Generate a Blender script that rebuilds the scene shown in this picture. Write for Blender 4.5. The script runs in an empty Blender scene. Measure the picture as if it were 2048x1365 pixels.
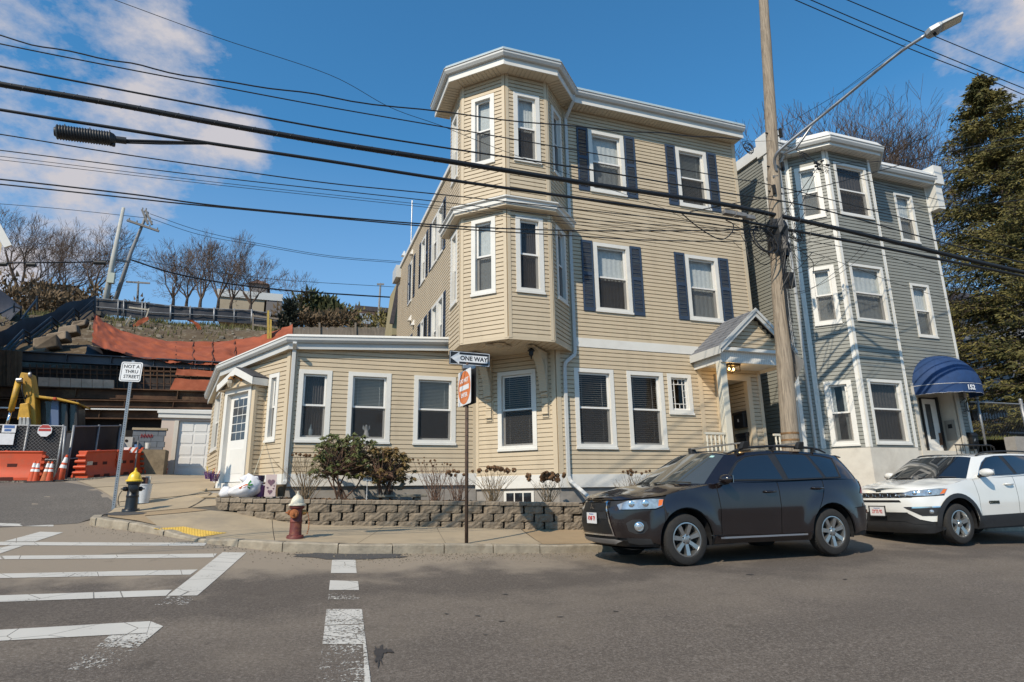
import bpy, bmesh, math, random
from math import sin, cos, pi, radians, sqrt, atan2
from mathutils import Vector, Matrix, noise
from mathutils.geometry import delaunay_2d_cdt
random.seed(7)
sc = bpy.context.scene
COL = sc.collection
# camera
FPX, YAW, PITCH, ROLL, EYE = 1240.0, radians(19.77), radians(14.01), radians(-0.889), 1.6
_fw = Vector((sin(YAW)*cos(PITCH), cos(YAW)*cos(PITCH), sin(PITCH)))
_rt = Vector((cos(YAW), -sin(YAW), 0.0))
_up = _rt.cross(_fw)
RT = _rt*cos(ROLL) + _up*sin(ROLL)
UP = -_rt*sin(ROLL) + _up*cos(ROLL)
FW = _fw
cam = bpy.data.cameras.new('camera'); cam_o = bpy.data.objects.new('camera', cam); COL.objects.link(cam_o)
cam.sensor_width = 36.0; cam.lens = FPX/2048*36.0; cam.clip_end = 2000; cam.clip_start = 0.05
cam_o.matrix_world = Matrix(((RT.x, UP.x, -FW.x, 0), (RT.y, UP.y, -FW.y, 0), (RT.z, UP.z, -FW.z, EYE), (0, 0, 0, 1)))
sc.camera = cam_o
sc.render.resolution_x = 1024; sc.render.resolution_y = 682
# light and exposure
SUN_AZ, SUN_EL = radians(230), radians(41)
SUNV = Vector((sin(SUN_AZ)*cos(SUN_EL), cos(SUN_AZ)*cos(SUN_EL), sin(SUN_EL)))
sun = bpy.data.lights.new('sun', 'SUN'); sun.energy = 4.9; sun.angle = radians(0.55); sun.color = (1.0, 0.89, 0.73)
sun_o = bpy.data.objects.new('sun', sun); COL.objects.link(sun_o)
sun_o.rotation_euler = (-SUNV).to_track_quat('-Z', 'Y').to_euler()
sc.view_settings.view_transform = 'Standard'; sc.view_settings.look = 'None'
sc.view_settings.exposure = 0.0; sc.view_settings.gamma = 1.0; sc.view_settings.use_curve_mapping = False
world = bpy.data.worlds.new('World'); sc.world = world; world.use_nodes = True
def build_world():
 nt = world.node_tree; nt.nodes.clear(); N = nt.nodes.new; L = nt.links.new
 out = N('ShaderNodeOutputWorld'); bg = N('ShaderNodeBackground'); bg.inputs[1].default_value = 0.115
 sky = N('ShaderNodeTexSky'); sky.sky_type = 'NISHITA'; sky.sun_disc = False
 sky.sun_elevation = SUN_EL; sky.sun_rotation = SUN_AZ
 sky.air_density = 1.0; sky.dust_density = 0.25; sky.ozone_density = 3.0
 tint = N('ShaderNodeMix'); tint.data_type = 'RGBA'; tint.blend_type = 'MULTIPLY'; tint.inputs[0].default_value = 1.0
 tint.inputs[7].default_value = SKY_TINT
 L(sky.outputs[0], tint.inputs[6])
 tc = N('ShaderNodeTexCoord')
 sep = N('ShaderNodeSeparateXYZ'); L(tc.outputs['Generated'], sep.inputs[0])
 zc = N('ShaderNodeMath'); zc.operation = 'MAXIMUM'; L(sep.outputs[2], zc.inputs[0]); zc.inputs[1].default_value = 0.0
 za = N('ShaderNodeMath'); za.operation = 'ADD'; L(zc.outputs[0], za.inputs[0]); za.inputs[1].default_value = 0.55
 dx = N('ShaderNodeMath'); dx.operation = 'DIVIDE'; L(sep.outputs[0], dx.inputs[0]); L(za.outputs[0], dx.inputs[1])
 dy = N('ShaderNodeMath'); dy.operation = 'DIVIDE'; L(sep.outputs[1], dy.inputs[0]); L(za.outputs[0], dy.inputs[1])
 cmb = N('ShaderNodeCombineXYZ'); L(dx.outputs[0], cmb.inputs[0]); L(dy.outputs[0], cmb.inputs[1]);
 L(zc.outputs[0], cmb.inputs[2])
 mp = N('ShaderNodeMapping'); L(cmb.outputs[0], mp.inputs[0]); mp.inputs['Location'].default_value = CLOUD_OFF
 n1 = N('ShaderNodeTexNoise'); n1.inputs['Scale'].default_value = 5.2; n1.inputs['Detail'].default_value = 9; n1.inputs['Roughness'].default_value = 0.62
 L(mp.outputs[0], n1.inputs[0])
 last = None
 for (dv, ro, ri) in CLOUD_BANKS:
  d_ = Vector(dv).normalized(); dp = N('ShaderNodeVectorMath'); dp.operation = 'DOT_PRODUCT'; L(tc.outputs['Generated'], dp.inputs[0]); dp.inputs[1].default_value = d_
  m_ = N('ShaderNodeMapRange'); m_.interpolation_type = 'SMOOTHSTEP'; L(dp.outputs['Value'], m_.inputs[0]); m_.inputs[1].default_value = cos(radians(ro)); m_.inputs[2].default_value = cos(radians(ri))
  if last is None: last = m_.outputs[0]
  else: x_ = N('ShaderNodeMath'); x_.operation = 'MAXIMUM'; L(last, x_.inputs[0]); L(m_.outputs[0], x_.inputs[1]); last = x_.outputs[0]
 a = N('ShaderNodeMath'); a.operation = 'MULTIPLY_ADD'; L(last, a.inputs[0]); a.inputs[1].default_value = .31; a.inputs[2].default_value = -.29
 s = N('ShaderNodeMath'); s.operation = 'ADD'; L(n1.outputs[0], s.inputs[0]); L(a.outputs[0], s.inputs[1])
 ramp = N('ShaderNodeValToRGB'); L(s.outputs[0], ramp.inputs[0])
 ramp.color_ramp.elements[0].position = CLOUD_LO; ramp.color_ramp.elements[1].position = CLOUD_HI
 hz = N('ShaderNodeMapRange'); L(zc.outputs[0], hz.inputs[0]); hz.inputs[1].default_value = 0.0; hz.inputs[2].default_value = 0.52
 hz.inputs[3].default_value = 0.80; hz.inputs[4].default_value = 0.0
 mh = N('ShaderNodeMix'); mh.data_type = 'RGBA'; L(hz.outputs[0], mh.inputs[0]); L(tint.outputs[2], mh.inputs[6]); mh.inputs[7].default_value = (3.5, 4.5, 6.3, 1)
 mx = N('ShaderNodeMix'); mx.data_type = 'RGBA'; L(ramp.outputs[0], mx.inputs[0]); L(mh.outputs[2], mx.inputs[6]); mx.inputs[7].default_value = (5.2, 5.05, 5.4, 1)
 L(mx.outputs[2], bg.inputs[0]); L(bg.outputs[0], out.inputs[0])
SKY_TINT = (0.60, 1.36, 1.60, 1); CLOUD_OFF = (3.3, 1.2, 0.0); CLOUD_LO = 0.44; CLOUD_HI = 0.60
def _pd(x, y): return tuple(RT*((x-1024)/FPX) - UP*((y-682.5)/FPX) + FW)
def _ae(az, el): return (sin(radians(az))*cos(radians(el)), cos(radians(az))*cos(radians(el)), sin(radians(el)))
CLOUD_BANKS = [(_pd(20, 120), 17, 6), (_pd(310, 245), 11, 4), (_pd(-200, 300), 18, 8), (_pd(2110, 30), 10, 4), (_ae(95, 22), 16, 6), (_ae(150, 38), 18, 6), (_ae(215, 30), 14, 5), (_ae(285, 24), 20, 8)]
build_world()
# measuring helpers: a picture ray met with a real plane
def ray(x, y): return RT*((x-1024)/FPX) - UP*((y-682.5)/FPX) + FW
def onY(x, y, Y): r = ray(x, y); return r*(Y/r.y) + Vector((0, 0, EYE))
def onX(x, y, X): r = ray(x, y); return r*(X/r.x) + Vector((0, 0, EYE))
def onL(x, y, A, B):
 n = Vector((-(B[1]-A[1]), B[0]-A[0])); r = ray(x, y)
 t = (A[0]*n.x + A[1]*n.y)/(r.x*n.x + r.y*n.y); return r*t + Vector((0, 0, EYE))
# terrain
GP = [(0,0,0),(5,0,-.05),(-5,0,.1),(12,0,0),(25,0,.1),(-20,0,.3),(.5,3,.22),(.6,6.5,.49),(.9,9.5,.74),(5.4,7.8,.60),(8.0,7.8,.60),(4.9,9.9,.65),
      (11.2,8.1,.60),(15.8,10,.64),(30,10,.8),(2.5,9.9,.74),(.96,9.9,.80),(-.02,10.2,.86),(-1.04,11,.96),(-2.05,12,1.10),(-3.1,12.8,1.22),(-4.4,13,1.26),
      (5.4,11.7,.81),(3,12,.92),(.46,12.3,1.02),(-1.1,13.3,1.33),(-2.67,13.6,1.31),(-3.1,14.2,1.38),(-1.8,17,2.0),(-3.6,26,2.52),(-2.4,24,2.36),(-9,20.5,2.17),
      (-6.2,20,2.13),(-7.7,22,2.3),(-12,22,2.4),(-5.65,21.5,2.26),(-4.8,24.2,2.5),(-20,12,1.5),(9,11.5,.85),(14,11.5,.9),(20,12,1.0),(5,25,2.3),(12,25,2.3),(25,25,2.6),(-20,28,3),(0,40,3),(20,40,3.5),(-20,40,3.2),(0,-15,-.8),(20,-15,-.6),(-20,-15,-.4)]
def solve_tps(P):
 n = len(P); M = n+3
 def U(r2): return 0.0 if r2 < 1e-12 else r2*math.log(r2)
 A = [[0.0]*(M+1) for _ in range(M)]
 for i in range(n):
  for j in range(n): A[i][j] = U((P[i][0]-P[j][0])**2+(P[i][1]-P[j][1])**2)
  A[i][i] += 0.6
  A[i][n] = 1; A[i][n+1] = P[i][0]; A[i][n+2] = P[i][1]
  A[n][i] = 1; A[n+1][i] = P[i][0]; A[n+2][i] = P[i][1]; A[i][M] = P[i][2]
 for c in range(M):
  p = max(range(c, M), key=lambda r: abs(A[r][c])); A[c], A[p] = A[p], A[c]
  pv = A[c][c]
  for r in range(c+1, M):
   f = A[r][c]/pv
   if f:
    Ar, Ac = A[r], A[c]
    for k in range(c, M+1): Ar[k] -= f*Ac[k]
 w = [0.0]*M
 for r in range(M-1, -1, -1): w[r] = (A[r][M]-sum(A[r][k]*w[k] for k in range(r+1, M)))/A[r][r]
 return w
_W = solve_tps(GP); _N = len(GP)
def gz(x, y):
 cx = min(max(x, -26), 40); cy = min(max(y, -15), 42)
 s = _W[_N] + _W[_N+1]*cx + _W[_N+2]*cy
 for i in range(_N):
  r2 = (cx-GP[i][0])**2+(cy-GP[i][1])**2
  if r2 > 1e-12: s += _W[i]*r2*math.log(r2)
 return s
def onG(x, y, dz=0.0):
 r = ray(x, y); lo, hi = 1.0, 60.0; t = lo
 f = lambda t: EYE + r.z*t - gz(r.x*t, r.y*t) - dz
 p = lo
 while t < 60 and f(t) > 0: p = t; t += 0.25
 lo, hi = p, t
 for _ in range(30):
  m = (lo+hi)/2
  if f(m) > 0: lo = m
  else: hi = m
 return Vector((r.x*lo, r.y*lo, EYE+r.z*lo))
# mesh builder
class MB:
 def __init__(s): s.v = []; s.f = []; s.m = []
 def quad(s, a, b, c, d, m=0):
  n = len(s.v); s.v += [Vector(a), Vector(b), Vector(c), Vector(d)]; s.f.append((n, n+1, n+2, n+3)); s.m.append(m)
 def tri(s, a, b, c, m=0):
  n = len(s.v); s.v += [Vector(a), Vector(b), Vector(c)]; s.f.append((n, n+1, n+2)); s.m.append(m)
 def poly(s, pts, m=0):
  n = len(s.v); s.v += [Vector(p) for p in pts]; s.f.append(tuple(range(n, n+len(pts)))); s.m.append(m)
 def hexa(s, c, m=0):                        # 8 corners: bottom 4 ccw, top 4 ccw
  n = len(s.v); s.v += [Vector(p) for p in c]
  for f in ((0,3,2,1),(4,5,6,7),(0,1,5,4),(1,2,6,5),(2,3,7,6),(3,0,4,7)): s.f.append(tuple(n+i for i in f)); s.m.append(m)
  return s
 def box(s, x0, x1, y0, y1, z0, z1, m=0):
  return s.hexa([(x0,y0,z0),(x1,y0,z0),(x1,y1,z0),(x0,y1,z0),(x0,y0,z1),(x1,y0,z1),(x1,y1,z1),(x0,y1,z1)], m)
 def beam(s, a, b, w, h, up=(0,0,1), m=0):   # bar with a rectangular section
  a = Vector(a); b = Vector(b); d = (b-a).normalized(); u = Vector(up)
  if abs(d.dot(u)) > 0.98: u = Vector((1,0,0))
  r = d.cross(u).normalized(); u = r.cross(d)
  o = [(-r*w-u*h)/2, (r*w-u*h)/2, (r*w+u*h)/2, (-r*w+u*h)/2]
  return s.hexa([a+o[0], a+o[1], b+o[1], b+o[0], a+o[3], a+o[2], b+o[2], b+o[3]], m)
 def tube(s, pts, rad, n=8, m=0, cap=True):
  pts = [Vector(p) for p in pts]; R = rad if isinstance(rad, (list, tuple)) else [rad]*len(pts)
  base = len(s.v); u = None
  for i, p in enumerate(pts):
   d = (pts[min(i+1, len(pts)-1)]-pts[max(i-1, 0)])
   if d.length < 1e-9: d = Vector((0,0,1))
   d.normalize()
   if u is None:
    u = d.cross(Vector((0,0,1)) if abs(d.z) < .9 else Vector((1,0,0))).normalized()
   u = (u - d*u.dot(d)); u = u.normalized() if u.length > 1e-6 else d.orthogonal().normalized()
   w = d.cross(u)
   for k in range(n):
    a = 2*pi*k/n; s.v.append(p + (u*cos(a)+w*sin(a))*R[i])
  for i in range(len(pts)-1):
   for k in range(n):
    a = base+i*n+k; b = base+i*n+(k+1) % n
    s.f.append((a, b, b+n, a+n)); s.m.append(m)
  if cap and n > 2:
   s.f.append(tuple(base+k for k in range(n-1, -1, -1))); s.m.append(m)
   s.f.append(tuple(base+(len(pts)-1)*n+k for k in range(n))); s.m.append(m)
  return s
 def lathe(s, prof, n=24, c=(0,0,0), ax=(0,0,1), m=0, sx=1.0, fn=None):   # prof: (radius, height)
  c = Vector(c); ax = Vector(ax).normalized(); u = ax.orthogonal().normalized() if abs(ax.z) < .99 else Vector((1,0,0)); w = ax.cross(u)
  base = len(s.v)
  for r, h in prof:
   for k in range(n):
    a = 2*pi*k/n; rr = r*(fn(a, h) if fn else 1)
    s.v.append(c + (u*cos(a)+w*sin(a)*sx)*rr + ax*h)
  for i in range(len(prof)-1):
   for k in range(n):
    a = base+i*n+k; b = base+i*n+(k+1) % n
    s.f.append((a, b, b+n, a+n)); s.m.append(m)
  return s
 def prism(s, pts, d, m=0):                  # polygon pts pushed along d
  n = len(s.v); k = len(pts); d = Vector(d)
  s.v += [Vector(p) for p in pts] + [Vector(p)+d for p in pts]
  s.f.append(tuple(range(n+k-1, n-1, -1))); s.m.append(m)
  s.f.append(tuple(range(n+k, n+2*k))); s.m.append(m)
  for i in range(k):
   j = (i+1) % k; s.f.append((n+i, n+j, n+k+j, n+k+i)); s.m.append(m)
  return s
 def build(s, name, mats, parent=None, smooth=False, kind=None, loc=None, bevel=0, fix=True, weld=False, auto=None):
  if not isinstance(mats, (list, tuple)): mats = [mats]
  off = OFF.get(parent.name, Vector((0,0,0))) if parent else Vector((0,0,0))
  if loc is not None and parent is None: off = Vector(loc)
  me = bpy.data.meshes.new(name)
  me.from_pydata([tuple(v-off) for v in s.v], [], s.f)
  for mt in mats: me.materials.append(mt)
  if len(mats) > 1: me.polygons.foreach_set('material_index', s.m)
  if fix or weld:
   bm = bmesh.new(); bm.from_mesh(me)
   if weld: bmesh.ops.remove_doubles(bm, verts=bm.verts, dist=1e-4)
   if fix: bmesh.ops.recalc_face_normals(bm, faces=bm.faces)
   bm.to_mesh(me); bm.free()
  if smooth: me.polygons.foreach_set('use_smooth', [True]*len(me.polygons))
  if auto is not None:
   me.polygons.foreach_set('use_smooth', [True]*len(me.polygons)); me.set_sharp_from_angle(angle=radians(auto))
  o = bpy.data.objects.new(name, me); COL.objects.link(o)
  if parent: o.parent = parent
  elif loc is not None: o.location = loc
  OFF[o.name] = off
  if bevel:
   b = o.modifiers.new('bevel', 'BEVEL'); b.width = bevel; b.segments = 2; b.limit_method = 'ANGLE'
  if kind: o['kind'] = kind
  return o
OFF = {}
def tag(o, label=None, cat=None, group=None, kind=None):
 if label: o['label'] = label
 if cat: o['category'] = cat
 if group: o['group'] = group
 if kind: o['kind'] = kind
 return o
def thing(name, label, cat, loc=(0,0,0), group=None, rz=0):
 o = bpy.data.objects.new(name, None); COL.objects.link(o); o.location = loc; o.rotation_euler = (0,0,rz); o.empty_display_size = .2
 OFF[o.name] = Vector(loc) if not rz else Vector((0,0,0))
 return tag(o, label, cat, group)
def copy_tree(o, loc=None, rot=None, parent=None, label=None, scale=None):
 c = o.copy(); COL.objects.link(c)
 if parent: c.parent = parent
 if loc is not None: c.location = loc
 if rot is not None: c.rotation_euler = rot
 if scale is not None: c.scale = scale
 if label: c['label'] = label
 for ch in list(o.children): copy_tree(ch, parent=c)
 return c
def shared(name, me, loc, parent=None, rot=(0,0,0), scale=(1,1,1)):
 o = bpy.data.objects.new(name, me); COL.objects.link(o)
 off = OFF.get(parent.name, Vector((0,0,0))) if parent else Vector((0,0,0))
 o.location = Vector(loc)-off; o.rotation_euler = rot; o.scale = scale
 if parent: o.parent = parent
 return o
# materials
_MC = {}
def mat(name, col, rough=0.6, metal=0.0, var=0.0, scale=8.0, bump=0.0, bscale=60.0, col2=None, spec=0.5, coat=0.0, dirt=None, dirt_amt=0.0, dscale=3.0, stretch=None, emis=None, detail=6.0, alpha=None, flake=0.0):
 if name in _MC: return _MC[name]
 m = bpy.data.materials.new(name); m.use_nodes = True; nt = m.node_tree; N = nt.nodes.new; L = nt.links.new
 b = nt.nodes['Principled BSDF']; b.inputs['Roughness'].default_value = rough; b.inputs['Metallic'].default_value = metal
 b.inputs['Specular IOR Level'].default_value = spec; b.inputs['Coat Weight'].default_value = coat; b.inputs['Coat Roughness'].default_value = .04
 c = (*col, 1); b.inputs['Base Color'].default_value = c
 if emis: b.inputs['Emission Color'].default_value = (*emis[0], 1); b.inputs['Emission Strength'].default_value = emis[1]
 src = None
 if var or bump or dirt or col2:
  g = N('ShaderNodeNewGeometry'); vec = g.outputs['Position']
  if stretch:
   mp = N('ShaderNodeMapping'); mp.inputs['Scale'].default_value = stretch; L(vec, mp.inputs[0]); vec = mp.outputs[0]
 if var or col2:
  n = N('ShaderNodeTexNoise'); n.inputs['Scale'].default_value = scale; n.inputs['Detail'].default_value = detail; n.inputs['Roughness'].default_value = .6; L(vec, n.inputs[0])
  mr = N('ShaderNodeMapRange'); L(n.outputs[0], mr.inputs[0]); mr.inputs[1].default_value = .3; mr.inputs[2].default_value = .7
  mx = N('ShaderNodeMix'); mx.data_type = 'RGBA'; L(mr.outputs[0], mx.inputs[0])
  c2 = col2 if col2 else tuple(min(1, k*(1+var)) for k in col)
  c1 = col if col2 else tuple(k*(1-var) for k in col)
  mx.inputs[6].default_value = (*c1, 1); mx.inputs[7].default_value = (*c2, 1); src = mx.outputs[2]
 if dirt:
  n = N('ShaderNodeTexNoise'); n.inputs['Scale'].default_value = dscale; n.inputs['Detail'].default_value = 8; n.inputs['Roughness'].default_value = .7; L(vec, n.inputs[0])
  mr = N('ShaderNodeMapRange'); L(n.outputs[0], mr.inputs[0]); mr.inputs[1].default_value = .52; mr.inputs[2].default_value = .68; mr.inputs[4].default_value = dirt_amt
  mx = N('ShaderNodeMix'); mx.data_type = 'RGBA'; L(mr.outputs[0], mx.inputs[0])
  if src: L(src, mx.inputs[6])
  else: mx.inputs[6].default_value = c
  mx.inputs[7].default_value = (*dirt, 1); src = mx.outputs[2]
 if src: L(src, b.inputs['Base Color'])
 if bump:
  n = N('ShaderNodeTexNoise'); n.inputs['Scale'].default_value = bscale; n.inputs['Detail'].default_value = 5; L(vec, n.inputs[0])
  bp = N('ShaderNodeBump'); bp.inputs['Strength'].default_value = bump; bp.inputs['Distance'].default_value = .01; L(n.outputs[0], bp.inputs['Height']); L(bp.outputs[0], b.inputs['Normal'])
 if alpha is not None: b.inputs['Alpha'].default_value = alpha
 _MC[name] = m; return m
def glass_mat(name, tint=(.80,.83,.84), ior=1.42, rough=0.02):
 m = bpy.data.materials.new(name); m.use_nodes = True; nt = m.node_tree; nt.nodes.clear(); N = nt.nodes.new; L = nt.links.new
 out = N('ShaderNodeOutputMaterial'); mx = N('ShaderNodeMixShader'); t = N('ShaderNodeBsdfTransparent'); t.inputs[0].default_value = (*tint, 1)
 gl = N('ShaderNodeBsdfGlossy'); gl.inputs['Roughness'].default_value = rough; gl.inputs[0].default_value = (1,1,1,1)
 g = N('ShaderNodeNewGeometry'); n = N('ShaderNodeTexNoise'); n.inputs['Scale'].default_value = 1.3; n.inputs['Detail'].default_value = 1; L(g.outputs['Position'], n.inputs[0])
 bp = N('ShaderNodeBump'); bp.inputs['Strength'].default_value = .25; bp.inputs['Distance'].default_value = .02; L(n.outputs[0], bp.inputs['Height']); L(bp.outputs[0], gl.inputs['Normal'])
 f0 = ((ior-1)/(ior+1))**2
 dt = N('ShaderNodeVectorMath'); dt.operation = 'DOT_PRODUCT'; L(g.outputs['Incoming'], dt.inputs[0]); L(g.outputs['Normal'], dt.inputs[1])
 def mth(op, a_, b_=None):
  x = N('ShaderNodeMath'); x.operation = op
  for i, v in ((0, a_), (1, b_)):
   if v is None: continue
   if isinstance(v, (int, float)): x.inputs[i].default_value = v
   else: L(v, x.inputs[i])
  return x
 ab = mth('ABSOLUTE', dt.outputs['Value']); om = mth('SUBTRACT', 1.0, ab.outputs[0]); p5 = mth('POWER', om.outputs[0], 5.0)
 fr = mth('ADD', mth('MULTIPLY', p5.outputs[0], 1-f0).outputs[0], f0)
 L(fr.outputs[0], mx.inputs[0]); L(t.outputs[0], mx.inputs[1]); L(gl.outputs[0], mx.inputs[2]); L(mx.outputs[0], out.inputs[0])
 _MC[name] = m; return m
def add_ao_grime(m, *a): return m
SIDING = (.505,.412,.285)
M = dict(
 siding=mat('tan_vinyl', SIDING, .55, var=.045, scale=1.3, bump=.04, bscale=35, dirt=(.34,.27,.18), dirt_amt=.32, dscale=1.4, stretch=(1.6,1.6,.3)),
 sidingt=mat('tan_vinyl_trim', (.525,.43,.30), .5, var=.04, scale=2.0, dirt=(.42,.34,.22), dirt_amt=.25, dscale=2),
 soffit=mat('beige_soffit', (.58,.50,.38), .55, var=.04, scale=3),
 white=mat('white_trim', (.66,.64,.59), .45, var=.035, scale=3, dirt=(.50,.48,.44), dirt_amt=.3, dscale=2.5),
 whitev=mat('white_vinyl_sash', (.70,.68,.64), .35, var=.02, scale=5),
 gutter=mat('white_gutter', (.50,.50,.48), .4, var=.05, scale=2, dirt=(.45,.44,.41), dirt_amt=.35, dscale=4),
 shutter=mat('navy_shutter', (.032,.050,.085), .5, var=.12, scale=6),
 gsiding=mat('grey_vinyl', (.235,.235,.205), .55, var=.05, scale=1.5, dirt=(.165,.16,.14), dirt_amt=.35, dscale=1.2, stretch=(1,1,.35)),
 stucco=mat('beige_stucco', (.56,.52,.45), .85, var=.07, scale=4, bump=.25, bscale=90, dirt=(.36,.31,.25), dirt_amt=.35, dscale=1.6),
 found=mat('grey_foundation', (.27,.25,.225), .9, var=.12, scale=5, bump=.3, bscale=60, dirt=(.16,.14,.12), dirt_amt=.5, dscale=2),
 dark=mat('dark_interior', (.022,.019,.018), .9, var=.3, scale=3),
 blind=mat('cream_blind', (.62,.60,.55), .5, var=.04, scale=9),
 shade=mat('grey_curtain', (.60,.60,.58), .9, var=.10, scale=14, bump=.2, bscale=70),
 dcurtain=mat('dark_curtain', (.075,.062,.055), .95, var=.35, scale=25),
 roofing=mat('black_roofing', (.06,.06,.062), .9, var=.2, scale=8, bump=.3),
 shingle=mat('grey_shingle', (.135,.14,.155), .9, var=.28, scale=7, bump=.4, bscale=120),
 block=mat('tan_split_block', (.20,.158,.112), .95, var=.28, scale=7, bump=.9, bscale=38, dirt=(.12,.095,.07), dirt_amt=.5, dscale=3),
 blockcap=mat('tan_cap_block', (.235,.19,.14), .95, var=.2, scale=9, bump=.5, bscale=70, dirt=(.14,.12,.09), dirt_amt=.4, dscale=4),
 steel=mat('galvanised_steel', (.33,.34,.35), .42, .75, var=.15, scale=6),
 rustpost=mat('brown_rusted_post', (.075,.045,.03), .75, .1, var=.35, scale=9, bump=.3, bscale=120),
 blackpl=mat('black_rubber', (.012,.012,.012), .6, var=.2, scale=10),
 wire=mat('black_cable', (.010,.010,.011), .55),
 wood=mat('weathered_pole_wood', (.28,.225,.165), .9, var=.38, scale=6, bump=.7, bscale=30, stretch=(6,6,.28), dirt=(.10,.07,.05), dirt_amt=.75, dscale=4),
 bark=mat('grey_brown_bark', (.085,.062,.048), .95, var=.35, scale=8, bump=.6),
 twig=mat('brown_twigs', (.115,.078,.056), .95, var=.3, scale=6),
 orange=mat('orange_plastic', (.52,.062,.012), .6, var=.12, scale=3, dirt=(.33,.09,.04), dirt_amt=.5, dscale=4, bump=.08, bscale=20),
 refl=mat('reflective_white', (.75,.74,.72), .5, var=.05, scale=8),
 chrome=mat('chrome', (.75,.75,.76), .12, 1.0),
)
GLASS = glass_mat('window_glass')
def screen_mat():
 m = bpy.data.materials.new('insect_screen'); m.use_nodes = True; nt = m.node_tree; b = nt.nodes['Principled BSDF']; b.inputs['Base Color'].default_value = (.035,.033,.033,1); b.inputs['Roughness'].default_value = .8
 t = nt.nodes.new('ShaderNodeBsdfTransparent'); x = nt.nodes.new('ShaderNodeMixShader'); x.inputs[0].default_value = .50; nt.links.new(t.outputs[0], x.inputs[1]); nt.links.new(b.outputs[0], x.inputs[2]); nt.links.new(x.outputs[0], nt.nodes['Material Output'].inputs[0]); return m
SCREEN = screen_mat()
def text_obj(body, size, mtl, name, parent=None, loc=(0,0,0), right=(1,0,0), up=(0,0,1), align='CENTER', depth=.0012, sx=1.0, bold=0.0):
 cu = bpy.data.curves.new(name, 'FONT'); cu.body = body; cu.size = size; cu.align_x = align; cu.align_y = 'CENTER'; cu.extrude = depth; cu.offset = bold; cu.resolution_u = 3
 t = bpy.data.objects.new(name, cu); COL.objects.link(t)
 bpy.context.view_layer.update()
 me = bpy.data.meshes.new_from_object(t); bpy.data.objects.remove(t)
 me.materials.clear(); me.materials.append(mtl)
 r = Vector(right).normalized(); u = Vector(up).normalized(); n = r.cross(u)
 off = OFF.get(parent.name, Vector((0,0,0))) if parent else Vector((0,0,0)); L = Vector(loc)
 for v in me.vertices:
  c = v.co.copy(); v.co = L + r*c.x*sx + u*c.y + n*c.z - off
 o = bpy.data.objects.new(name, me); COL.objects.link(o); OFF[o.name] = off
 if parent: o.parent = parent
 return o
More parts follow.
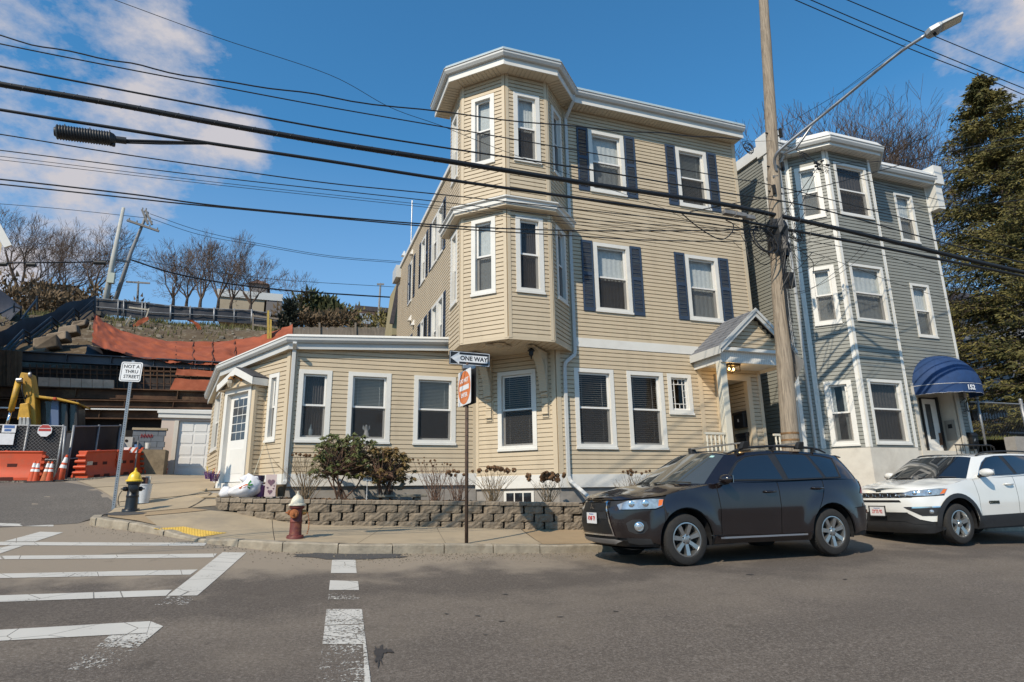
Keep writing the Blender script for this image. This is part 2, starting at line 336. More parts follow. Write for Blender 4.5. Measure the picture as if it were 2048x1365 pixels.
# ground, roads, pavement
def asphalt_mat(name, base, dust, band=True):
 m = bpy.data.materials.new(name); m.use_nodes = True; nt = m.node_tree; N = nt.nodes.new; L = nt.links.new
 b = nt.nodes['Principled BSDF']; b.inputs['Roughness'].default_value = .85; b.inputs['Specular IOR Level'].default_value = .3
 g = N('ShaderNodeNewGeometry')
 def noise_(sc_, det=4, rg=.6, vec=None):
  n = N('ShaderNodeTexNoise'); n.inputs['Scale'].default_value = sc_; n.inputs['Detail'].default_value = det; n.inputs['Roughness'].default_value = rg
  L(vec or g.outputs['Position'], n.inputs[0]); return n.outputs[0]
 def rng(src, a, b_, c=0., d=1.):
  r = N('ShaderNodeMapRange'); L(src, r.inputs[0])
  for i, v in enumerate((a, b_, c, d)): r.inputs[i+1].default_value = v
  return r.outputs[0]
 def mixc(f, a, b_, t='MIX'):
  x = N('ShaderNodeMix'); x.data_type = 'RGBA'; x.blend_type = t
  if isinstance(f, float): x.inputs[0].default_value = f
  else: L(f, x.inputs[0])
  for i, v in ((6, a), (7, b_)):
   if isinstance(v, tuple): x.inputs[i].default_value = (*v, 1)
   else: L(v, x.inputs[i])
  return x.outputs[2]
 def math_(op, a, b_=None):
  x = N('ShaderNodeMath'); x.operation = op
  for i, v in ((0, a), (1, b_)):
   if v is None: continue
   if isinstance(v, (int, float)): x.inputs[i].default_value = v
   else: L(v, x.inputs[i])
  return x.outputs[0]
 c = mixc(rng(noise_(1.1, 6), .3, .7), tuple(k*.90 for k in base), tuple(k*1.12 for k in base))
 mp = N('ShaderNodeMapping'); mp.inputs['Scale'].default_value = (.16, 1.0, 1); L(g.outputs['Position'], mp.inputs[0])
 streak = noise_(1.1, 5, .65, mp.outputs[0])
 c = mixc(rng(streak, .46, .62, 0, .5), c, tuple(k*.72 for k in base))
 coarse = noise_(34, 3, .9)
 c = mixc(rng(coarse, .38, .5, .85, 0.0), c, tuple(k*.48 for k in base))
 c = mixc(rng(coarse, .53, .66, 0.0, .8), c, (.26, .225, .19))
 big = noise_(.32, 5, .6)
 c = mixc(rng(big, .42, .62, 0.0, .5), c, tuple(k*.78 for k in base))
 fine = noise_(85, 3, .8)
 c = mixc(rng(fine, .32, .5, .75, 0.0), c, tuple(k*.42 for k in base))
 c = mixc(rng(fine, .56, .72, 0.0, .7), c, (.24, .22, .20))
 if band:
  sep = N('ShaderNodeSeparateXYZ'); L(g.outputs['Position'], sep.inputs[0])
  wob = rng(noise_(.9, 5), .3, .7, -.8, .8)
  yy = math_('ADD', sep.outputs[1], wob)
  d1 = rng(yy, 8.1, 9.1, 0, 1.0)
  dfar = rng(sep.outputs[0], 2.5, 6.5, 1.0, .45)
  d = math_('MULTIPLY', math_('MULTIPLY', d1, dfar), .85)
  c = mixc(d, c, dust)
  c = mixc(math_('MULTIPLY', rng(yy, 6.6, 7.5, 0, 1), rng(yy, 8.6, 7.8, 0, .36)), c, tuple(k*.5 for k in base))
  c = mixc(math_('MULTIPLY', rng(yy, 5.2, 6.6, 0, 1), rng(yy, 7.5, 6.4, 0, .2)), c, dust)
  spots = rng(noise_(2.6, 8, .7), .62, .69, 0, .55)
  c = mixc(math_('MULTIPLY', spots, rng(yy, 9.5, 8, .5, 1)), c, tuple(k*.45 for k in base))
 L(c, b.inputs['Base Color'])
 bp = N('ShaderNodeBump'); bp.inputs['Strength'].default_value = .75; bp.inputs['Distance'].default_value = .006
 L(fine, bp.inputs['Height']); L(bp.outputs[0], b.inputs['Normal'])
 _MC[name] = m; return m
ASPH = asphalt_mat('worn_asphalt', (.140, .113, .090), (.285, .232, .172))
ASPH2 = asphalt_mat('side_street_asphalt', (.14, .122, .102), (.23, .2, .16), band=False)
PATCH = mat('dark_asphalt_patch', (.065,.060,.056), .95, var=.35, scale=60, bump=.9, bscale=110)
CONC = mat('pale_concrete', (.35,.275,.18), .9, var=.10, scale=1.8, bump=.25, bscale=120, dirt=(.21,.175,.13), dirt_amt=.5, dscale=1.3)
CONC2 = mat('tan_concrete', (.31,.22,.125), .9, var=.10, scale=1.8, bump=.25, bscale=120, dirt=(.19,.14,.09), dirt_amt=.5, dscale=1.5)
CONCJ = mat('joint_dirt', (.10,.085,.065), .95, var=.3, scale=20)
GRANITE = mat('granite_kerb', (.30,.255,.19), .85, var=.25, scale=6, bump=.7, bscale=40, dirt=(.15,.11,.07), dirt_amt=.6, dscale=4)
SOIL = mat('brown_soil', (.105,.075,.048), .95, var=.35, scale=3, bump=.9, bscale=25, dirt=(.17,.14,.09), dirt_amt=.6, dscale=6)
GRASS = mat('dull_winter_grass', (.085,.095,.030), .95, col2=(.12,.10,.045), scale=2.5, bump=.9, bscale=50)
def paint_mat(name, wear, col=(.52,.49,.435)):
 m = bpy.data.materials.new(name); m.use_nodes = True; nt = m.node_tree; N = nt.nodes.new; L = nt.links.new
 b = nt.nodes['Principled BSDF']; b.inputs['Roughness'].default_value = .75
 g = N('ShaderNodeNewGeometry')
 n = N('ShaderNodeTexNoise'); n.inputs['Scale'].default_value = 34; n.inputs['Detail'].default_value = 5; n.inputs['Roughness'].default_value = .72; L(g.outputs['Position'], n.inputs[0])
 n2 = N('ShaderNodeTexNoise'); n2.inputs['Scale'].default_value = 2.2; n2.inputs['Detail'].default_value = 4; L(g.outputs['Position'], n2.inputs[0])
 ad = N('ShaderNodeMath'); ad.operation = 'MULTIPLY_ADD'; L(n2.outputs[0], ad.inputs[0]); ad.inputs[1].default_value = .45; L(n.outputs[0], ad.inputs[2])
 mr = N('ShaderNodeMapRange'); L(ad.outputs[0], mr.inputs[0]); t = .54 + .36*wear; mr.inputs[1].default_value = t-.03; mr.inputs[2].default_value = t+.03
 v = N('ShaderNodeTexVoronoi'); v.feature = 'DISTANCE_TO_EDGE'; v.inputs['Scale'].default_value = 1.9; L(g.outputs['Position'], v.inputs[0])
 cr = N('ShaderNodeMapRange'); L(v.outputs[0], cr.inputs[0]); cr.inputs[1].default_value = .004; cr.inputs[2].default_value = .012; cr.inputs[3].default_value = .35 if wear < .9 else 1
 mu = N('ShaderNodeMath'); mu.operation = 'MULTIPLY'; L(mr.outputs[0], mu.inputs[0]); L(cr.outputs[0], mu.inputs[1])
 c1 = N('ShaderNodeMix'); c1.data_type = 'RGBA'; L(n2.outputs[0], c1.inputs[0]); c1.inputs[6].default_value = (*[k*.82 for k in col], 1); c1.inputs[7].default_value = (*[k*1.08 for k in col], 1)
 L(c1.outputs[2], b.inputs['Base Color'])
 tr = N('ShaderNodeBsdfTransparent'); ms = N('ShaderNodeMixShader'); L(mu.outputs[0], ms.inputs[0]); L(tr.outputs[0], ms.inputs[1]); L(b.outputs[0], ms.inputs[2]); L(ms.outputs[0], nt.nodes['Material Output'].inputs[0])
 bp = N('ShaderNodeBump'); bp.inputs['Strength'].default_value = .4; bp.inputs['Distance'].default_value = .004; L(n.outputs[0], bp.inputs['Height']); L(bp.outputs[0], b.inputs['Normal'])
 _MC[name] = m; return m
PAINT = [paint_mat('road_paint', .04), paint_mat('worn_road_paint', .42), paint_mat('nearly_gone_road_paint', .78)]
def field_mesh(poly, step, zf, name, mtl, parent=None, kind=None, inset=0):
 """fill a plan polygon with a draped, gridded sheet"""
 pts = [Vector((p[0], p[1])) for p in poly]
 xs = [p.x for p in pts]; ys = [p.y for p in pts]
 ring = []
 for i, a in enumerate(pts):
  b = pts[(i+1) % len(pts)]; n = max(1, int((b-a).length/step))
  for k in range(n): ring.append(a.lerp(b, k/n))
 def inside(p):
  c = False; n = len(pts)
  for i in range(n):
   a, b = pts[i], pts[i-1]
   if (a.y > p.y) != (b.y > p.y) and p.x < (b.x-a.x)*(p.y-a.y)/(b.y-a.y)+a.x: c = not c
  return c
 verts = list(ring); nx = int((max(xs)-min(xs))/step); ny = int((max(ys)-min(ys))/step)
 for i in range(1, nx):
  for j in range(1, ny):
   p = Vector((min(xs)+i*step, min(ys)+j*step))
   if inside(p) and min((p-q).length for q in ring) > step*.35: verts.append(p)
 n = len(ring)
 r = delaunay_2d_cdt(verts, [(i, (i+1) % n) for i in range(n)], [list(range(n))], 1, 1e-5)
 mb = MB(); mb.v = [Vector((v.x, v.y, zf(v.x, v.y))) for v in r[0]]; mb.f = [tuple(f) for f in r[2]]; mb.m = [0]*len(mb.f)
 o = mb.build(name, mtl, parent, smooth=True, kind=kind)
 return o
def grid_mesh(x0, x1, y0, y1, st, zf, name, mtl, kind='structure'):
 nx = int((x1-x0)/st); ny = int((y1-y0)/st); mb = MB()
 mb.v = [Vector((x0+i*st, y0+j*st, zf(x0+i*st, y0+j*st))) for j in range(ny+1) for i in range(nx+1)]
 mb.f = [(j*(nx+1)+i, j*(nx+1)+i+1, (j+1)*(nx+1)+i+1, (j+1)*(nx+1)+i) for j in range(ny) for i in range(nx)]; mb.m = [0]*len(mb.f)
 return mb.build(name, mtl, smooth=True, kind=kind, fix=False)
grid_mesh(-400, 400, -200, 600, 20, lambda x, y: gz(x, y)-1.2 + max(0, y-60)*.02, 'ground', SOIL)
grid_mesh(-26, 42, -14, 27, .5, lambda x, y: gz(x, y), 'road', ASPH)
sidep = [(-26, 13.4), (-4.6, 12.6), (-3.35, 13.05), (-3.05, 14.6), (-4.3, 17.5), (-5.6, 19.9), (-26, 23)]
field_mesh(sidep, .8, lambda x, y: gz(x, y)+.004, 'side_street', ASPH2, kind='structure')
CURB = [(40, 10.25), (28, 10.1), (15.8, 10.0), (9, 9.93), (4.9, 9.9), (2.5, 9.9), (.96, 9.92), (-.02, 10.15), (-1.04, 10.95), (-2.05, 11.95), (-2.8, 12.5), (-3.15, 12.9), (-3.22, 13.4)]
def dzs(x, y):
 d = .125*(1-.88*math.exp(-((x+1.5)**2+(y-11.1)**2)/.8))
 if x < 0:
  t = min(1, max(0, (y-12.9)/2.2)) * min(1, max(0, (-x-.9)/.8)); d = d*(1-t)+.012*t
 return d
def walk_z(x, y): return gz(x, y)+dzs(x, y)
def off_line(P, d):
 out = []
 for i, p in enumerate(P):
  a = Vector(P[max(i-1, 0)]); b = Vector(P[min(i+1, len(P)-1)]); t = (b-a).normalized(); out.append((p[0]+t.y*d, p[1]-t.x*d))
 return out
inner = off_line(CURB, .16)
base_poly = inner + [(-3.0, 14.6), (-4.3, 17.5), (-5.4, 19.9), (-5.2, 22.5), (-4.9, 26.6), (-2.0, 26.6), (-1.2, 17), (-.5, 14.6), (5, 14), (40, 13.4)]
field_mesh(base_poly, .6, lambda x, y: walk_z(x, y)-.014, 'pavement_bed', CONCJ, kind='structure')
pave = thing('pavement', None, None, (2, 11, 0)); pave['kind'] = 'structure'
def curb_y(x):
 for a, b in zip(inner, inner[1:]):
  if b[0] <= x <= a[0]: return a[1]+(b[1]-a[1])*(a[0]-x)/(a[0]-b[0]+1e-9)
 return inner[0][1]
def slab(poly, mtl=CONC):
 c = Vector((sum(p[0] for p in poly)/len(poly), sum(p[1] for p in poly)/len(poly)))
 pl = [tuple(Vector(p[:2]) + (c-Vector(p[:2])).normalized()*.008) for p in poly]
 return field_mesh(pl, .5, walk_z, 'slab', mtl, pave)
jx = [(-.1, -.2), (1.08, 2.0), (2.45, 2.85), (4.1, 4.5), (5.9, 6.2), (7.5, 7.8), (9.1, 9.3), (10.7, 10.8), (12.3, 12.3), (14, 14), (16, 16), (18, 18), (20, 20), (23, 23)]
for i, (a, b) in enumerate(zip(jx, jx[1:])):
 back = 12.75 if i < 3 else 12.6
 slab([(a[0], curb_y(a[0])), (b[0], curb_y(b[0])), (b[1], back), (a[1], back)], CONC2 if i in (3, 6) else CONC)
slab([(-.1, curb_y(-.1)), (-.2, 12.75), (-1.3, 13.2), (-2.3, 12.85), (-1.95, 12.0), (-1.0, 11.12)], CONC)
slab([(-3.0, 13.45), (-2.9, 12.95), (-2.35, 12.45), (-1.98, 12.1), (-2.32, 12.9), (-1.32, 13.25), (-1.7, 13.75)][::-1], CONC2)
slab([(-3.05, 13.5), (-1.75, 13.8), (-1.55, 15.6), (-3.2, 15.2)])
slab([(-1.7, 13.8), (-.9, 13.8), (-.9, 15.7), (-1.5, 15.6)])
slab([(-3.25, 15.25), (-1.55, 15.65), (-1.6, 17.6), (-4.2, 17.3)])
slab([(-4.25, 17.35), (-1.6, 17.65), (-1.9, 20.5), (-5.3, 20.0)])
slab([(-5.3, 20.05), (-1.9, 20.55), (-2.1, 23.4), (-5.15, 23)])
slab([(-5.15, 23.05), (-2.1, 23.45), (-2.2, 26.5), (-4.8, 26.5)])
kerb = thing('kerb', None, None, (2, 10, 0)); kerb['kind'] = 'structure'
def curb_stones():
 pts = [Vector(p) for p in CURB]; cum = [0]
 for a, b in zip(pts, pts[1:]): cum.append(cum[-1]+(b-a).length)
 def at(s):
  for i in range(len(pts)-1):
   if s <= cum[i+1]: return pts[i].lerp(pts[i+1], (s-cum[i])/(cum[i+1]-cum[i])), i
  return pts[-1], len(pts)-2
 s = 4.0; rnd = random.Random(3)
 while s < cum[-1]-.1:
  l = min(1.75+rnd.uniform(-.25, .35), cum[-1]-s) if s < 36 else min(.8, cum[-1]-s)
  e = s+l; mb = MB(); K = 5; rows = []
  dz0 = rnd.uniform(-.012, .008)
  for k in range(K+1):
   ss = s+.008+(l-.016)*k/K; p, i = at(ss); q1, _ = at(min(ss+.2, cum[-1])); q0, _ = at(max(ss-.2, 0)); t = (q1-q0).normalized(); n = Vector((t.y, -t.x))
   r = []
   for w, h in ((0, -.25), (0+rnd.uniform(-.008,.008), -.02), (.018, 0.0), (.15, .004), (.15, -.25)):
    x, y = p.x+n.x*w, p.y+n.y*w
    r.append(Vector((x, y, walk_z(p.x+n.x*.16, p.y+n.y*.16)+h+dz0+rnd.uniform(-.004,.004))))
   rows.append(r)
  for r in rows: mb.v += r
  for k in range(K):
   for j in range(4): mb.f.append((k*5+j, k*5+j+1, (k+1)*5+j+1, (k+1)*5+j)); mb.m.append(0)
  for k in (0, K): mb.f.append(tuple(k*5+j for j in range(5))); mb.m.append(0)
  mb.build('kerb_stone', GRANITE, kerb); s = e
curb_stones()
def tactile():
 c = [onG(304.7, 1062.5, .05), onG(394.5, 1075.8, .03), onG(455, 1063.3, .1), onG(367, 1052.3, .1)]
 c = [Vector((p.x, p.y, walk_z(p.x, p.y)+.012)) for p in c]
 Y = mat('yellow_tactile', (.62,.40,.07), .8, var=.1, scale=8, dirt=(.33,.25,.12), dirt_amt=.5, dscale=7)
 mb = MB(); NX, NY = 16, 11
 P = lambda u, v: c[0].lerp(c[1], u).lerp(c[3].lerp(c[2], u), v)
 def Q(u, v): p = P(u, v); return Vector((p.x, p.y, walk_z(p.x, p.y)+.008))
 for i in range(6):
  for j in range(4): mb.quad(Q(i/6, j/4), Q((i+1)/6, j/4), Q((i+1)/6, (j+1)/4), Q(i/6, (j+1)/4))
 o = tag(mb.build('tactile_pad', Y), 'yellow tactile paving pad let into the kerb ramp at the corner', 'tactile paving')
 mb = MB()
 for i in range(NX):
  for j in range(NY):
   p = Q((i+.5)/NX, (j+.5)/NY); mb.lathe([(.014, -.001), (.009, .006), (.001, .007)], 6, p)
 mb.build('dome', Y, o, kind='stuff')
tactile()
marks = thing('road_marking', None, None, (0, 8, 0)); marks['kind'] = 'structure'
def mark(pxs, wear=0, dz=.005, mtl=None, parent=None, name='painted_line'):
 P = [onG(a/2.56, 950+b/2.56) for a, b in pxs]
 return field_mesh([(p.x, p.y) for p in P], .35, lambda x, y: gz(x, y)+dz, name, mtl or PAINT[wear], parent or marks)
mark([(-700,223),(275,258),(272,266),(-700,254)])
mark([(205,293),(325,296),(180,343),(20,343)])
mark([(60,364),(120,364),(-60,425),(-60,385)])
mark([(-700,342),(1060,350),(1045,365),(-700,360)])
mark([(-700,422),(1110,405),(1095,425),(-700,439)])
mark([(-700,522),(1012,487),(975,513),(-700,544)])
mark([(-700,643),(880,591),(850,622),(-700,680)])
mark([(1140,398),(1260,400),(1010,620),(855,622)])
mark([(853,625),(1006,624),(955,668),(790,668)], 2)
mark([(-700,837),(770,752),(752,812),(-700,891)])
mark([(772,753),(835,778),(700,890),(495,882),(560,826),(753,815)], 1)
mark([(493,885),(698,893),(560,1000),(330,1000)], 2)
mark([(1700,437),(1820,437),(1826,505),(1694,505)])
mark([(1690,542),(1833,547),(1838,592),(1684,592)])
mark([(1684,594),(1838,594),(1842,640),(1680,640)], 2)
mark([(1672,690),(1853,690),(1862,765),(1662,772)], 1)
mark([(1662,776),(1862,769),(1874,870),(1650,870)], 1)
mark([(1650,872),(1874,872),(1905,1090),(1622,1090)], 2)
mark([(1855,772),(1862,769),(1900,1090),(1868,1090)], 1, .009)
def blob(cx, cy, rx, ry, mtl, name, label, n=22, wob=.16, seed=1, walk=False, px=True):
 rnd = random.Random(seed); P = []
 for k in range(n):
  a = 2*pi*k/n; r = 1+rnd.uniform(-wob, wob); p = onG(cx+rx*cos(a)*r, cy+ry*sin(a)*r, .1 if walk else 0); P.append((p.x, p.y))
 f = (lambda x, y: walk_z(x, y)+.006) if walk else (lambda x, y: gz(x, y)+.007)
 o = field_mesh(P, .25, f, name, mtl); o['kind'] = 'structure'; return o
blob(700, 1112, 108, 8, PATCH, 'tar_patch', '')
blob(250, 1028, 44, 5.5, PATCH, 'tar_patch', '', seed=4, walk=True)
STAIN = mat('faint_stain', (.062,.052,.044), .8, var=.4, scale=30)
OIL = mat('oil_stain', (.040,.033,.028), .6, var=.4, scale=20)
blob(757, 1312, 9, 20, OIL, 'oil_stain', '', seed=9, wob=.5); blob(770, 1304, 16, 5, OIL, 'oil_stain', '', seed=12, wob=.5);
for i, (x, y) in enumerate([(893,1229),(956,1233),(1003,1244),(970,1271),(1230,1224),(1500,1150),(1690,1160),(1010,1190),(1120,1235)]):
 blob(x, y, 4+2*(i % 3), .9, STAIN, 'oil_stain', '', seed=20+i, wob=.4, n=10)
def grit():
 rnd = random.Random(5); mb = MB()
 for k in range(1500):
  x = rnd.choice([rnd.uniform(-3.4, 6), rnd.uniform(.2, 5)]); s = None
  for a, b in zip(CURB, CURB[1:]):
   if b[0] <= x <= a[0]: s = a[1]+(b[1]-a[1])*(a[0]-x)/(a[0]-b[0])
  if s is None: continue
  y = s - abs(rnd.gauss(0, .35))-.02; r = rnd.uniform(.003, .012)*(1 if rnd.random() < .95 else 2); z = gz(x, y)
  a = rnd.uniform(0, 6)
  mb.hexa([(x+r*cos(a+q), y+r*sin(a+q), z) for q in (0,1.6,3.1,4.7)]+[(x+.6*r*cos(a+q), y+.6*r*sin(a+q), z+r*.9) for q in (0,1.6,3.1,4.7)])
 o = mb.build('gutter_grit', mat('grit', (.17,.14,.10), .95, var=.5, scale=30), kind='stuff', fix=False)
 tag(o, 'loose sand and grit swept along the kerb', 'grit')
grit()
# building helpers
class Frame:
 """A->B runs left to right seen from outside; u along, w outward, z up"""
 def __init__(s, A, B):
  s.A = Vector((A[0], A[1], 0)); d = Vector((B[0]-A[0], B[1]-A[1], 0)); s.len = d.length; s.d = d.normalized(); s.n = Vector((s.d.y, -s.d.x, 0))
 def p(s, u, w, z): return s.A + s.d*u + s.n*w + Vector((0, 0, z))
 def box(s, mb, u0, u1, w0, w1, z0, z1, m=0):
  mb.hexa([s.p(u0,w1,z0), s.p(u1,w1,z0), s.p(u1,w0,z0), s.p(u0,w0,z0), s.p(u0,w1,z1), s.p(u1,w1,z1), s.p(u1,w0,z1), s.p(u0,w0,z1)], m)
 def u(s, v): return (Vector((v[0], v[1], 0))-s.A).dot(s.d)
 def px(s, x, y): v = onL(x, y, s.A, s.A+s.d); return s.u(v), v.z
class Siding:
 """lapped courses; every unbroken run of a course is a piece of its own"""
 def __init__(s, e, z0): s.e = e; s.z0 = z0; s.segs = []
 def wall(s, fr, za, zb, holes=(), u0=0.0, u1=None, proud=.032, lim=None):
  u1 = fr.len if u1 is None else u1
  k = int(math.floor((za-s.z0)/s.e))
  while s.z0+k*s.e < zb-1e-4:
   z = max(s.z0+k*s.e, za); zt = min(s.z0+(k+1)*s.e, zb)
   if zt-z > .01:
    segs = [(u0, u1)]; zc = (z+zt)/2
    for (h0, h1, hz0, hz1) in holes:
     if hz0 < zc < hz1:
      n = []
      for a, b in segs:
       if h1 <= a or h0 >= b: n.append((a, b)); continue
       if h0 > a: n.append((a, h0))
       if h1 < b: n.append((h1, b))
      segs = n
    for a, b in segs:
     if lim and lim[1] != lim[0]:
      uc = (zt-lim[0])/(lim[1]-lim[0])*fr.len
      a = max(a, uc)
     if b-a < .01: continue
     mb = MB(); zm = z+(zt-z)*.80
     mb.v = [fr.p(a,.0,z), fr.p(b,.0,z), fr.p(a,proud,z), fr.p(b,proud,z), fr.p(a,proud*.82,zm), fr.p(b,proud*.82,zm), fr.p(a,.0,zt), fr.p(b,.0,zt)]
     mb.f = [(0,1,3,2), (2,3,5,4), (4,5,7,6)]; mb.m = [0]*3
     s.segs.append((b-a, mb))
   k += 1
def side_up(parent, mtl, sidings, limit=285, name='siding_course', stuff=False):
 segs = sorted((x for sd in sidings for x in sd.segs), key=lambda t: -t[0])
 if stuff: limit = 0
 for l, mb in segs[:limit]: mb.build(name, mtl, parent, fix=False)
 if segs[limit:]:
  big = MB()
  for l, mb in segs[limit:]:
   n = len(big.v); big.v += mb.v; big.f += [tuple(j+n for j in f) for f in mb.f]; big.m += mb.m
  big.build(name, mtl, parent, kind='stuff', fix=False)
def sweep(poly, prof, mb, closed_prof=True, ends=True, dz=None):
 """sweep profile (w out, z) along plan polyline with mitred corners"""
 P = [Vector((p[0], p[1], 0)) for p in poly]; rows = []
 for i, p in enumerate(P):
  dn = []
  if i > 0: d = (P[i]-P[i-1]).normalized(); dn.append(Vector((d.y, -d.x, 0)))
  if i < len(P)-1: d = (P[i+1]-P[i]).normalized(); dn.append(Vector((d.y, -d.x, 0)))
  if len(dn) == 2:
   m = (dn[0]+dn[1]); m = m/(1+dn[0].dot(dn[1])) if (1+dn[0].dot(dn[1])) > .05 else dn[0]
  else: m = dn[0]
  rows.append([p+m*w+Vector((0,0,z+(dz[i] if dz else 0))) for w, z in prof])
 n = len(prof); b = len(mb.v)
 for r in rows: mb.v += r
 for i in range(len(rows)-1):
  for j in range(n if closed_prof else n-1):
   k = (j+1) % n; mb.f.append((b+i*n+j, b+i*n+k, b+(i+1)*n+k, b+(i+1)*n+j)); mb.m.append(0)
 if ends and closed_prof:
  mb.f.append(tuple(b+j for j in range(n-1, -1, -1))); mb.m.append(0)
  mb.f.append(tuple(b+(len(rows)-1)*n+j for j in range(n))); mb.m.append(0)
 return mb
def corner_board(house, x, y, dirs, z0, z1, w=.10, mtl=None, t=.038):
 """a corner trim: flat leaves along the two wall directions"""
 mb = MB(); P = Vector((x, y, 0)); sgn = 1
 for (dx, dy) in dirs:
  d = Vector((dx, dy, 0)).normalized()
  n = Vector((d.y, -d.x, 0))*sgn; sgn = -1
  a = P; b = P+d*w
  mb.hexa([a+n*t+Vector((0,0,z0)), b+n*t+Vector((0,0,z0)), b-n*.01+Vector((0,0,z0)), a-n*.01+Vector((0,0,z0)),
                 a+n*t+Vector((0,0,z1)), b+n*t+Vector((0,0,z1)), b-n*.01+Vector((0,0,z1)), a-n*.01+Vector((0,0,z1))])
 return mb.build('corner_board', mtl or M['sidingt'], house)
def window(house, fr, u0, u1, z0, z1, inside='shade', c=.105, mid=.5, lower='dark', proud=.045, grid=None, mtl=None, sill=.05, label=None, deep=.10):
 """double-hung window: casing > sash, pane, blind, interior"""
 W = mtl or M['white']; mb = MB()
 fr.box(mb, u0, u0+c, -.03, proud, z0+.001, z1); fr.box(mb, u1-c, u1, -.03, proud, z0+.001, z1)
 fr.box(mb, u0+c, u1-c, -.03, proud, z1-c*.9, z1-.001); fr.box(mb, u0+c, u1-c, -.03, proud, z0+.001, z0+c*.95)
 fr.box(mb, u0-.012, u1+.012, -.02, proud+.022, z0-.022, z0+.03)
 a, b, lo, hi = u0+c, u1-c, z0+c*.95, z1-c*.9
 fr.box(mb, a-.012, a+.006, -deep-.05, -.0301, lo, hi); fr.box(mb, b-.006, b+.012, -deep-.05, -.0301, lo, hi)
 fr.box(mb, a+.006, b-.006, -deep-.05, -.0302, hi-.006, hi+.01); fr.box(mb, a+.006, b-.006, -deep-.05, -.0302, lo-.01, lo+.006)
 w = mb.build('window', W, house)
 if label: w['label'] = label
 zm = lo+(hi-lo)*(1-mid); s = .042
 def sash(za, zb, w0, nm):
  m2 = MB(); fr.box(m2, a+.007, a+.007+s, w0-.03, w0, za, zb); fr.box(m2, b-.007-s, b-.007, w0-.03, w0, za, zb)
  fr.box(m2, a+.007+s, b-.007-s, w0-.03, w0-.001, zb-s*.9, zb-.0005); fr.box(m2, a+.007+s, b-.007-s, w0-.03, w0-.001, za+.0005, za+s)
  if grid:
   ga, gb = a+.007+s, b-.007-s
   for t in grid[0]: fr.box(m2, ga+(gb-ga)*t-.008, ga+(gb-ga)*t+.008, w0-.022, w0-.006, za+s, zb-s*.9)
   for t in grid[1]: fr.box(m2, ga, gb, w0-.0221, w0-.0061, za+s+(zb-za-2*s)*t-.008, za+s+(zb-za-2*s)*t+.008)
  m2.build('sash', M['whitev'], w)
  m3 = MB(); m3.quad(fr.p(a+.03,w0-.018,za+.02), fr.p(b-.03,w0-.018,za+.02), fr.p(b-.03,w0-.018,zb-.02), fr.p(a+.03,w0-.018,zb-.02))
  m3.build('pane', GLASS, w, fix=False)
 if grid and grid[2:] == (1,): sash(lo, hi, -.02, 's')
 else:
  sash(zm-.012, hi-.006, -.025, 'u'); sash(lo+.006, zm+.022, -.062, 'l')
  m5 = MB(); m5.quad(fr.p(a+.01,-.034,lo+.008), fr.p(b-.01,-.034,lo+.008), fr.p(b-.01,-.034,zm-.014), fr.p(a+.01,-.034,zm-.014)); m5.build('screen', SCREEN, w, fix=False)
 wb = -deep-.035
 room = MB()
 fr.box(room, a-.4, b+.4, -1.2, -1.19, lo-.3, hi+.2); room.quad(fr.p(a-.4,-1.2,lo-.3), fr.p(a-.4,-deep-.055,lo-.3), fr.p(a-.4,-deep-.055,hi+.2), fr.p(a-.4,-1.2,hi+.2))
 room.quad(fr.p(b+.4,-1.2,lo-.3), fr.p(b+.4,-deep-.055,lo-.3), fr.p(b+.4,-deep-.055,hi+.2), fr.p(b+.4,-1.2,hi+.2))
 room.quad(fr.p(a-.4,-1.2,lo-.3), fr.p(b+.4,-1.2,lo-.3), fr.p(b+.4,-deep-.055,lo-.3), fr.p(a-.4,-deep-.055,lo-.3))
 room.quad(fr.p(a-.4,-1.2,hi+.2), fr.p(b+.4,-1.2,hi+.2), fr.p(b+.4,-deep-.055,hi+.2), fr.p(a-.4,-deep-.055,hi+.2))
 room.build('interior', M['dark'], w, fix=False)
 def blinds(za, zb, mtl_, st=.042, tilt=.6):
  m4 = MB(); z = zb-.02
  while z > za+.01:
   m4.quad(fr.p(a+.02,wb-.012,z-.012*tilt), fr.p(b-.02,wb-.012,z-.012*tilt), fr.p(b-.02,wb+.014,z+.014*tilt), fr.p(a+.02,wb+.014,z+.014*tilt)); z -= st
  for t in (.18, .82): x = a+(b-a)*t; m4.quad(fr.p(x-.003,wb+.016,za), fr.p(x+.003,wb+.016,za), fr.p(x+.003,wb+.016,zb), fr.p(x-.003,wb+.016,zb))
  m4.build('blind', mtl_, w, fix=False)
 def cloth(za, zb, mtl_, fa=0.0, fb=1.0, amp=.012, k=9):
  m4 = MB(); n = 28; ua, ub = a+.012+(b-a-.024)*fa, a+.012+(b-a-.024)*fb
  for i in range(n):
   t0, t1 = i/n, (i+1)/n; w0 = wb+amp*sin(t0*k*6.28); w1 = wb+amp*sin(t1*k*6.28)
   m4.quad(fr.p(ua+(ub-ua)*t0,w0,za), fr.p(ua+(ub-ua)*t1,w1,za), fr.p(ua+(ub-ua)*t1,w1,zb), fr.p(ua+(ub-ua)*t0,w0,zb))
  m4.build('curtain', mtl_, w, smooth=True, fix=False)
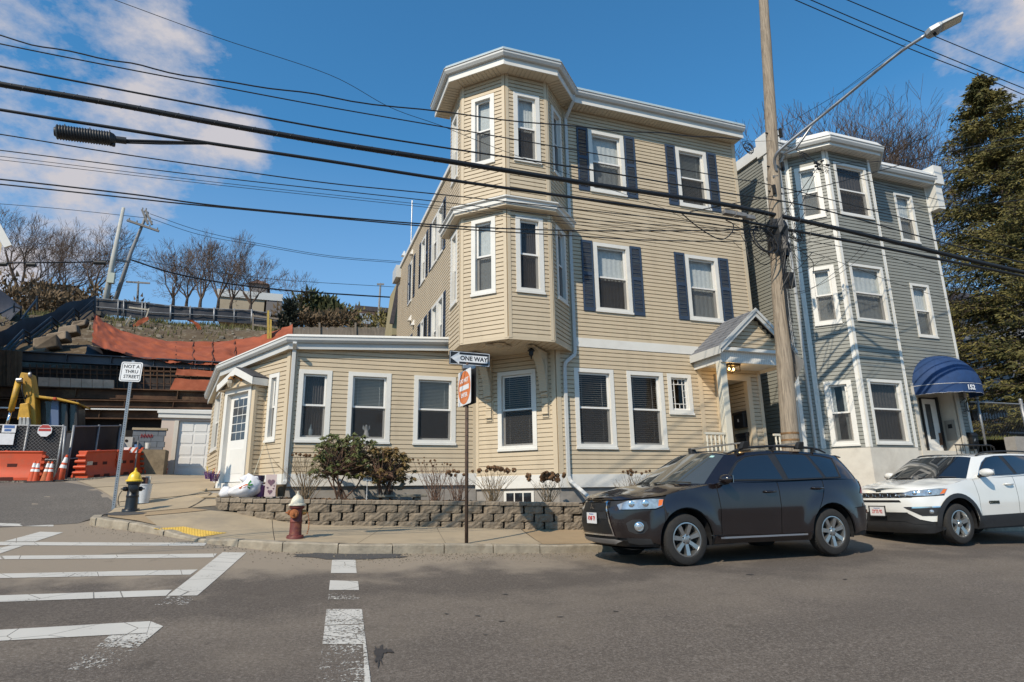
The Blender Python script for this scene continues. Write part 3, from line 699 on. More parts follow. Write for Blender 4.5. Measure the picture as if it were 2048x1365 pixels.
 if inside == 'blind': blinds(lo, hi, M['blind'])
 elif inside == 'openblind': blinds(lo, hi, mat('dim_blind', (.50,.45,.40), .5), .050, .35)
 elif inside == 'topblind': blinds(zm-.05, hi, M['blind'], .034, .9)
 elif inside == 'shade': cloth(lo, hi, M['shade'], amp=.004, k=6)
 elif inside == 'halfshade': cloth(zm+.02, hi, M['shade'], amp=.002, k=4)
 elif inside == 'lace': cloth(lo, zm, M['dcurtain'], amp=.006, k=8); cloth(zm-.02, hi, M['shade'], amp=.003, k=6)
 elif inside == 'sides': cloth(lo, hi, M['shade'], 0, .30, .012, 4); cloth(lo, hi, M['shade'], .74, 1, .012, 3)
 elif inside == 'dcurtain': cloth(lo, hi, M['dcurtain'])
 return w, (a, b, lo, hi)
def hole(u0, u1, z0, z1, c=.06): return (u0+c, u1-c, z0+c*.8, z1-c)
def shutter(house, fr, u0, u1, z0, z1):
 mb = MB(); s = .045; w0, w1 = .024, .052
 fr.box(mb, u0, u0+s, w0, w1, z0, z1); fr.box(mb, u1-s, u1, w0, w1, z0, z1)
 zm = z0+(z1-z0)*.52
 for a, b in ((z0, z0+.085), (zm-.04, zm+.04), (z1-.07, z1)): fr.box(mb, u0+s, u1-s, w0, w1-.001, a+.0005, b-.0005)
 for a, b in ((z0+.085, zm-.04), (zm+.04, z1-.07)):
  n = int((b-a)/.036)
  for k in range(n):
   z = a+(b-a)*(k+.5)/n
   mb.quad(fr.p(u0+s,w1-.006,z-.014), fr.p(u1-s,w1-.006,z-.014), fr.p(u1-s,w0+.004,z+.014), fr.p(u0+s,w0+.004,z+.014))
 mb.quad(fr.p(u0+s,w0,z0), fr.p(u1-s,w0,z0), fr.p(u1-s,w0,z1), fr.p(u0+s,w0,z1))
 return mb.build('shutter', M['shutter'], house, fix=False)
def pipe(pts, w=.075, d=.06, house=None, name='downspout', mtl=None):
 mb = MB()
 P = [Vector(p) for p in pts]
 for a, b in zip(P, P[1:]):
  e = (b-a).normalized()*.012; mb.beam(a-e, b+e, w, d, up=(0,-1,.001) if abs((b-a).normalized().z) > .5 else (0,0,1))
 o = mb.build(name, mtl or M['gutter'], house); bv = o.modifiers.new('bevel', 'BEVEL'); bv.width = .008; bv.segments = 1
 return o
# the tan corner house
YM = 13.0
house = thing('corner_house', 'three-storey tan vinyl-sided corner house with octagonal bay, navy shutters and low side wing', 'house', (6.0, 14.5, 1.0))
K = (5.74, YM); Cw = (4.25, 14.49); c0 = (-.06, 14.49)
a58 = radians(58); d58 = Vector((-cos(a58), sin(a58)))
fe = onL(455, 735, c0, (c0[0]+d58.x, c0[1]+d58.y)); eA = (fe.x, fe.y)
dB = Vector((sin(radians(-11)), cos(radians(-11))))
fb = onL(428, 800, eA, (eA[0]+dB.x, eA[1]+dB.y)); eB = (fb.x, fb.y)
RE = (11.60, YM)
FM = Frame(K, RE); FC = Frame(Cw, K); FWg = Frame(c0, Cw); FA = Frame(eA, c0); FB = Frame(eB, eA)
V1, V2, V3, V4, V5 = (6.17, 13.0), (5.36, 12.19), (4.30, 12.19), (3.47, 13.02), (3.47, 14.05)
FT = {'r': Frame(V2, V1), 'f': Frame(V3, V2), 'd': Frame(V4, V3), 'l': Frame(V5, V4)}
FLm = Frame((4.25, 27.0), (4.25, 14.49))     # left flank of the main block
E_ = .1016; Z0 = 1.98
def pxrect(fr, tl, br):
 a = fr.px(*tl); b = fr.px(*br); return a[0], b[0], b[1], a[1]
wm = []
def W_(fr, u0, u1, z0, z1, **k): wm.append((fr, u0, u1, z0, z1, k)); return hole(u0, u1, z0, z1)
um = lambda X: X-K[0]
hM = [W_(FM, um(6.19), um(7.23), 2.63, 4.50, inside='openblind'), W_(FM, um(7.59), um(8.61), 2.63, 4.50, inside='openblind')]
for (xa, ya, xb, yb, ins) in ((1172, 257, 1248, 388, 'lace'), (1349, 290, 1420, 409, 'blind'), (1184, 480, 1259, 622, 'lace'), (1368, 506, 1440, 636, 'shade')):
 pass
def mwin(x0, x1, zb, zt, **k): return W_(FM, um(x0), um(x1), zb, zt, **k)
x3a = (onY(1174, 262, YM).x, onY(1244, 270, YM).x); x3b = (onY(1348, 293, YM).x, onY(1409, 306, YM).x)
x2a = (onY(1184, 480, YM).x, onY(1256, 490, YM).x); x2b = (onY(1367, 505, YM).x, onY(1432, 512, YM).x)
Z3 = (9.17, 10.95); Z2 = (5.95, 7.76)
hM += [mwin(*x3a, *Z3, inside='shade'), mwin(*x3b, *Z3, inside='blind'), mwin(*x2a, *Z2, inside='lace'), mwin(*x2b, *Z2, inside='shade')]
sw = (um(8.73), um(9.43), 3.49, 4.49)
hM.append(hole(*sw)); ent = (um(10.22), um(11.16), 1.5, 4.42); hM.append(ent)
wc = (FC.px(996, 740)[0], FC.px(1072, 736)[0]); wc = (min(wc), max(wc))
hC = [W_(FC, wc[0], wc[1], 2.63, 4.50, inside='openblind')]
hW = [W_(FWg, .11-c0[0], .83-c0[0], 2.82, 4.43, inside='dcurtain', lower='dark'), W_(FWg, 1.19-c0[0], 2.17-c0[0], 2.81, 4.43, inside='topblind'), W_(FWg, 2.71-c0[0], 3.73-c0[0], 2.80, 4.42, inside='topblind')]
ua = (FA.px(541, 770)[0], FA.px(562, 755)[0]); hA = [W_(FA, ua[0], ua[1], FA.px(537, 884)[1], FA.px(552, 748)[1], inside='sides')]
ub = (FB.px(431, 830)[0], FB.px(443, 820)[0]); hB = [W_(FB, min(ub), max(ub), 2.85, 4.40, inside='dark', c=.08)]
tz3 = (9.17, 11.0); tz2 = (5.96, 7.79)
hT = {}
for key, c, hw in (('f', .53, .335), ('d', .59, .31), ('r', .585, .32), ('l', .47, .30)):
 for i, (za, zb) in enumerate((tz3, tz2)):
  ins = {'f': ('lace', 'dcurtain'), 'd': ('shade', 'shade'), 'r': ('dark', 'dark'), 'l': ('shade', 'dcurtain')}[key][i]
  hT.setdefault(key, []).append(W_(FT[key], c-hw, c+hw, za, zb, inside=ins))
s1 = Siding(E_, Z0)
s1.wall(FB, 2.13, 5.30, hB, lim=(4.54, 4.87)); s1.wall(FA, 2.13, 5.30, hA, lim=(4.87, 5.10)); s1.wall(FWg, 2.13, 5.34, hW, lim=(5.10, 5.33)); s1.wall(FC, 2.05, 4.98, hC)
s1.wall(FM, 2.05, 5.02, hM); s1.wall(FM, 5.24, 11.46, hM, u0=V1[0]-K[0])
s2 = Siding(E_, Z0)
for k in 'ldfr': s2.wall(FT[k], 4.92, 7.97, hT[k]); s2.wall(FT[k], 8.22, 11.46, hT[k])
hL = []
def lwin(ya, yb, za, zb, sh=(True, True)):
 u = lambda Y: 27.0-Y
 hL.append(hole(u(yb), u(ya), za, zb)); wm.append((FLm, u(yb), u(ya), za, zb, dict(inside='halfshade', lower='dark')))
lx = lambda px_, py: onX(px_, py, 4.25).y
for (xa, xb) in ((878, 889), (866, 877), (845.5, 854), (822, 828)): lwin(lx(xb, 450), lx(xa, 450), 9.2, 10.95)
for (xa, xb) in ((877, 888), (865, 876), (843.5, 849.5)): lwin(lx(xb, 640), lx(xa, 640), 6.0, 7.75)
s3 = Siding(E_, Z0); s3.wall(FLm, 5.2, 11.62, hL, u1=27-14.49); side_up(house, M['siding'], [s3], stuff=True)
for args in wm:
 fr, u0, u1, z0, z1, k = args; k = dict(k); k.pop('lower', None)
 window(house, fr, u0, u1, z0, z1, **k)
w, r = window(house, FM, *sw, inside='dark', grid=((.18, .80), (.16, .84), 1)[:2]+(1,), label='small leaded window of edge panes')
def small_grid():
 a, b, lo, hi = r; mb = MB(); a += .05; b -= .05; l2 = lo+.05; h2 = hi-.045
 for t in (.5,): FM.box(mb, a+(b-a)*t-.006, a+(b-a)*t+.006, -.042, -.026, h2-(h2-l2)*.16, h2); FM.box(mb, a+(b-a)*t-.006, a+(b-a)*t+.006, -.042, -.026, l2, l2+(h2-l2)*.16)
 for t in (.38, .62):
  for u0, u1 in ((a, a+(b-a)*.18), (b-(b-a)*.20, b)): FM.box(mb, u0, u1, -.042, -.026, l2+(h2-l2)*t-.006, l2+(h2-l2)*t+.006)
 mb.build('muntin', M['whitev'], w)
small_grid()
sx = .245+.07
for (xa, xb), (za, zb) in ((x3a, Z3), (x3b, Z3), (x2a, Z2), (x2b, Z2)):
 shutter(house, FM, um(xa)-sx-.02, um(xa)-.02, za-.02, zb+.02); shutter(house, FM, um(xb)+.02, um(xb)+sx+.02, za-.02, zb+.02)
for (pxa, pxb, py, za, zb) in ((890, 895, 300, 9.2, 10.95), (862, 865, 450, 9.2, 10.95), (855, 858.5, 470, 9.2, 10.95), (841.5, 845, 480, 9.2, 10.95), (828.5, 831.5, 560, 9.2, 10.95), (818, 821.5, 560, 9.2, 10.95),
                               (889, 893, 640, 6.0, 7.75), (859.5, 864, 640, 6.0, 7.75), (850, 856, 640, 6.0, 7.75), (838, 842.5, 640, 6.0, 7.75), (822.5, 827, 655, 6.0, 7.75)):
 ya, yb = lx(pxb, py), lx(pxa, py); shutter(house, FLm, 27-yb, 27-ya, za, zb)
mb = MB(); FM.box(mb, V1[0]-K[0]-.35, FM.len, -.01, .038, 5.02, 5.24); mb.build('band_board', M['white'], house)
def skirt(fr, z0, z1, u0=0, u1=None):
 mb = MB(); fr.box(mb, u0, fr.len if u1 is None else u1, -.02, .040, z0, z1); mb.build('skirt_board', M['white'], house)
skirt(FM, 1.76, 2.05); skirt(FC, 1.76, 2.05); skirt(FWg, 1.86, 2.13); skirt(FA, 1.86, 2.13, FA.len-1.0); skirt(FB, 1.86, 2.13)
for fr, zt in ((FM, 1.76), (FC, 1.76), (FWg, 1.86), (FA, 1.86), (FB, 1.86)):
 mb = MB()
 hs = [(.02, .62, 1.22, 1.66)] if fr is FM else []
 fr.box(mb, 0, fr.len, -.25, -.02, .5, zt); mb.build('foundation', M['found'], house)
mb = MB(); ub0, ub1 = FC.px(1008, 990)[0], FC.px(1068, 990)[0]
FC.box(mb, ub0, ub1, -.02, .01, 1.30, 1.70); o = mb.build('basement_window', M['white'], house)
mb = MB()
for k in range(3): FC.box(mb, ub0+.05+(ub1-ub0-.1)*k/3+.015, ub0+.05+(ub1-ub0-.1)*(k+1)/3-.015, .0, .016, 1.36, 1.66)
mb.build('pane', mat('dark_glass', (.015,.016,.02), .06, spec=.8), o)
cb = corner_board
cb(house, V1[0]-.03, V1[1], [(1, 0), (0, -1)], 5.24, 11.45, .01)
for (p, dl, dr) in ((V2, (-1, 0), (1, 1)), (V3, (-1, 1), (1, 0)), (V4, (0, 1), (1, -1))):
 for z0, z1 in ((4.9, 7.96), (8.22, 11.46)): cb(house, p[0], p[1], [dr, dl], z0, z1, .075)
for z0, z1 in ((4.9, 7.96), (8.22, 11.46)):
 mb = MB(); FT['r'].box(mb, FT['r'].len-.07, FT['r'].len-.005, 0, .036, z0, z1); mb.build('corner_board', M['sidingt'], house)
 mb = MB(); FM.box(mb, V1[0]-K[0]+.0, V1[0]-K[0]+.07, 0, .036, max(z0, 5.24), z1); mb.build('corner_board', M['sidingt'], house)
cb(house, K[0], K[1], [(1, 0), (-1, 1)], 2.05, 4.92, .105); cb(house, Cw[0], Cw[1], [(1, -1), (-1, 0)], 2.13, 4.98, .09)
cb(house, c0[0], c0[1], [(1, 0), tuple(d58)], 2.13, 4.95, .13); cb(house, eA[0], eA[1], [tuple(-d58), tuple(dB)], 2.13, 4.72, .09)
cb(house, RE[0], RE[1], [(0, 1), (-1, 0)], 2.05, 11.46, .10)
for X in (9.70,): mb = MB(); FM.box(mb, um(X)-.06, um(X)+.06, 0, .036, 2.05, 4.95); mb.build('corner_board', M['sidingt'], house)
mb = MB(); mb.quad((11.6,13,1),(11.6,27,1),(11.6,27,11.6),(11.6,13,11.6)); mb.build('flank_wall', M['siding'], house, fix=False)
mb = MB(); mb.poly([(V5[0], V5[1], 11.6), (V4[0], V4[1], 11.6), (V3[0], V3[1], 11.6), (V2[0], V2[1], 11.6), (V1[0], V1[1], 11.6), (11.6, 13, 11.6), (11.6, 27, 11.6), (4.25, 27, 11.6), (4.25, 14.8, 11.6)])
mb.quad((4.25,27,1),(11.6,27,1),(11.6,27,11.6),(4.25,27,11.6)); mb.build('roof', M['roofing'], house)
mb = MB(); mb.quad((3.47,14.05,4.92),(4.25,14.8,4.92),(4.25,14.8,11.5),(3.47,14.05,11.5)); mb.build('bay_return', M['siding'], house)
mb = MB(); mb.poly([(V5[0], V5[1], 4.9), (V4[0], V4[1], 4.9), (V3[0], V3[1], 4.9), (V2[0], V2[1], 4.9), (V1[0], V1[1], 4.9), (6.3, 13.6, 4.9), (4.3, 15.0, 4.9)])
mb.build('bay_floor', M['soffit'], house)
mb = MB(); sweep([V5, V4, V3, V2, V1], [(.0, 4.87), (.03, 4.87), (.03, 4.93), (.0, 4.93)], mb); mb.build('bay_edge', M['sidingt'], house)
mb = MB()
for k in range(24):
 t = k/24; p = Vector((3.6, 13.4, 4.897)).lerp(Vector((4.6, 12.25, 4.897)), t)
for i in range(16):
 x = 3.55+i*.16
 ya = 12.19+abs(min(0, x-4.30))*1.0; ya = max(12.21, 12.19+max(0, 4.30-x)+max(0, x-5.36)); mb.box(x, x+.012, ya, 13.3, 4.885, 4.8995)
mb.build('soffit_rib', M['soffit'], house, kind='stuff')
ev = [(V5[0], 14.4), V4, V3, V2, V1, (11.66, 13.0)]
mb = MB(); sweep(ev, [(-.02, 11.44), (.36, 11.44), (.36, 11.47), (-.02, 11.47)], mb); so = mb.build('soffit', M['soffit'], house)
mb = MB()
for i in range(len(ev)-1):
 a = Vector((*ev[i], 0)); b = Vector((*ev[i+1], 0)); d = (b-a).normalized(); n = Vector((d.y, -d.x, 0)); L_ = (b-a).length; t = .04
 while t < L_:
  p = a+d*t; mb.beam(p+n*.02+Vector((0,0,11.437)), p+n*.35+Vector((0,0,11.437)), .012, .012); t += .105
mb.build('soffit_rib', mat('soffit_rib_beige', (.46,.40,.30), .6), so, kind='stuff')
mb = MB(); sweep(ev, [(.36, 11.42), (.385, 11.42), (.385, 11.62), (.36, 11.62)], mb); mb.build('fascia', M['white'], house)
mb = MB(); sweep(ev, [(.386, 11.60), (.46, 11.60), (.50, 11.66), (.50, 11.715), (.52, 11.72), (.52, 11.735), (.386, 11.735)], mb); mb.build('gutter', M['gutter'], house)
mb = MB(); sweep(ev, [(.25, 11.74), (.50, 11.74), (.47, 11.82), (.25, 11.82)], mb); mb.build('drip_edge', mat('blue_grey_flashing', (.30,.39,.43), .5, var=.1, scale=4), house)
mb = MB(); sweep(ev, [(-.3, 11.60), (.3, 11.735), (.3, 11.76), (-.3, 11.76)], mb); mb.build('roof_edge', M['roofing'], house)
mb = MB(); mb.box(4.16, 4.34, 14.7, 26.9, 11.60, 11.74); mb.build('coping', M['white'], house)
mb = MB(); mb.box(4.0, 4.4, 26.3, 27.3, 11.15, 11.72); mb.build('coping', M['gutter'], house)
mb = MB(); mb.tube([(4.5, 25.5, 11.6), (4.5, 25.5, 14.55)], .03, 6); mb.build('vent_pipe', M['steel'], house)
mb = MB(); mb.box(4.5, 5.0, 19.5, 20.2, 11.6, 12.5); mb.build('chimney', M['roofing'], house)
VENTW = mat('white_vent_hood', (.72,.70,.66), .5)
for (x_, y_) in ((826.5, 505), (809.5, 508), (823, 637), (829, 646)):
 p = onX(x_, y_, 4.25); mb = MB(); mb.hexa([(4.25,p.y-.12,p.z-.12),(4.10,p.y-.12,p.z-.12),(4.10,p.y+.12,p.z-.12),(4.25,p.y+.12,p.z-.12),(4.25,p.y-.09,p.z+.1),(4.2,p.y-.09,p.z+.1),(4.2,p.y+.09,p.z+.1),(4.25,p.y+.09,p.z+.1)]); mb.build('wall_vent', VENTW, house)
bt = [(V5[0], 14.3), V4, V3, V2, (V1[0]-.03, V1[1]-.03)]
mb = MB(); sweep(bt, [(-.02, 7.96), (.20, 7.96), (.20, 7.985), (.225, 7.985), (.225, 8.07), (.27, 8.10), (.27, 8.13), (.0, 8.25), (-.02, 8.25)], mb); mb.build('belt_cornice', M['white'], house)
mb = MB(); sweep(bt, [(-.02, 7.93), (.19, 7.93), (.19, 7.955), (-.02, 7.955)], mb); mb.build('soffit', M['soffit'], house)
def bracket(u):
 mb = MB(); n = 12; base = FC.p(u, .03, 0)
 prof = []
 for k in range(n+1):
  t = k/n; a = t*pi/2; prof.append((.05+.72*(1-cos(a)), 3.92+.93*sin(a)))
 w2 = .085
 for k in range(n):
  (o0, z0), (o1, z1) = prof[k], prof[k+1]
  mb.hexa([FC.p(u-w2,.03,z0), FC.p(u+w2,.03,z0), FC.p(u+w2,o0+.12,z0), FC.p(u-w2,o0+.12,z0), FC.p(u-w2,.03,z1), FC.p(u+w2,.03,z1), FC.p(u+w2,o1+.12,z1), FC.p(u-w2,o1+.12,z1)])
 b = mb.build('bracket', M['sidingt'], house)
 m2 = MB()
 for k in range(n*3):
  t = (k+.5)/(n*3); a = t*pi/2; o = .05+.72*(1-cos(a))+.12; z = 3.92+.93*sin(a)
  m2.beam(FC.p(u-w2-.012, o, z), FC.p(u+w2+.012, o, z), .016, .022)
  m2.beam(FC.p(u+w2, .08+o*.25, 4.72), FC.p(u+w2+.002, o, z), .012, .012)
  m2.beam(FC.p(u-w2, .08+o*.25, 4.72), FC.p(u-w2-.002, o, z), .012, .012)
 m2.build('flute', M['sidingt'], b, kind='stuff')
 m3 = MB()
 FC.box(m3, u-.10, u+.10, .02, .045, 3.30, 3.94)
 for z0, z1, o in ((3.80, 3.92, .10), (3.64, 3.78, .085), (3.42, 3.60, .105), (3.33, 3.39, .07)): FC.box(m3, u-.075, u+.075, .045, o, z0, z1)
 for z, rr in ((3.87, .05), (3.60, .03), (3.42, .028)): m3.tube([FC.p(u-.08, .09, z), FC.p(u+.08, .09, z)], rr, 10)
 o3 = m3.build('carved_block', M['sidingt'], b); bv = o3.modifiers.new('bevel', 'BEVEL'); bv.width = .01; bv.segments = 2
bracket(wc[0]-.22); bracket(wc[1]+.235)
mb = MB(); c = Vector((4.27, 12.75, 4.885))
for r_, z_ in ((.17, -.0), (.12, -.03), (.07, -.055)): mb.lathe([(r_, z_+.0), (r_, z_-.02), (r_*.8, z_-.035), (.001, z_-.035)], 20, c)
mb.tube([c+Vector((.32*t, 0, -.03)) for t in (-1, -.6, -.3, .3, .6, 1)], [.02, .05, .035, .035, .05, .02], 8)
mb.build('rosette', M['sidingt'], house, auto=40)
pl = onL(1060, 700, V3, (V3[0]+1, V3[1]+.01)); pl = Vector((5.0, 12.65, 4.9)); mb = MB()
mb.tube([pl, pl+Vector((0,0,-.10))], .012, 6); mb.lathe([(.02, -.08), (.085, -.13), (.08, -.15), (.055, -.16), (.05, -.24), (.02, -.27), (.012, -.33), (.001, -.34)], 12, pl)
mb.build('hanging_lantern', mat('black_lantern', (.012,.012,.014), .4, .5), house, auto=40)
dx = 6.02
pipe([(6.30, 12.58, 11.62), (6.30, 12.60, 11.42), (6.22, 12.93, 11.10), (6.22, 12.93, 4.86)], .085, .065, house)
pipe([(6.22, 12.93, 4.88), (6.20, 12.92, 4.80), (5.96, 12.92, 4.60), (5.94, 12.93, 4.50), (5.94, 12.93, 1.98)], .085, .065, house)
pipe([(5.94, 12.93, 2.0), (5.96, 12.90, 1.90), (6.28, 12.55, 1.50)], .085, .065, house)
pipe([(-.02, 14.16, 4.96), (-.02, 14.40, 4.86), (-.02, 14.42, 1.98)], .085, .06, house)
pipe([(-.02, 14.42, 2.0), (-.02, 14.38, 1.95), (-.22, 14.08, 1.66)], .085, .06, house)
wp = [eB, eA, c0, (4.22, 14.49)]; wdz = [-.79, -.46, -.23, 0]
mb = MB(); sweep(wp, [(-.02, 5.10), (.14, 5.10), (.14, 5.13), (-.02, 5.13)], mb, dz=wdz); mb.build('soffit', M['soffit'], house)
mb = MB(); sweep(wp, [(.14, 5.08), (.16, 5.08), (.16, 5.30), (.14, 5.30)], mb, dz=wdz); mb.build('fascia', M['gutter'], house)
mb = MB(); sweep(wp, [(.161, 5.22), (.22, 5.22), (.26, 5.27), (.26, 5.33), (.275, 5.34), (.275, 5.35), (.161, 5.35)], mb, dz=wdz); mb.build('gutter', M['gutter'], house)
mb = MB(); sweep(wp, [(-.25, 5.356), (.23, 5.356), (.21, 5.41), (-.25, 5.43)], mb, dz=wdz); mb.build('drip_edge', M['white'], house)
mb = MB(); rp = [(4.25, 14.49, 5.40), (c0[0], c0[1], 5.17), (eA[0], eA[1], 4.94), (eB[0], eB[1], 4.61), (eB[0]+.6, 22, 4.7)]
for a, b in zip(rp, rp[1:]): mb.tri((4.25, 22, 5.45), a, b)
mb.quad((eB[0], eB[1], 2), (eB[0]+.6, 22, 2), (eB[0]+.6, 22, 4.7), (eB[0], eB[1], 4.6)); mb.build('wing_roof', M['roofing'], house)
# vestibule with the glazed door
q = onL(531, 800, eA, c0); uq = FA.u(q); nrm = FA.n
wq = FA.p(uq, 0, 0); wl = FA.p(FA.px(448, 840)[0], 0, 0)
best = None
for k in range(20, 160):
 p = wq+nrm*(k/100); v = p-Vector((0,0,0)); r_ = Vector((p.x, p.y, 3.0-EYE)); x_ = 1024+FPX*r_.dot(RT)/r_.dot(FW)
 if best is None or abs(x_-501) < best[0]: best = (abs(x_-501), k/100)
dep = best[1]; vw = 1.36
Q0 = wq+nrm*dep; Q1 = Q0-FA.d*vw; FD = Frame((Q1.x, Q1.y), (Q0.x, Q0.y)); FS = Frame((Q0.x, Q0.y), (wq.x, wq.y)); FS2 = Frame(tuple((Q1-nrm*dep)[:2]), (Q1.x, Q1.y))
s4 = Siding(E_, Z0); s4.wall(FS, 2.0, 4.28, ()); s4.wall(FS2, 2.0, 4.28, ())
mb = MB(); dw0, dw1 = vw/2-.47, vw/2+.47
for a, b, z0, z1 in ((0, dw0-.09, 1.86, 4.30), (dw1+.09, vw, 1.86, 4.30), (dw0-.09, dw1+.09, 4.12, 4.34)): FD.box(mb, a, b, -.08, 0, z0, z1)
mb.prism([FD.p(0, 0, 4.30), FD.p(vw, 0, 4.30), FD.p(vw/2, 0, 4.52)], -FD.n*.05); mb.build('vestibule_front', M['sidingt'], house)
mb = MB(); FD.box(mb, dw0-.12, dw0, -.1, .03, 1.98, 4.13); FD.box(mb, dw1, dw1+.12, -.1, .03, 1.98, 4.13); FD.box(mb, dw0-.12, dw1+.12, -.1, .031, 4.04, 4.16); FD.box(mb, dw0-.12, dw1+.12, -.1, .05, 1.72, 1.98)
mb.build('door_frame', M['white'], house)
mb = MB(); FD.box(mb, dw0, dw1, -.12, -.08, 2.0, 4.04); door = mb.build('door', M['whitev'], house)
mb = MB()
for a in range(3):
 for b in range(5):
  u0 = dw0+.14+a*.22; z0 = 2.95+b*.195; FD.box(mb, u0, u0+.20, -.082, -.076, z0, z0+.175)
mb.build('pane', mat('door_glass', (.05,.052,.055), .08, spec=.8), door)
mb = MB(); FD.box(mb, dw0+.16, dw1-.16, -.085, -.074, 2.18, 2.75); mb.build('door_panel', M['white'], door, bevel=.012)
mb = MB(); FS.box(mb, -.03, FS.len, -.02, .038, 1.80, 2.06); mb.build('skirt_board', M['white'], house)
mb = MB(); FS.box(mb, 0, .07, 0, .034, 2.06, 4.28); FS.box(mb, FS.len-.05, FS.len, 0, .034, 2.06, 4.28); mb.build('corner_board', M['sidingt'], house)
mb = MB(); ov = .13; zr, ze = 4.62, 4.30
R0 = FD.p(vw/2, ov, zr); R1 = FD.p(vw/2, -dep, zr);
for sgn, u in ((1, vw+ov), (-1, -ov)):
 A = FD.p(u, ov, ze); B = FD.p(u, -dep, ze); mb.hexa([A, B, R1, R0, A+Vector((0,0,.03)), B+Vector((0,0,.03)), R1+Vector((0,0,.03)), R0+Vector((0,0,.03))])
mb.build('roof', mat('black_shingle', (.045,.045,.05), .9, var=.3, scale=15, bump=.5), house)
mb = MB()
for u in (vw+ov, -ov):
 A = FD.p(u, ov+.015, ze-.16); T = FD.p(vw/2, ov+.015, zr-.16); mb.hexa([A, T, T-FD.n*.03, A-FD.n*.03, A+Vector((0,0,.16)), T+Vector((0,0,.17)), T+Vector((0,0,.17))-FD.n*.03, A+Vector((0,0,.16))-FD.n*.03])
FD.box(mb, vw+ov-.02, vw+ov, -dep, ov, ze-.16, ze); FD.box(mb, -ov, -ov+.02, -dep, ov, ze-.16, ze)
mb.build('bargeboard', M['white'], house)
FD_s = MB(); FD_s.quad(FD.p(-ov,ov,ze-.15), FD.p(vw+ov,ov,ze-.15), FD.p(vw+ov,-dep,ze-.15), FD.p(-ov,-dep,ze-.15)); FD_s.build('soffit', M['soffit'], house)
lp = FD.p(vw/2-.15, .06, 4.33); BR = mat('old_brass', (.36,.17,.05), .35, .8)
mb = MB(); mb.lathe([(.05, 0), (.045, .02), (.001, .03)], 12, FD.p(vw/2+.05, .0, 4.36), ax=FD.n); mb.tube([FD.p(vw/2+.05, .02, 4.36), FD.p(vw/2+.02, .16, 4.42), FD.p(vw/2-.06, .20, 4.40)], .012, 6)
c = FD.p(vw/2-.06, .20, 4.22); mb.lathe([(.02, .2), (.075, .12), (.06, .115), (.001, .115)], 8, c); lamp = mb.build('coach_lamp', BR, house)
mb = MB(); mb.lathe([(.055, .112), (.075, .03), (.045, -.06), (.001, -.07)], 6, c); mb.build('lamp_glass', mat('amber_glass', (.35,.30,.22), .1, spec=.7), lamp)
# front porch
PO = 11.95; px0, px1 = 9.50, 11.70; pr_ = 10.60; PZ = 4.80
mb = MB(); mb.box(px0+.05, px1-.05, PO-.05, 12.97, .6, 2.02); mb.build('porch_floor', M['stucco'], house)
pc = mat('porch_post_paint', (.60,.56,.46), .55, var=.08, scale=4, stretch=(3,3,.6), dirt=(.42,.38,.30), dirt_amt=.4)
for X in (9.64, 11.50): mb = MB(); mb.box(X-.085, X+.085, PO-.0, PO+.17, 2.02, PZ-.16); mb.build('post', pc, house, bevel=.008)
mb = MB(); mb.box(px0+.06, px1-.06, PO-.04, PO-.0, PZ-.18, PZ+.12); mb.box(px0+.06, px0+.10, PO+.0005, 13, PZ-.18, PZ+.12); mb.box(px1-.10, px1-.06, PO+.0005, 13, PZ-.18, PZ+.12); be = mb.build('beam', M['white'], house)
mb = MB(); x = px0+.08
while x < px1-.08: mb.box(x, x+.008, PO-.044, PO-.0401, PZ-.18, PZ+.10); x += .055
y = PO+.03
while y < 13: mb.box(px0+.056, px0+.0599, y, y+.008, PZ-.18, PZ+.10); y += .055
mb.build('beadboard', mat('bead_line', (.50,.49,.47), .6), be, kind='stuff')
mb = MB(); mb.box(px0+.1, px1-.1, PO+.001, 12.98, PZ-.10, PZ-.08); mb.build('porch_ceiling', M['white'], house)
ra = 5.96; rt_ = 4.98; yo = PO-.16
SL = []
for sgn, xe in ((-1, px0-.02), (1, px1+.02)):
 n = 9
 for k in range(n):
  t0, t1 = k/n, (k+1)/n; z0 = rt_+(ra-rt_)*t0; z1 = rt_+(ra-rt_)*t1; x0 = xe+(pr_-xe)*t0; x1 = xe+(pr_-xe)*t1
  mb = MB(); lift = .012
  mb.hexa([(x0,yo,z0+lift-.03),(x0,13.0,z0+lift-.03),(x1,13.0,z1-.03),(x1,yo,z1-.03),(x0,yo,z0+lift+.012),(x0,13.0,z0+lift+.012),(x1,13.0,z1+.004),(x1,yo,z1+.004)])
  mb.build('shingle_course', M['shingle'], house)
mb = MB()
for xe in (px0-.04, px1+.04):
 d = Vector((pr_-xe, 0, ra-rt_));
 mb.hexa([(xe,yo-.03,rt_-.19),(pr_,yo-.03,ra-.17),(pr_,yo,ra-.17),(xe,yo,rt_-.19),(xe,yo-.03,rt_),(pr_,yo-.03,ra+.02),(pr_,yo,ra+.02),(xe,yo,rt_)])
 mb.hexa([(xe,yo-.06,rt_-.07),(pr_,yo-.06,ra-.05),(pr_,yo-.0301,ra-.05),(xe,yo-.0301,rt_-.07),(xe,yo-.06,rt_+.02),(pr_,yo-.06,ra+.04),(pr_,yo-.0301,ra+.04),(xe,yo-.0301,rt_+.02)])
mb.build('bargeboard', M['gutter'], house)
mb = MB()
for xe, s_ in ((px0-.05, 1), (px1+.05, -1)): mb = MB(); mb.box(min(xe, xe+s_*.03), max(xe, xe+s_*.03), yo-.03, 12.98, rt_-.19, rt_+.0); mb.build('fascia', M['gutter'], house)
FPg = Frame((px0+.1, PO+.0), (px1-.1, PO+.0)); s5 = Siding(E_, PZ+.12)
zz = PZ+.12
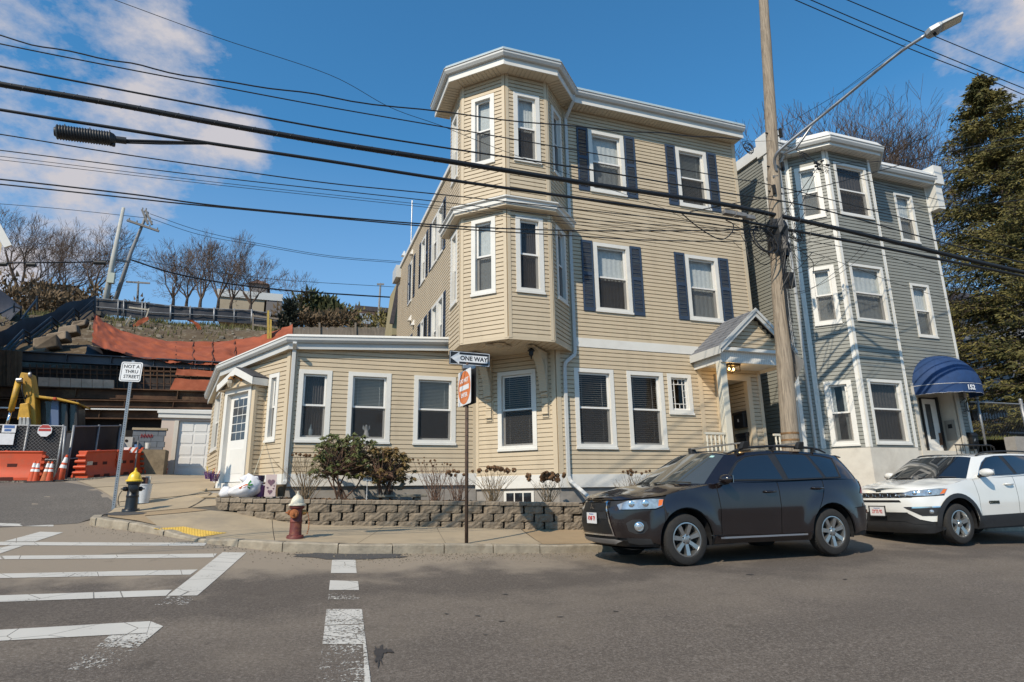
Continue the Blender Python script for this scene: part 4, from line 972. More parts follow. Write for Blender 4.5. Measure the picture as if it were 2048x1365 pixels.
while zz < ra-.2:
 hw = (ra-.16-zz)/(ra-rt_)*(pr_-px0)
 s5.wall(FPg, zz, zz+E_, (), u0=pr_-hw-px0-.1+.001, u1=pr_+hw-px0-.1); zz += E_
mb = MB(); mb.box(px0+.05, px1-.05, yo+.02, PO-.041, PZ+.09, PZ+.16); mb.box(px0+.05, px1-.05, yo+.02, PO-.041, PZ+.161, PZ+.17); mb.build('gable_shelf', M['white'], house)
lq = Vector((10.28, 12.45, PZ-.1)); BZ = mat('bronze', (.05,.035,.02), .4, .6)
mb = MB(); mb.box(lq.x-.16, lq.x+.16, lq.y-.16, lq.y+.16, lq.z-.05, lq.z-.001)
for dx_ in (-.14, .14):
 for dy_ in (-.14, .14): mb.box(lq.x+dx_-.008, lq.x+dx_+.008, lq.y+dy_-.008, lq.y+dy_+.008, lq.z-.19, lq.z-.05)
mb.box(lq.x-.148, lq.x+.148, lq.y-.148, lq.y-.135, lq.z-.2, lq.z-.185); mb.box(lq.x-.148, lq.x+.148, lq.y+.135, lq.y+.148, lq.z-.2, lq.z-.185)
cl = mb.build('ceiling_lantern', BZ, house)
mb = MB();
for s_ in (-.07, .06): mb.lathe([(.001, -.03), (.022, -.02), (.026, 0), (.015, .03), (.001, .04)], 10, lq+Vector((s_, 0, -.12)))
mb.build('bulb', mat('lit_bulb', (1,.7,.3), .3, emis=((1.0,.62,.18), 14)), cl, smooth=True)
pl_ = bpy.data.lights.new('lantern_glow', 'POINT'); pl_.energy = 6; pl_.color = (1, .62, .25); pl_.shadow_soft_size = .05
plo = bpy.data.objects.new('lantern_glow', pl_); COL.objects.link(plo); plo.location = lq+Vector((0,0,-.26));
for (xa, xb, n) in ((8.98, 9.54, 5), (10.95, 11.52, 5)):
 yb = PO+.06
 mb = MB(); mb.box(xa, xb, yb-.03, yb+.03, 2.90, 2.95); rail = mb.build('railing', pc, house); mb = MB(); mb.box(xa, xb, yb-.025, yb+.025, 2.14, 2.19); mb.build('bottom_rail', pc, rail)
 for k in range(n):
  x = xa+(xb-xa)*(k+.5)/n; mb = MB(); mb.lathe([(.022, 2.19), (.022, 2.34), (.030, 2.40), (.018, 2.46), (.026, 2.60), (.018, 2.72), (.030, 2.76), (.022, 2.80), (.022, 2.90)], 8, (x, yb, 0)); mb.build('baluster', pc, rail, auto=50)
X0, X1, YB = 10.22, 11.16, 13.95
fr1 = Frame((X0, 13.0), (X0, YB)); fr2 = Frame((X1, YB), (X1, 13.0)); frb = Frame((X0, YB), (X1, YB))
s6 = Siding(E_, Z0); s6.wall(Frame((X0,13.0),(X0,YB)), 2.0, 4.42); s6.wall(Frame((X1,YB),(X1,13.0)), 2.0, 4.42); s6.wall(frb, 2.0, 4.42)
side_up(house, M['siding'], [s1, s2, s4, s5, s6])
mb = MB(); mb.quad((X0,13,4.42),(X1,13,4.42),(X1,YB,4.42),(X0,YB,4.42)); mb.quad((X0,12.9,2.02),(X1,12.9,2.02),(X1,YB,2.02),(X0,YB,2.02)); mb.build('entry_ceiling', M['soffit'], house)
mb = MB()
for x in (X0, X1): mb.box(x-.07, x+.07, 12.90, 13.03, 2.03, 4.40)
mb.box(X0-.07, X1+.07, 12.90, 13.03, 4.40, 4.54); mb.build('entry_trim', M['sidingt'], house)
mb = MB(); mb.box(X0+.02, X0+.92, YB-.09, YB-.03, 2.03, 3.98); fd = mb.build('door', M['whitev'], house)
mb = MB()
for a in range(3):
 for b in range(3): mb.box(X0+.14+a*.215, X0+.14+a*.215+.19, YB-.10, YB-.088, 3.0+b*.29, 3.0+b*.29+.26)
mb.build('pane', _MC['door_glass'], fd)
MBX = mat('black_mailbox', (.014,.014,.015), .4, .2)
for i, (yy, z0, h) in enumerate(((13.25, 3.22, .40), (13.22, 2.70, .36), (13.2, 2.18, .34))):
 mb = MB(); mb.box(X1-.17, X1-.005, yy-.19, yy+.19, z0, z0+h); mb.hexa([(X1-.20,yy-.21,z0+h-.06),(X1-.005,yy-.21,z0+h-.06),(X1-.005,yy+.21,z0+h-.06),(X1-.20,yy+.21,z0+h-.06),(X1-.17,yy-.21,z0+h+.01),(X1-.005,yy-.21,z0+h+.05),(X1-.005,yy+.21,z0+h+.05),(X1-.17,yy+.21,z0+h+.01)])
 o = mb.build('mailbox', MBX, house, bevel=.01)
text_obj('8', .12, M['refl'], 'box_number', house, (X1-.203, 13.22, 3.40), right=(0,-1,0), up=(0,0,1))
def ornaments():
 Wt = mat('pale_blue_bottle', (.35,.45,.50), .3)
 sz = 2.95
 mb = MB(); p = FWg.p(.83-c0[0]-.30-.0, -.10, sz); mb.lathe([(.001,0),(.035,0),(.05,.05),(.048,.14),(.02,.19),(.014,.24),(.018,.25),(.001,.27)], 14, FWg.p(.50, -.115, sz)); tag(mb.build('bottle', Wt, auto=50, loc=FWg.p(.50,-.115,sz)), 'pale blue bottle on the sill of the left wing window', 'bottle')
 P2 = FWg.p(1.86-c0[0]-.2, -.115, sz); A = mat('angel_white', (.70,.68,.66), .7)
 mb = MB(); mb.lathe([(.075,0),(.06,.08),(.035,.17),(.02,.2),(.028,.22),(.03,.25),(.02,.28),(.001,.29)], 14, P2)
 for s_ in (-1, 1): mb.hexa([P2+Vector((s_*.01,.02,.12)), P2+Vector((s_*.09,.03,.2)), P2+Vector((s_*.09,.035,.2)), P2+Vector((s_*.01,.03,.12)), P2+Vector((s_*.01,.02,.2)), P2+Vector((s_*.075,.03,.29)), P2+Vector((s_*.075,.035,.29)), P2+Vector((s_*.01,.03,.2))])
 tag(mb.build('angel_figurine', A, auto=50, loc=P2), 'white angel figurine on the sill of the middle wing window', 'figurine')
ornaments()
# the grey house next door
YG = 12.9; GX0 = 12.66; GX1 = 19.15; GB = 2.68; GT = 11.20
grey = thing('grey_house', 'three-storey grey vinyl-sided house with white corner boards and blue dome awning', 'house', (15.9, 14.5, 1.0))
g4, g3, g2, g1 = (13.34, 12.9), (14.08, 12.12), (15.75, 12.12), (16.53, 12.9)
FG = Frame((GX0, YG), (GX1, YG)); FGd = Frame(g4, g3); FGf = Frame(g3, g2); FGr = Frame(g2, g1); FGl = Frame((GX0, 27.0), (GX0, YG))
gw = []; GH = {}
def gwin(key, fr, u0, u1, z0, z1, **k): gw.append((fr, u0, u1, z0, z1, k)); GH.setdefault(key, []).append(hole(u0, u1, z0, z1))
for (z0, z1), ins in (((2.76, 4.47), 'dcurtain'), ((6.08, 7.74), 'shade'), ((9.21, 10.86), 'dcurtain')): gwin('f', FGf, .23, FGf.len-.20, z0, z1, inside=ins, c=.085, mid=.46 if z0 < 3 else .5)
for (z0, z1), ins in (((2.74, 4.45), 'sides'), ((6.02, 7.70), 'shade'), ((9.15, 10.80), 'shade')): gwin('d', FGd, .22, FGd.len-.20, z0, z1, inside=ins, c=.115)
for z0, z1 in ((6.05, 7.75), (9.14, 10.80)): gwin('m', FG, 17.60-GX0, 18.40-GX0, z0, z1, inside='shade', c=.085)
ge = (17.03-GX0, 18.65-GX0, 2.0, 4.55); GH['m'].append(ge)
s7 = Siding(.1016, GB)
s7.wall(FGd, GB, GT, GH['d']); s7.wall(FGf, GB, GT, GH['f']); s7.wall(FGr, GB, GT)
s7.wall(FG, GB, GT, GH['m'], u0=0, u1=g4[0]-GX0); s7.wall(FG, GB, GT, GH['m'], u0=g1[0]-GX0)
side_up(grey, M['gsiding'], [s7])
s8 = Siding(.1016, GB); s8.wall(FGl, 1.2, GT+.1); side_up(grey, M['gsiding'], [s8], stuff=True)
for fr, u0, u1, z0, z1, k in gw: window(grey, fr, u0, u1, z0, z1, **k)
wb_ = .085
for (p, dl, dr) in ((g3, (-1, 1.054), (1, 0)), (g2, (-1, 0), (1, 1)), (g4, (-1, 0), (1, -1.054))): corner_board(grey, p[0], p[1], [dr, dl], GB, GT, wb_, M['white'])
corner_board(grey, g1[0], g1[1], [(1, 0), (-1, -1)], GB, GT, wb_, M['white'])
corner_board(grey, GX0, YG, [(1, 0), (0, 1)], GB, GT, .13, M['white']); corner_board(grey, GX1, YG, [(0, 1), (-1, 0)], GB, GT, .10, M['white'])
mb = MB(); gp = [(GX0-.02, 14.5), (GX0-.02, YG-.03), (g4[0]-.02, YG-.03), (g3[0]-.01, g3[1]-.03), (g2[0]+.01, g2[1]-.03), (g1[0]+.02, YG-.03), (GX1+.02, YG-.03), (GX1+.02, 14.5)]
mb.prism([(x, y, .5) for x, y in gp], (0, 0, GB-.01-.5)); mb.build('base_wall', M['stucco'], grey)
mb = MB(); mb.poly([(GX0,27,GT+.2),(GX0,YG,GT+.2),(g4[0],g4[1],GT+.2),(g3[0],g3[1],GT+.2),(g2[0],g2[1],GT+.2),(g1[0],g1[1],GT+.2),(GX1,YG,GT+.2),(GX1,27,GT+.2)])
mb.quad((GX1,YG,GB),(GX1,27,GB),(GX1,27,GT),(GX1,YG,GT)); mb.build('roof', M['roofing'], grey)
ev = [(GX0, YG), g4, g3, g2, g1, (GX1, YG)]
mb = MB(); sweep(ev, [(-.02, GT-.01), (.30, GT-.01), (.30, GT+.02), (-.02, GT+.02)], mb); so = mb.build('soffit', M['white'], grey)
mb = MB()
for i in range(len(ev)-1):
 a = Vector((*ev[i], 0)); b = Vector((*ev[i+1], 0)); d = (b-a).normalized(); n = Vector((d.y, -d.x, 0)); t = .05
 while t < (b-a).length: p = a+d*t; mb.beam(p+n*.03+Vector((0,0,GT-.014)), p+n*.29+Vector((0,0,GT-.014)), .014, .012); t += .16
mb.build('soffit_rib', mat('soffit_rib_grey', (.50,.49,.47), .6), so, kind='stuff')  # ribs in a darker grey than the white soffit
mb = MB(); sweep(ev, [(.30, GT-.03), (.33, GT-.03), (.33, GT+.14), (.30, GT+.14)], mb); mb.build('fascia', M['white'], grey)
mb = MB(); sweep(ev, [(.331, GT+.06), (.40, GT+.06), (.44, GT+.13), (.44, GT+.19), (.46, GT+.20), (.46, GT+.215), (.331, GT+.215)], mb); mb.build('gutter', M['gutter'], grey)
mb = MB(); sweep(ev, [(.05, GT+.22), (.42, GT+.22), (.42, GT+.24), (.30, GT+.42), (.05, GT+.42)], mb); mb.build('parapet', M['white'], grey)
mb = MB(); mb.box(GX0-.10, GX0+.08, YG-.05, 26.8, GT+.08, GT+.40); mb.build('coping', M['white'], grey)
mb = MB(); mb.box(GX0-.13, GX0+.20, YG-.42, YG+.2, GT-.02, GT+.62); mb.box(GX0-.1, GX0+.14, YG-.30, YG-.01, GT-.75, GT-.021); mb.build('parapet_post', M['white'], grey)
mb = MB(); mb.box(GX1-.05, GX1+.32, YG-.42, YG+.25, GT-.02, GT+.62); mb.box(GX1-.02, GX1+.27, YG-.34, YG-.01, GT-.86, GT-.021); mb.build('parapet_post', M['white'], grey)
gd = mat('grey_downspout', (.40,.41,.41), .5)
pipe([(13.05, YG-.30, GT+.08), (13.05, YG-.28, GT-.05), (13.05, YG-.06, GT-.35), (13.05, YG-.06, 5.3)], .08, .06, grey, mtl=gd)
pipe([(13.05, YG-.06, 5.28), (13.05, YG-.06, GB-1.2)], .08, .06, grey, mtl=M['gutter'])
ex0, ex1, eyb = 17.03, 18.65, 13.45
mb = MB(); mb.quad((ex0,YG,2.0),(ex0,eyb,2.0),(ex0,eyb,4.55),(ex0,YG,4.55)); mb.quad((ex1,eyb,2.0),(ex1,YG,2.0),(ex1,YG,4.55),(ex1,eyb,4.55)); mb.quad((ex0,eyb,2.0),(ex1,eyb,2.0),(ex1,eyb,4.55),(ex0,eyb,4.55)); mb.quad((ex0,YG,4.55),(ex1,YG,4.55),(ex1,eyb,4.55),(ex0,eyb,4.55))
mb.box(ex0-.13, ex0, YG-.05, YG+.02, 2.0, 4.6); mb.box(ex1, ex1+.14, YG-.05, YG+.02, 2.0, 4.6); mb.box(ex0, ex1, YG-.06, eyb, 1.0, 2.1)
mb.build('entry', M['stucco'], grey, fix=False)
mb = MB(); mb.box(17.92, 18.50, eyb-.06, eyb-.012, 2.11, 4.26); gdoor = mb.build('door', M['whitev'], grey)
mb = MB(); mb.box(18.04, 18.26, eyb-.068, eyb-.0601, 3.05, 4.1); mb.build('pane', _MC['door_glass'], gdoor)
mb = MB(); mb.box(17.88, 17.92, eyb-.07, eyb-.011, 2.11, 4.30); mb.box(18.50, 18.56, eyb-.12, eyb-.011, 2.11, 4.32); mb.box(17.92, 18.50, eyb-.08, eyb-.011, 4.26, 4.30); mb.build('door_frame', mat('black_frame', (.015,.015,.016), .5), grey)
mb = MB(); mb.box(18.40, 18.45, eyb-.12, eyb-.061, 2.98, 3.24); mb.box(18.38, 18.47, eyb-.10, eyb-.0611, 2.88, 3.04); mb.build('handle', mat('brown_brass', (.16,.09,.06), .4, .7), gdoor)
mb = MB(); mb.box(ex1-.02, ex1-.001, 13.02, 13.32, 3.0, 3.6); ip = mb.build('intercom_panel', mat('brushed_steel_panel', (.33,.31,.28), .45, .4), grey)
mb = MB(); mb.box(ex1-.03, ex1-.0201, 13.10, 13.22, 3.36, 3.48); mb.build('speaker_grille', MBX, ip)
mb = MB(); mb.box(18.86, 19.10, YG-.17, YG-.03, 2.72, 3.12); mb.hexa([(18.84,YG-.2,3.1),(19.1,YG-.2,3.1),(19.1,YG-.03,3.1),(18.84,YG-.03,3.1),(18.84,YG-.14,3.2),(19.1,YG-.14,3.2),(19.1,YG-.03,3.22),(18.84,YG-.03,3.22)]); o = mb.build('mailbox', MBX, grey, bevel=.008)
mb = MB(); mb.lathe([(.001, .0), (.055, 0)], 14, (18.94, YG-.175, 2.98), ax=(0, -1, 0), sx=.55); mb.build('emblem', mat('dull_silver', (.3,.3,.3), .4, .6), o)
mb = MB(); mb.tube([(18.82,YG-.02,4.10),(18.82,YG-.2,4.2),(18.82,YG-.26,4.1)], .01, 6)
for s_ in range(6): a = s_*pi/3; mb.tube([(18.82+.02*cos(a),YG-.26+.02*sin(a),4.12),(18.82+.09*cos(a),YG-.26+.09*sin(a),4.04),(18.82+.09*cos(a),YG-.26+.09*sin(a),3.86),(18.82+.02*cos(a),YG-.26+.02*sin(a),3.80)], .008, 4)
mb.tube([(18.92,YG-.02,3.84),(18.92,YG-.3,3.84),(19.2,YG-.3,3.84)], .012, 5); mb.build('wall_lantern', MBX, grey)
BLUE = mat('navy_canvas', (.010,.040,.125), .75, var=.18, scale=5, bump=.25, bscale=160, stretch=(1,1,1))
AC = Vector((18.14, YG-.01, 4.50)); rx, ry, rz = 1.16, .95, .97
mb = MB(); NA, NB = 28, 10
def ap(i, j):
 a = pi*i/NA; b = pi/2*j/NB; sag = 1-.018*abs(sin(a*5))*cos(b)
 return AC+Vector((-rx*cos(a)*cos(b)*sag, -ry*sin(a)*cos(b)*sag, rz*sin(b)))
for i in range(NA):
 for j in range(NB): mb.quad(ap(i,j), ap(i+1,j), ap(i+1,j+1), ap(i,j+1))
aw = mb.build('awning', BLUE, grey, smooth=True, weld=True, fix=False)
mb = MB()
for i in range(NA):
 for (za, zb) in ((0, -.24),):
  A, B = ap(i,0), ap(i+1,0); wv = lambda k: .016*abs(sin(k*1.15)); mb.quad(A+Vector((0,0,-.002)), B+Vector((0,0,-.002)), B+Vector((0,0,zb-wv(i+1))), A+Vector((0,0,zb-wv(i))))
mb.build('valance', BLUE, aw, fix=False)
mb = MB(); mb.tube([ap(i,0)+Vector((0,-.004,.0)) for i in range(NA+1)], .009, 5); mb.tube([ap(i,0)+Vector((0,-.003,-.245-.016*abs(sin(i*1.15)))) for i in range(NA+1)], .005, 4); mb.build('piping', mat('pale_piping', (.5,.5,.52), .6), aw)
mb = MB()
for i in (0, 6, 11, 17, 22, 28): mb.tube([ap(i,j)*.999+AC*.001 for j in range(NB+1)], .006, 5)
mb.build('seam', BLUE, aw)
a_ = radians(84); P_ = AC+Vector((-rx*cos(a_), -ry*sin(a_), -.13)); tn = Vector((rx*sin(a_), -ry*cos(a_), 0)).normalized(); nn = tn.cross(Vector((0,0,1)))
text_obj('152', .19, mat('white_lettering', (.74,.75,.76), .6), 'house_number', aw, P_+nn*.022, right=tn, up=(0,0,1), bold=.006)
mb = MB(); IR = MBX
pts = [(16.9, 11.9, 2.75), (18.3, 11.9, 2.75), (18.4, 11.9, 2.70), (18.42, 11.9, 2.62)]
mb.tube(pts, .022, 6)
for k in range(9): x = 16.92+k*.17; mb.tube([(x, 11.9, 1.2), (x, 11.9, 2.75)], .009, 5)
mb.tube([(16.9,11.9,2.5),(18.3,11.9,2.5)], .01, 5); mb.build('railing', IR, grey, kind='stuff')
mb = MB(); mb.box(16.8, 18.7, 11.7, 12.86, .5, 1.9); mb.box(16.8, 18.7, 11.3, 11.7, .5, 1.6); mb.box(16.8, 18.7, 10.95, 11.3, .5, 1.3); mb.build('steps', M['stucco'], grey)
# parked cars
def crom(P, n):
 out = []; P = [Vector(p) for p in P]
 for i in range(len(P)-1):
  p0 = P[i-1] if i else P[i]*2-P[i+1]; p1, p2 = P[i], P[i+1]; p3 = P[i+2] if i+2 < len(P) else P[i+1]*2-P[i]
  for k in range(n):
   t = k/n; out.append(.5*((2*p1)+(p2-p0)*t+(2*p0-5*p1+4*p2-p3)*t*t+(3*p1-p0-3*p2+p3)*t**3))
 out.append(P[-1]); return out
def lut(tab, x):
 if x <= tab[0][0]: return tab[0][1]
 for (a, va), (b, vb) in zip(tab, tab[1:]):
  if x <= b: t = (x-a)/(b-a); t = t*t*(3-2*t)*.5+t*.5; return va+(vb-va)*t
 return tab[-1][1]
CARGLASS = mat('tinted_car_glass', (.010,.012,.016), .03, spec=1.0, coat=.6)
TYRE = mat('tyre_rubber', (.017,.016,.015), .85, var=.25, scale=25, bump=.3, bscale=90)
CPL = mat('black_car_plastic', (.016,.016,.017), .55, var=.15, scale=12)
MESHP = mat('black_grille', (.006,.006,.006), .5)
RIMM = mat('machined_alloy', (.46,.46,.45), .28, .9, var=.08, scale=20)
LENS = mat('headlight_glass', (.42,.43,.43), .06, .6, spec=1.0, var=.35, scale=16, coat=1.0)
AMBER = mat('amber_lens', (.75,.16,.01), .12, spec=.8)
REDL = mat('red_lens', (.35,.012,.010), .12, spec=.8)
class Car:
 def __init__(s, spec):
  s.sp = spec; s.C = crom([(u, h, 0) for u, h in spec['plan']], 14); s.S = [0]
  for a, b in zip(s.C, s.C[1:]): s.S.append(s.S[-1]+(b-a).length)
  s.T = s.S[-1]; s.root = None
 def plan(s, q):
  a = min(abs(q), s.T); lo, hi = 0, len(s.S)-2
  while lo < hi:
   m = (lo+hi+1)//2
   if s.S[m] <= a: lo = m
   else: hi = m-1
  t = (a-s.S[lo])/(s.S[lo+1]-s.S[lo]+1e-9); p = s.C[lo].lerp(s.C[lo+1], t); return p.x, p.y
 def P(s, q, z, off=0.0):
  sd = 1 if q >= 0 else -1; u, h = s.plan(q); u1, h1 = s.plan(min(abs(q)+.05, s.T)); u0, h0 = s.plan(max(abs(q)-.05, 0))
  if abs(q) < .05: u0, h0 = s.plan(.05)[0], -s.plan(.05)[1]
  if abs(q) > s.T-.05: e = s.plan(s.T-.05); u1, h1 = e[0], -e[1]
  t = Vector((u1-u0, h1-h0)).normalized(); n = Vector((-t.y, t.x))         # outward: front is -u
  wf = max(0, -n.x); wr = max(0, n.x); ws = max(0, n.y)
  ins = (lut(s.sp['F'], z)*wf**1.5+lut(s.sp['Sd'], z)*ws**1.5+lut(s.sp['R'], z)*wr**1.5)
  for (cu, cz, cr) in s.sp['arch']:
   if ws > .5:
    d = sqrt((u-cu)**2+(z-cz)**2); w = s.sp.get('flare_w', .20); f = (d-cr)/w
    if -.3 < f < 1 and z > cz-.15: ins -= s.sp.get('flare', .03)*(1-max(0, f)**1.5)*min(1, (z-cz+.15)/.15)
  ins -= off
  return Vector((u-n.x*ins, -(h-n.y*ins)*sd, z))
 def s_u(s, u):
  for i in range(len(s.C)-1):
   if s.C[i+1].x >= u and s.C[i+1].x > s.C[i].x: return s.S[i]+(s.S[i+1]-s.S[i])*max(0, min(1, (u-s.C[i].x)/(s.C[i+1].x-s.C[i].x+1e-9)))
  return s.T
 def s_v(s, v):
  for i in range(len(s.C)-1):
   if s.C[i+1].y >= v: return s.S[i]+(s.S[i+1]-s.S[i])*(v-s.C[i].y)/(s.C[i+1].y-s.C[i].y+1e-9)
  return s.T
 def w(s, p):   # local -> world
  return s.base + Vector((p.x, p.y, p.z + p.x*s.sp['pitch']))
 def fill(s, outline, fn, step=.07, mirror=False, holes=()):
  pts = [Vector(p) for p in outline]; ring = []
  def dens(pts):
   r = []
   for i, a in enumerate(pts):
    b = pts[(i+1) % len(pts)]; n = max(1, int((b-a).length/step))
    for k in range(n): r.append(a.lerp(b, k/n))
   return r
  ring = dens(pts); xs = [p.x for p in ring]; ys = [p.y for p in ring]
  def ins(p, P):
   c = False
   for i in range(len(P)):
    a, b = P[i], P[i-1]
    if (a.y > p.y) != (b.y > p.y) and p.x < (b.x-a.x)*(p.y-a.y)/(b.y-a.y)+a.x: c = not c
   return c
  V = list(ring)
  nx = int((max(xs)-min(xs))/step)+1; ny = int((max(ys)-min(ys))/step)+1
  for i in range(nx+1):
   for j in range(ny+1):
    p = Vector((min(xs)+(i+.5*(j % 2))*step, min(ys)+j*step))
    if ins(p, pts) and min((p-q).length_squared for q in ring) > (step*.4)**2: V.append(p)
  n = len(ring); r = delaunay_2d_cdt(V, [(i, (i+1) % n) for i in range(n)], [list(range(n))], 1, 1e-6)
  mb = MB()
  for sg in ((1, -1) if mirror else (1,)):
   b = len(mb.v)
   for v in r[0]:
    p = fn(v.x, v.y); mb.v.append(s.w(Vector((p.x, p.y*sg, p.z))))
   for f in r[2]:
    f2 = tuple(b+k for k in f); mb.f.append(f2 if sg == 1 else f2[::-1]); mb.m.append(0)
  return mb
 def panel(s, name, outline, mtl, off=0.0, mirror=True, space='u', parent=None, step=.07, separate=True, smooth=True):
  """outline in (u,z) on the side or in (s,z)"""
  if space == 'u': o = [(s.s_u(u) if u > .0 else 0, z) for u, z in outline]
  elif space == 'v': o = [(s.s_v(v) if v >= 0 else -s.s_v(-v), z) for v, z in outline]
  else: o = outline
  outs = []
  for sg in ((1, -1) if mirror else (1,)):
   mb = s.fill(o, lambda a, z, sg=sg: s.P(a, z, off) if sg == 1 else Vector((s.P(a, z, off).x, -s.P(a, z, off).y, z)), step)
   outs.append(mb.build(name, mtl, parent or s.root, smooth=smooth, fix=True))
  return outs
 def gh_setup(s):
  s.B = crom(s.sp['belt'], 8); s.R_ = crom(s.sp['roof'], 8)
 def G(s, t, h, off=0.0):
  sd = 1 if t >= 0 else -1; a = abs(t)*(len(s.B)-1); i = min(int(a), len(s.B)-2); f = a-i
  b = s.B[i].lerp(s.B[i+1], f); r = s.R_[i].lerp(s.R_[i+1], f); p = b.lerp(r, h)
  i0 = max(0, i-3); i1 = min(len(s.B)-1, i+4); tg = (s.B[i1]-s.B[i0]).lerp(s.R_[i1]-s.R_[i0], h); up = r-b
  n = tg.cross(up)
  if n.length > 1e-9: n.normalize()
  if n.z < 0: n = -n
  p = p+n*(off+s.sp.get('bulge', .025)*4*h*(1-h)*.5)
  return Vector((p.x, -p.y*sd, p.z))
 def t_of(s, u, z):
  h = .5; t = .5; N = len(s.B)-1
  for _ in range(14):
   lo, hi = s.sp['tA']*.6, .93
   for _ in range(22):
    m = (lo+hi)/2; p = s.Gc(m, h)
    if p.x < u: lo = m
    else: hi = m
   t = lo; b = s.Gc(t, 0).z; r = s.Gc(t, 1).z; h = max(-.1, min(1.1, (z-b)/(r-b)))
  return t, h
 def Gc(s, t, h):
  a = t*(len(s.B)-1); i = min(int(a), len(s.B)-2); f = a-i
  return s.B[i].lerp(s.B[i+1], f).lerp(s.R_[i].lerp(s.R_[i+1], f), h)
 def gpanel(s, name, outline, mtl, off, space='uz', mirror=True, parent=None, step=.03):
  o = [s.t_of(u, z) for u, z in outline] if space == 'uz' else outline
  outs = []; k = 8.0
  o2 = [(t*4, h) for t, h in o]
  for sg in ((1, -1) if mirror else (1,)):
   mb = s.fill(o2, lambda a, h, sg=sg: (lambda p: Vector((p.x, p.y*sg, p.z)))(s.G(a/4, h, off)), step=.09)
   outs.append(mb.build(name, mtl, parent or s.root, smooth=True, fix=True))
  return outs
def wheel(car, cu, side, r, mtl_rim, spokes, style):
 W = .225; v0 = side*(car.sp['W']/2-.012); ax = Vector((0, side, 0)); C = car.w(Vector((cu, v0-side*W/2, r)))
 mb = MB(); k = r; hw = W/2; prof = [(k*.665, -hw+.02), (k*.70, -hw), (k*.86, -hw-.003), (k*.955, -hw+.015), (k*.99, -hw+.04), (k, -hw+.07), (k, hw-.07), (k*.99, hw-.04), (k*.955, hw-.015), (k*.86, hw+.003), (k*.70, hw), (k*.665, hw-.02), (k*.655, hw-.05), (k*.65, -hw+.05), (k*.665, -hw+.02)]
 mb.lathe(prof, 48, C, ax=ax); wh = mb.build('wheel', TYRE, car.root, auto=35)
 if style == 7:
  m2 = MB()
  for a in range(60):
   an = 2*pi*a/60; u_ = Vector((cos(an), 0, sin(an)))
   m2.beam(C+u_*(r+.000)+ax*(hw-.07), C+u_*(r-.025)+ax*(hw-.02), .018, .012)
  m2.build('tread_block', TYRE, wh, kind='stuff')
 R = r*.66; mb = MB(); mb.lathe([(R, hw-.03), (R+.004, hw-.008), (R-.012, hw-.006), (R-.022, hw-.03), (R-.03, -hw+.04), (R-.05, -hw+.03)], 48, C, ax=ax)
 u0 = Vector((1,0,0)); u1 = ax.cross(u0)
 for kx in range(spokes):
  a = 2*pi*kx/spokes+.3; d = u0*cos(a)+u1*sin(a); t = ax.cross(d)
  wi, wo = (.030, .040) if style == 7 else (.040, .048)
  if style == 7: parts = ((0, wi, wo),)
  else: parts = ((0, wi, wo),)
  for off_, a0, a1 in parts:
   A = C+d*.055; B = C+d*(R-.012); z0, z1, zb = hw-.055, hw-.018, hw-.075
   mb.hexa([A-t*a0+ax*zb, A+t*a0+ax*zb, B+t*a1+ax*zb, B-t*a1+ax*zb, A-t*a0*.8+ax*(z0+.02), A+t*a0*.8+ax*(z0+.02), B+t*a1*.8+ax*z1, B-t*a1*.8+ax*z1])
 mb.lathe([(.001, hw-.02), (.035, hw-.022), (.04, hw-.03), (.075, hw-.035), (.085, hw-.06), (.085, hw-.08)], 24, C, ax=ax)
 rim = mb.build('rim', mtl_rim, wh, auto=30)
 mb = MB()
 for kx in range(5):
  a = 2*pi*kx/5+.1; d = u0*cos(a)+u1*sin(a); mb.lathe([(.001, hw-.024), (.010, hw-.024), (.011, hw-.06)], 8, C+d*.058, ax=ax)
 mb.build('wheel_nut', CPL, rim)
 mb = MB(); mb.lathe([(.001, -.02), (R*.9, -.02)], 24, C, ax=ax); mb.lathe([(R*.55, -.0), (R*.55, .012), (.05, .012)], 24, C, ax=ax); mb.build('brake_disc', mat('dark_brake', (.03,.028,.026), .6, .5), wh)
def arch_pts(cu, cz, r, zl, rev=False, n=18):
 a0 = math.asin(max(-1, min(1, (zl-cz)/r))); pts = [(cu-r*cos(a0+(pi-2*a0)*k/n), cz+r*sin(a0+(pi-2*a0)*k/n)) for k in range(n+1)]
 return pts[::-1] if rev else pts
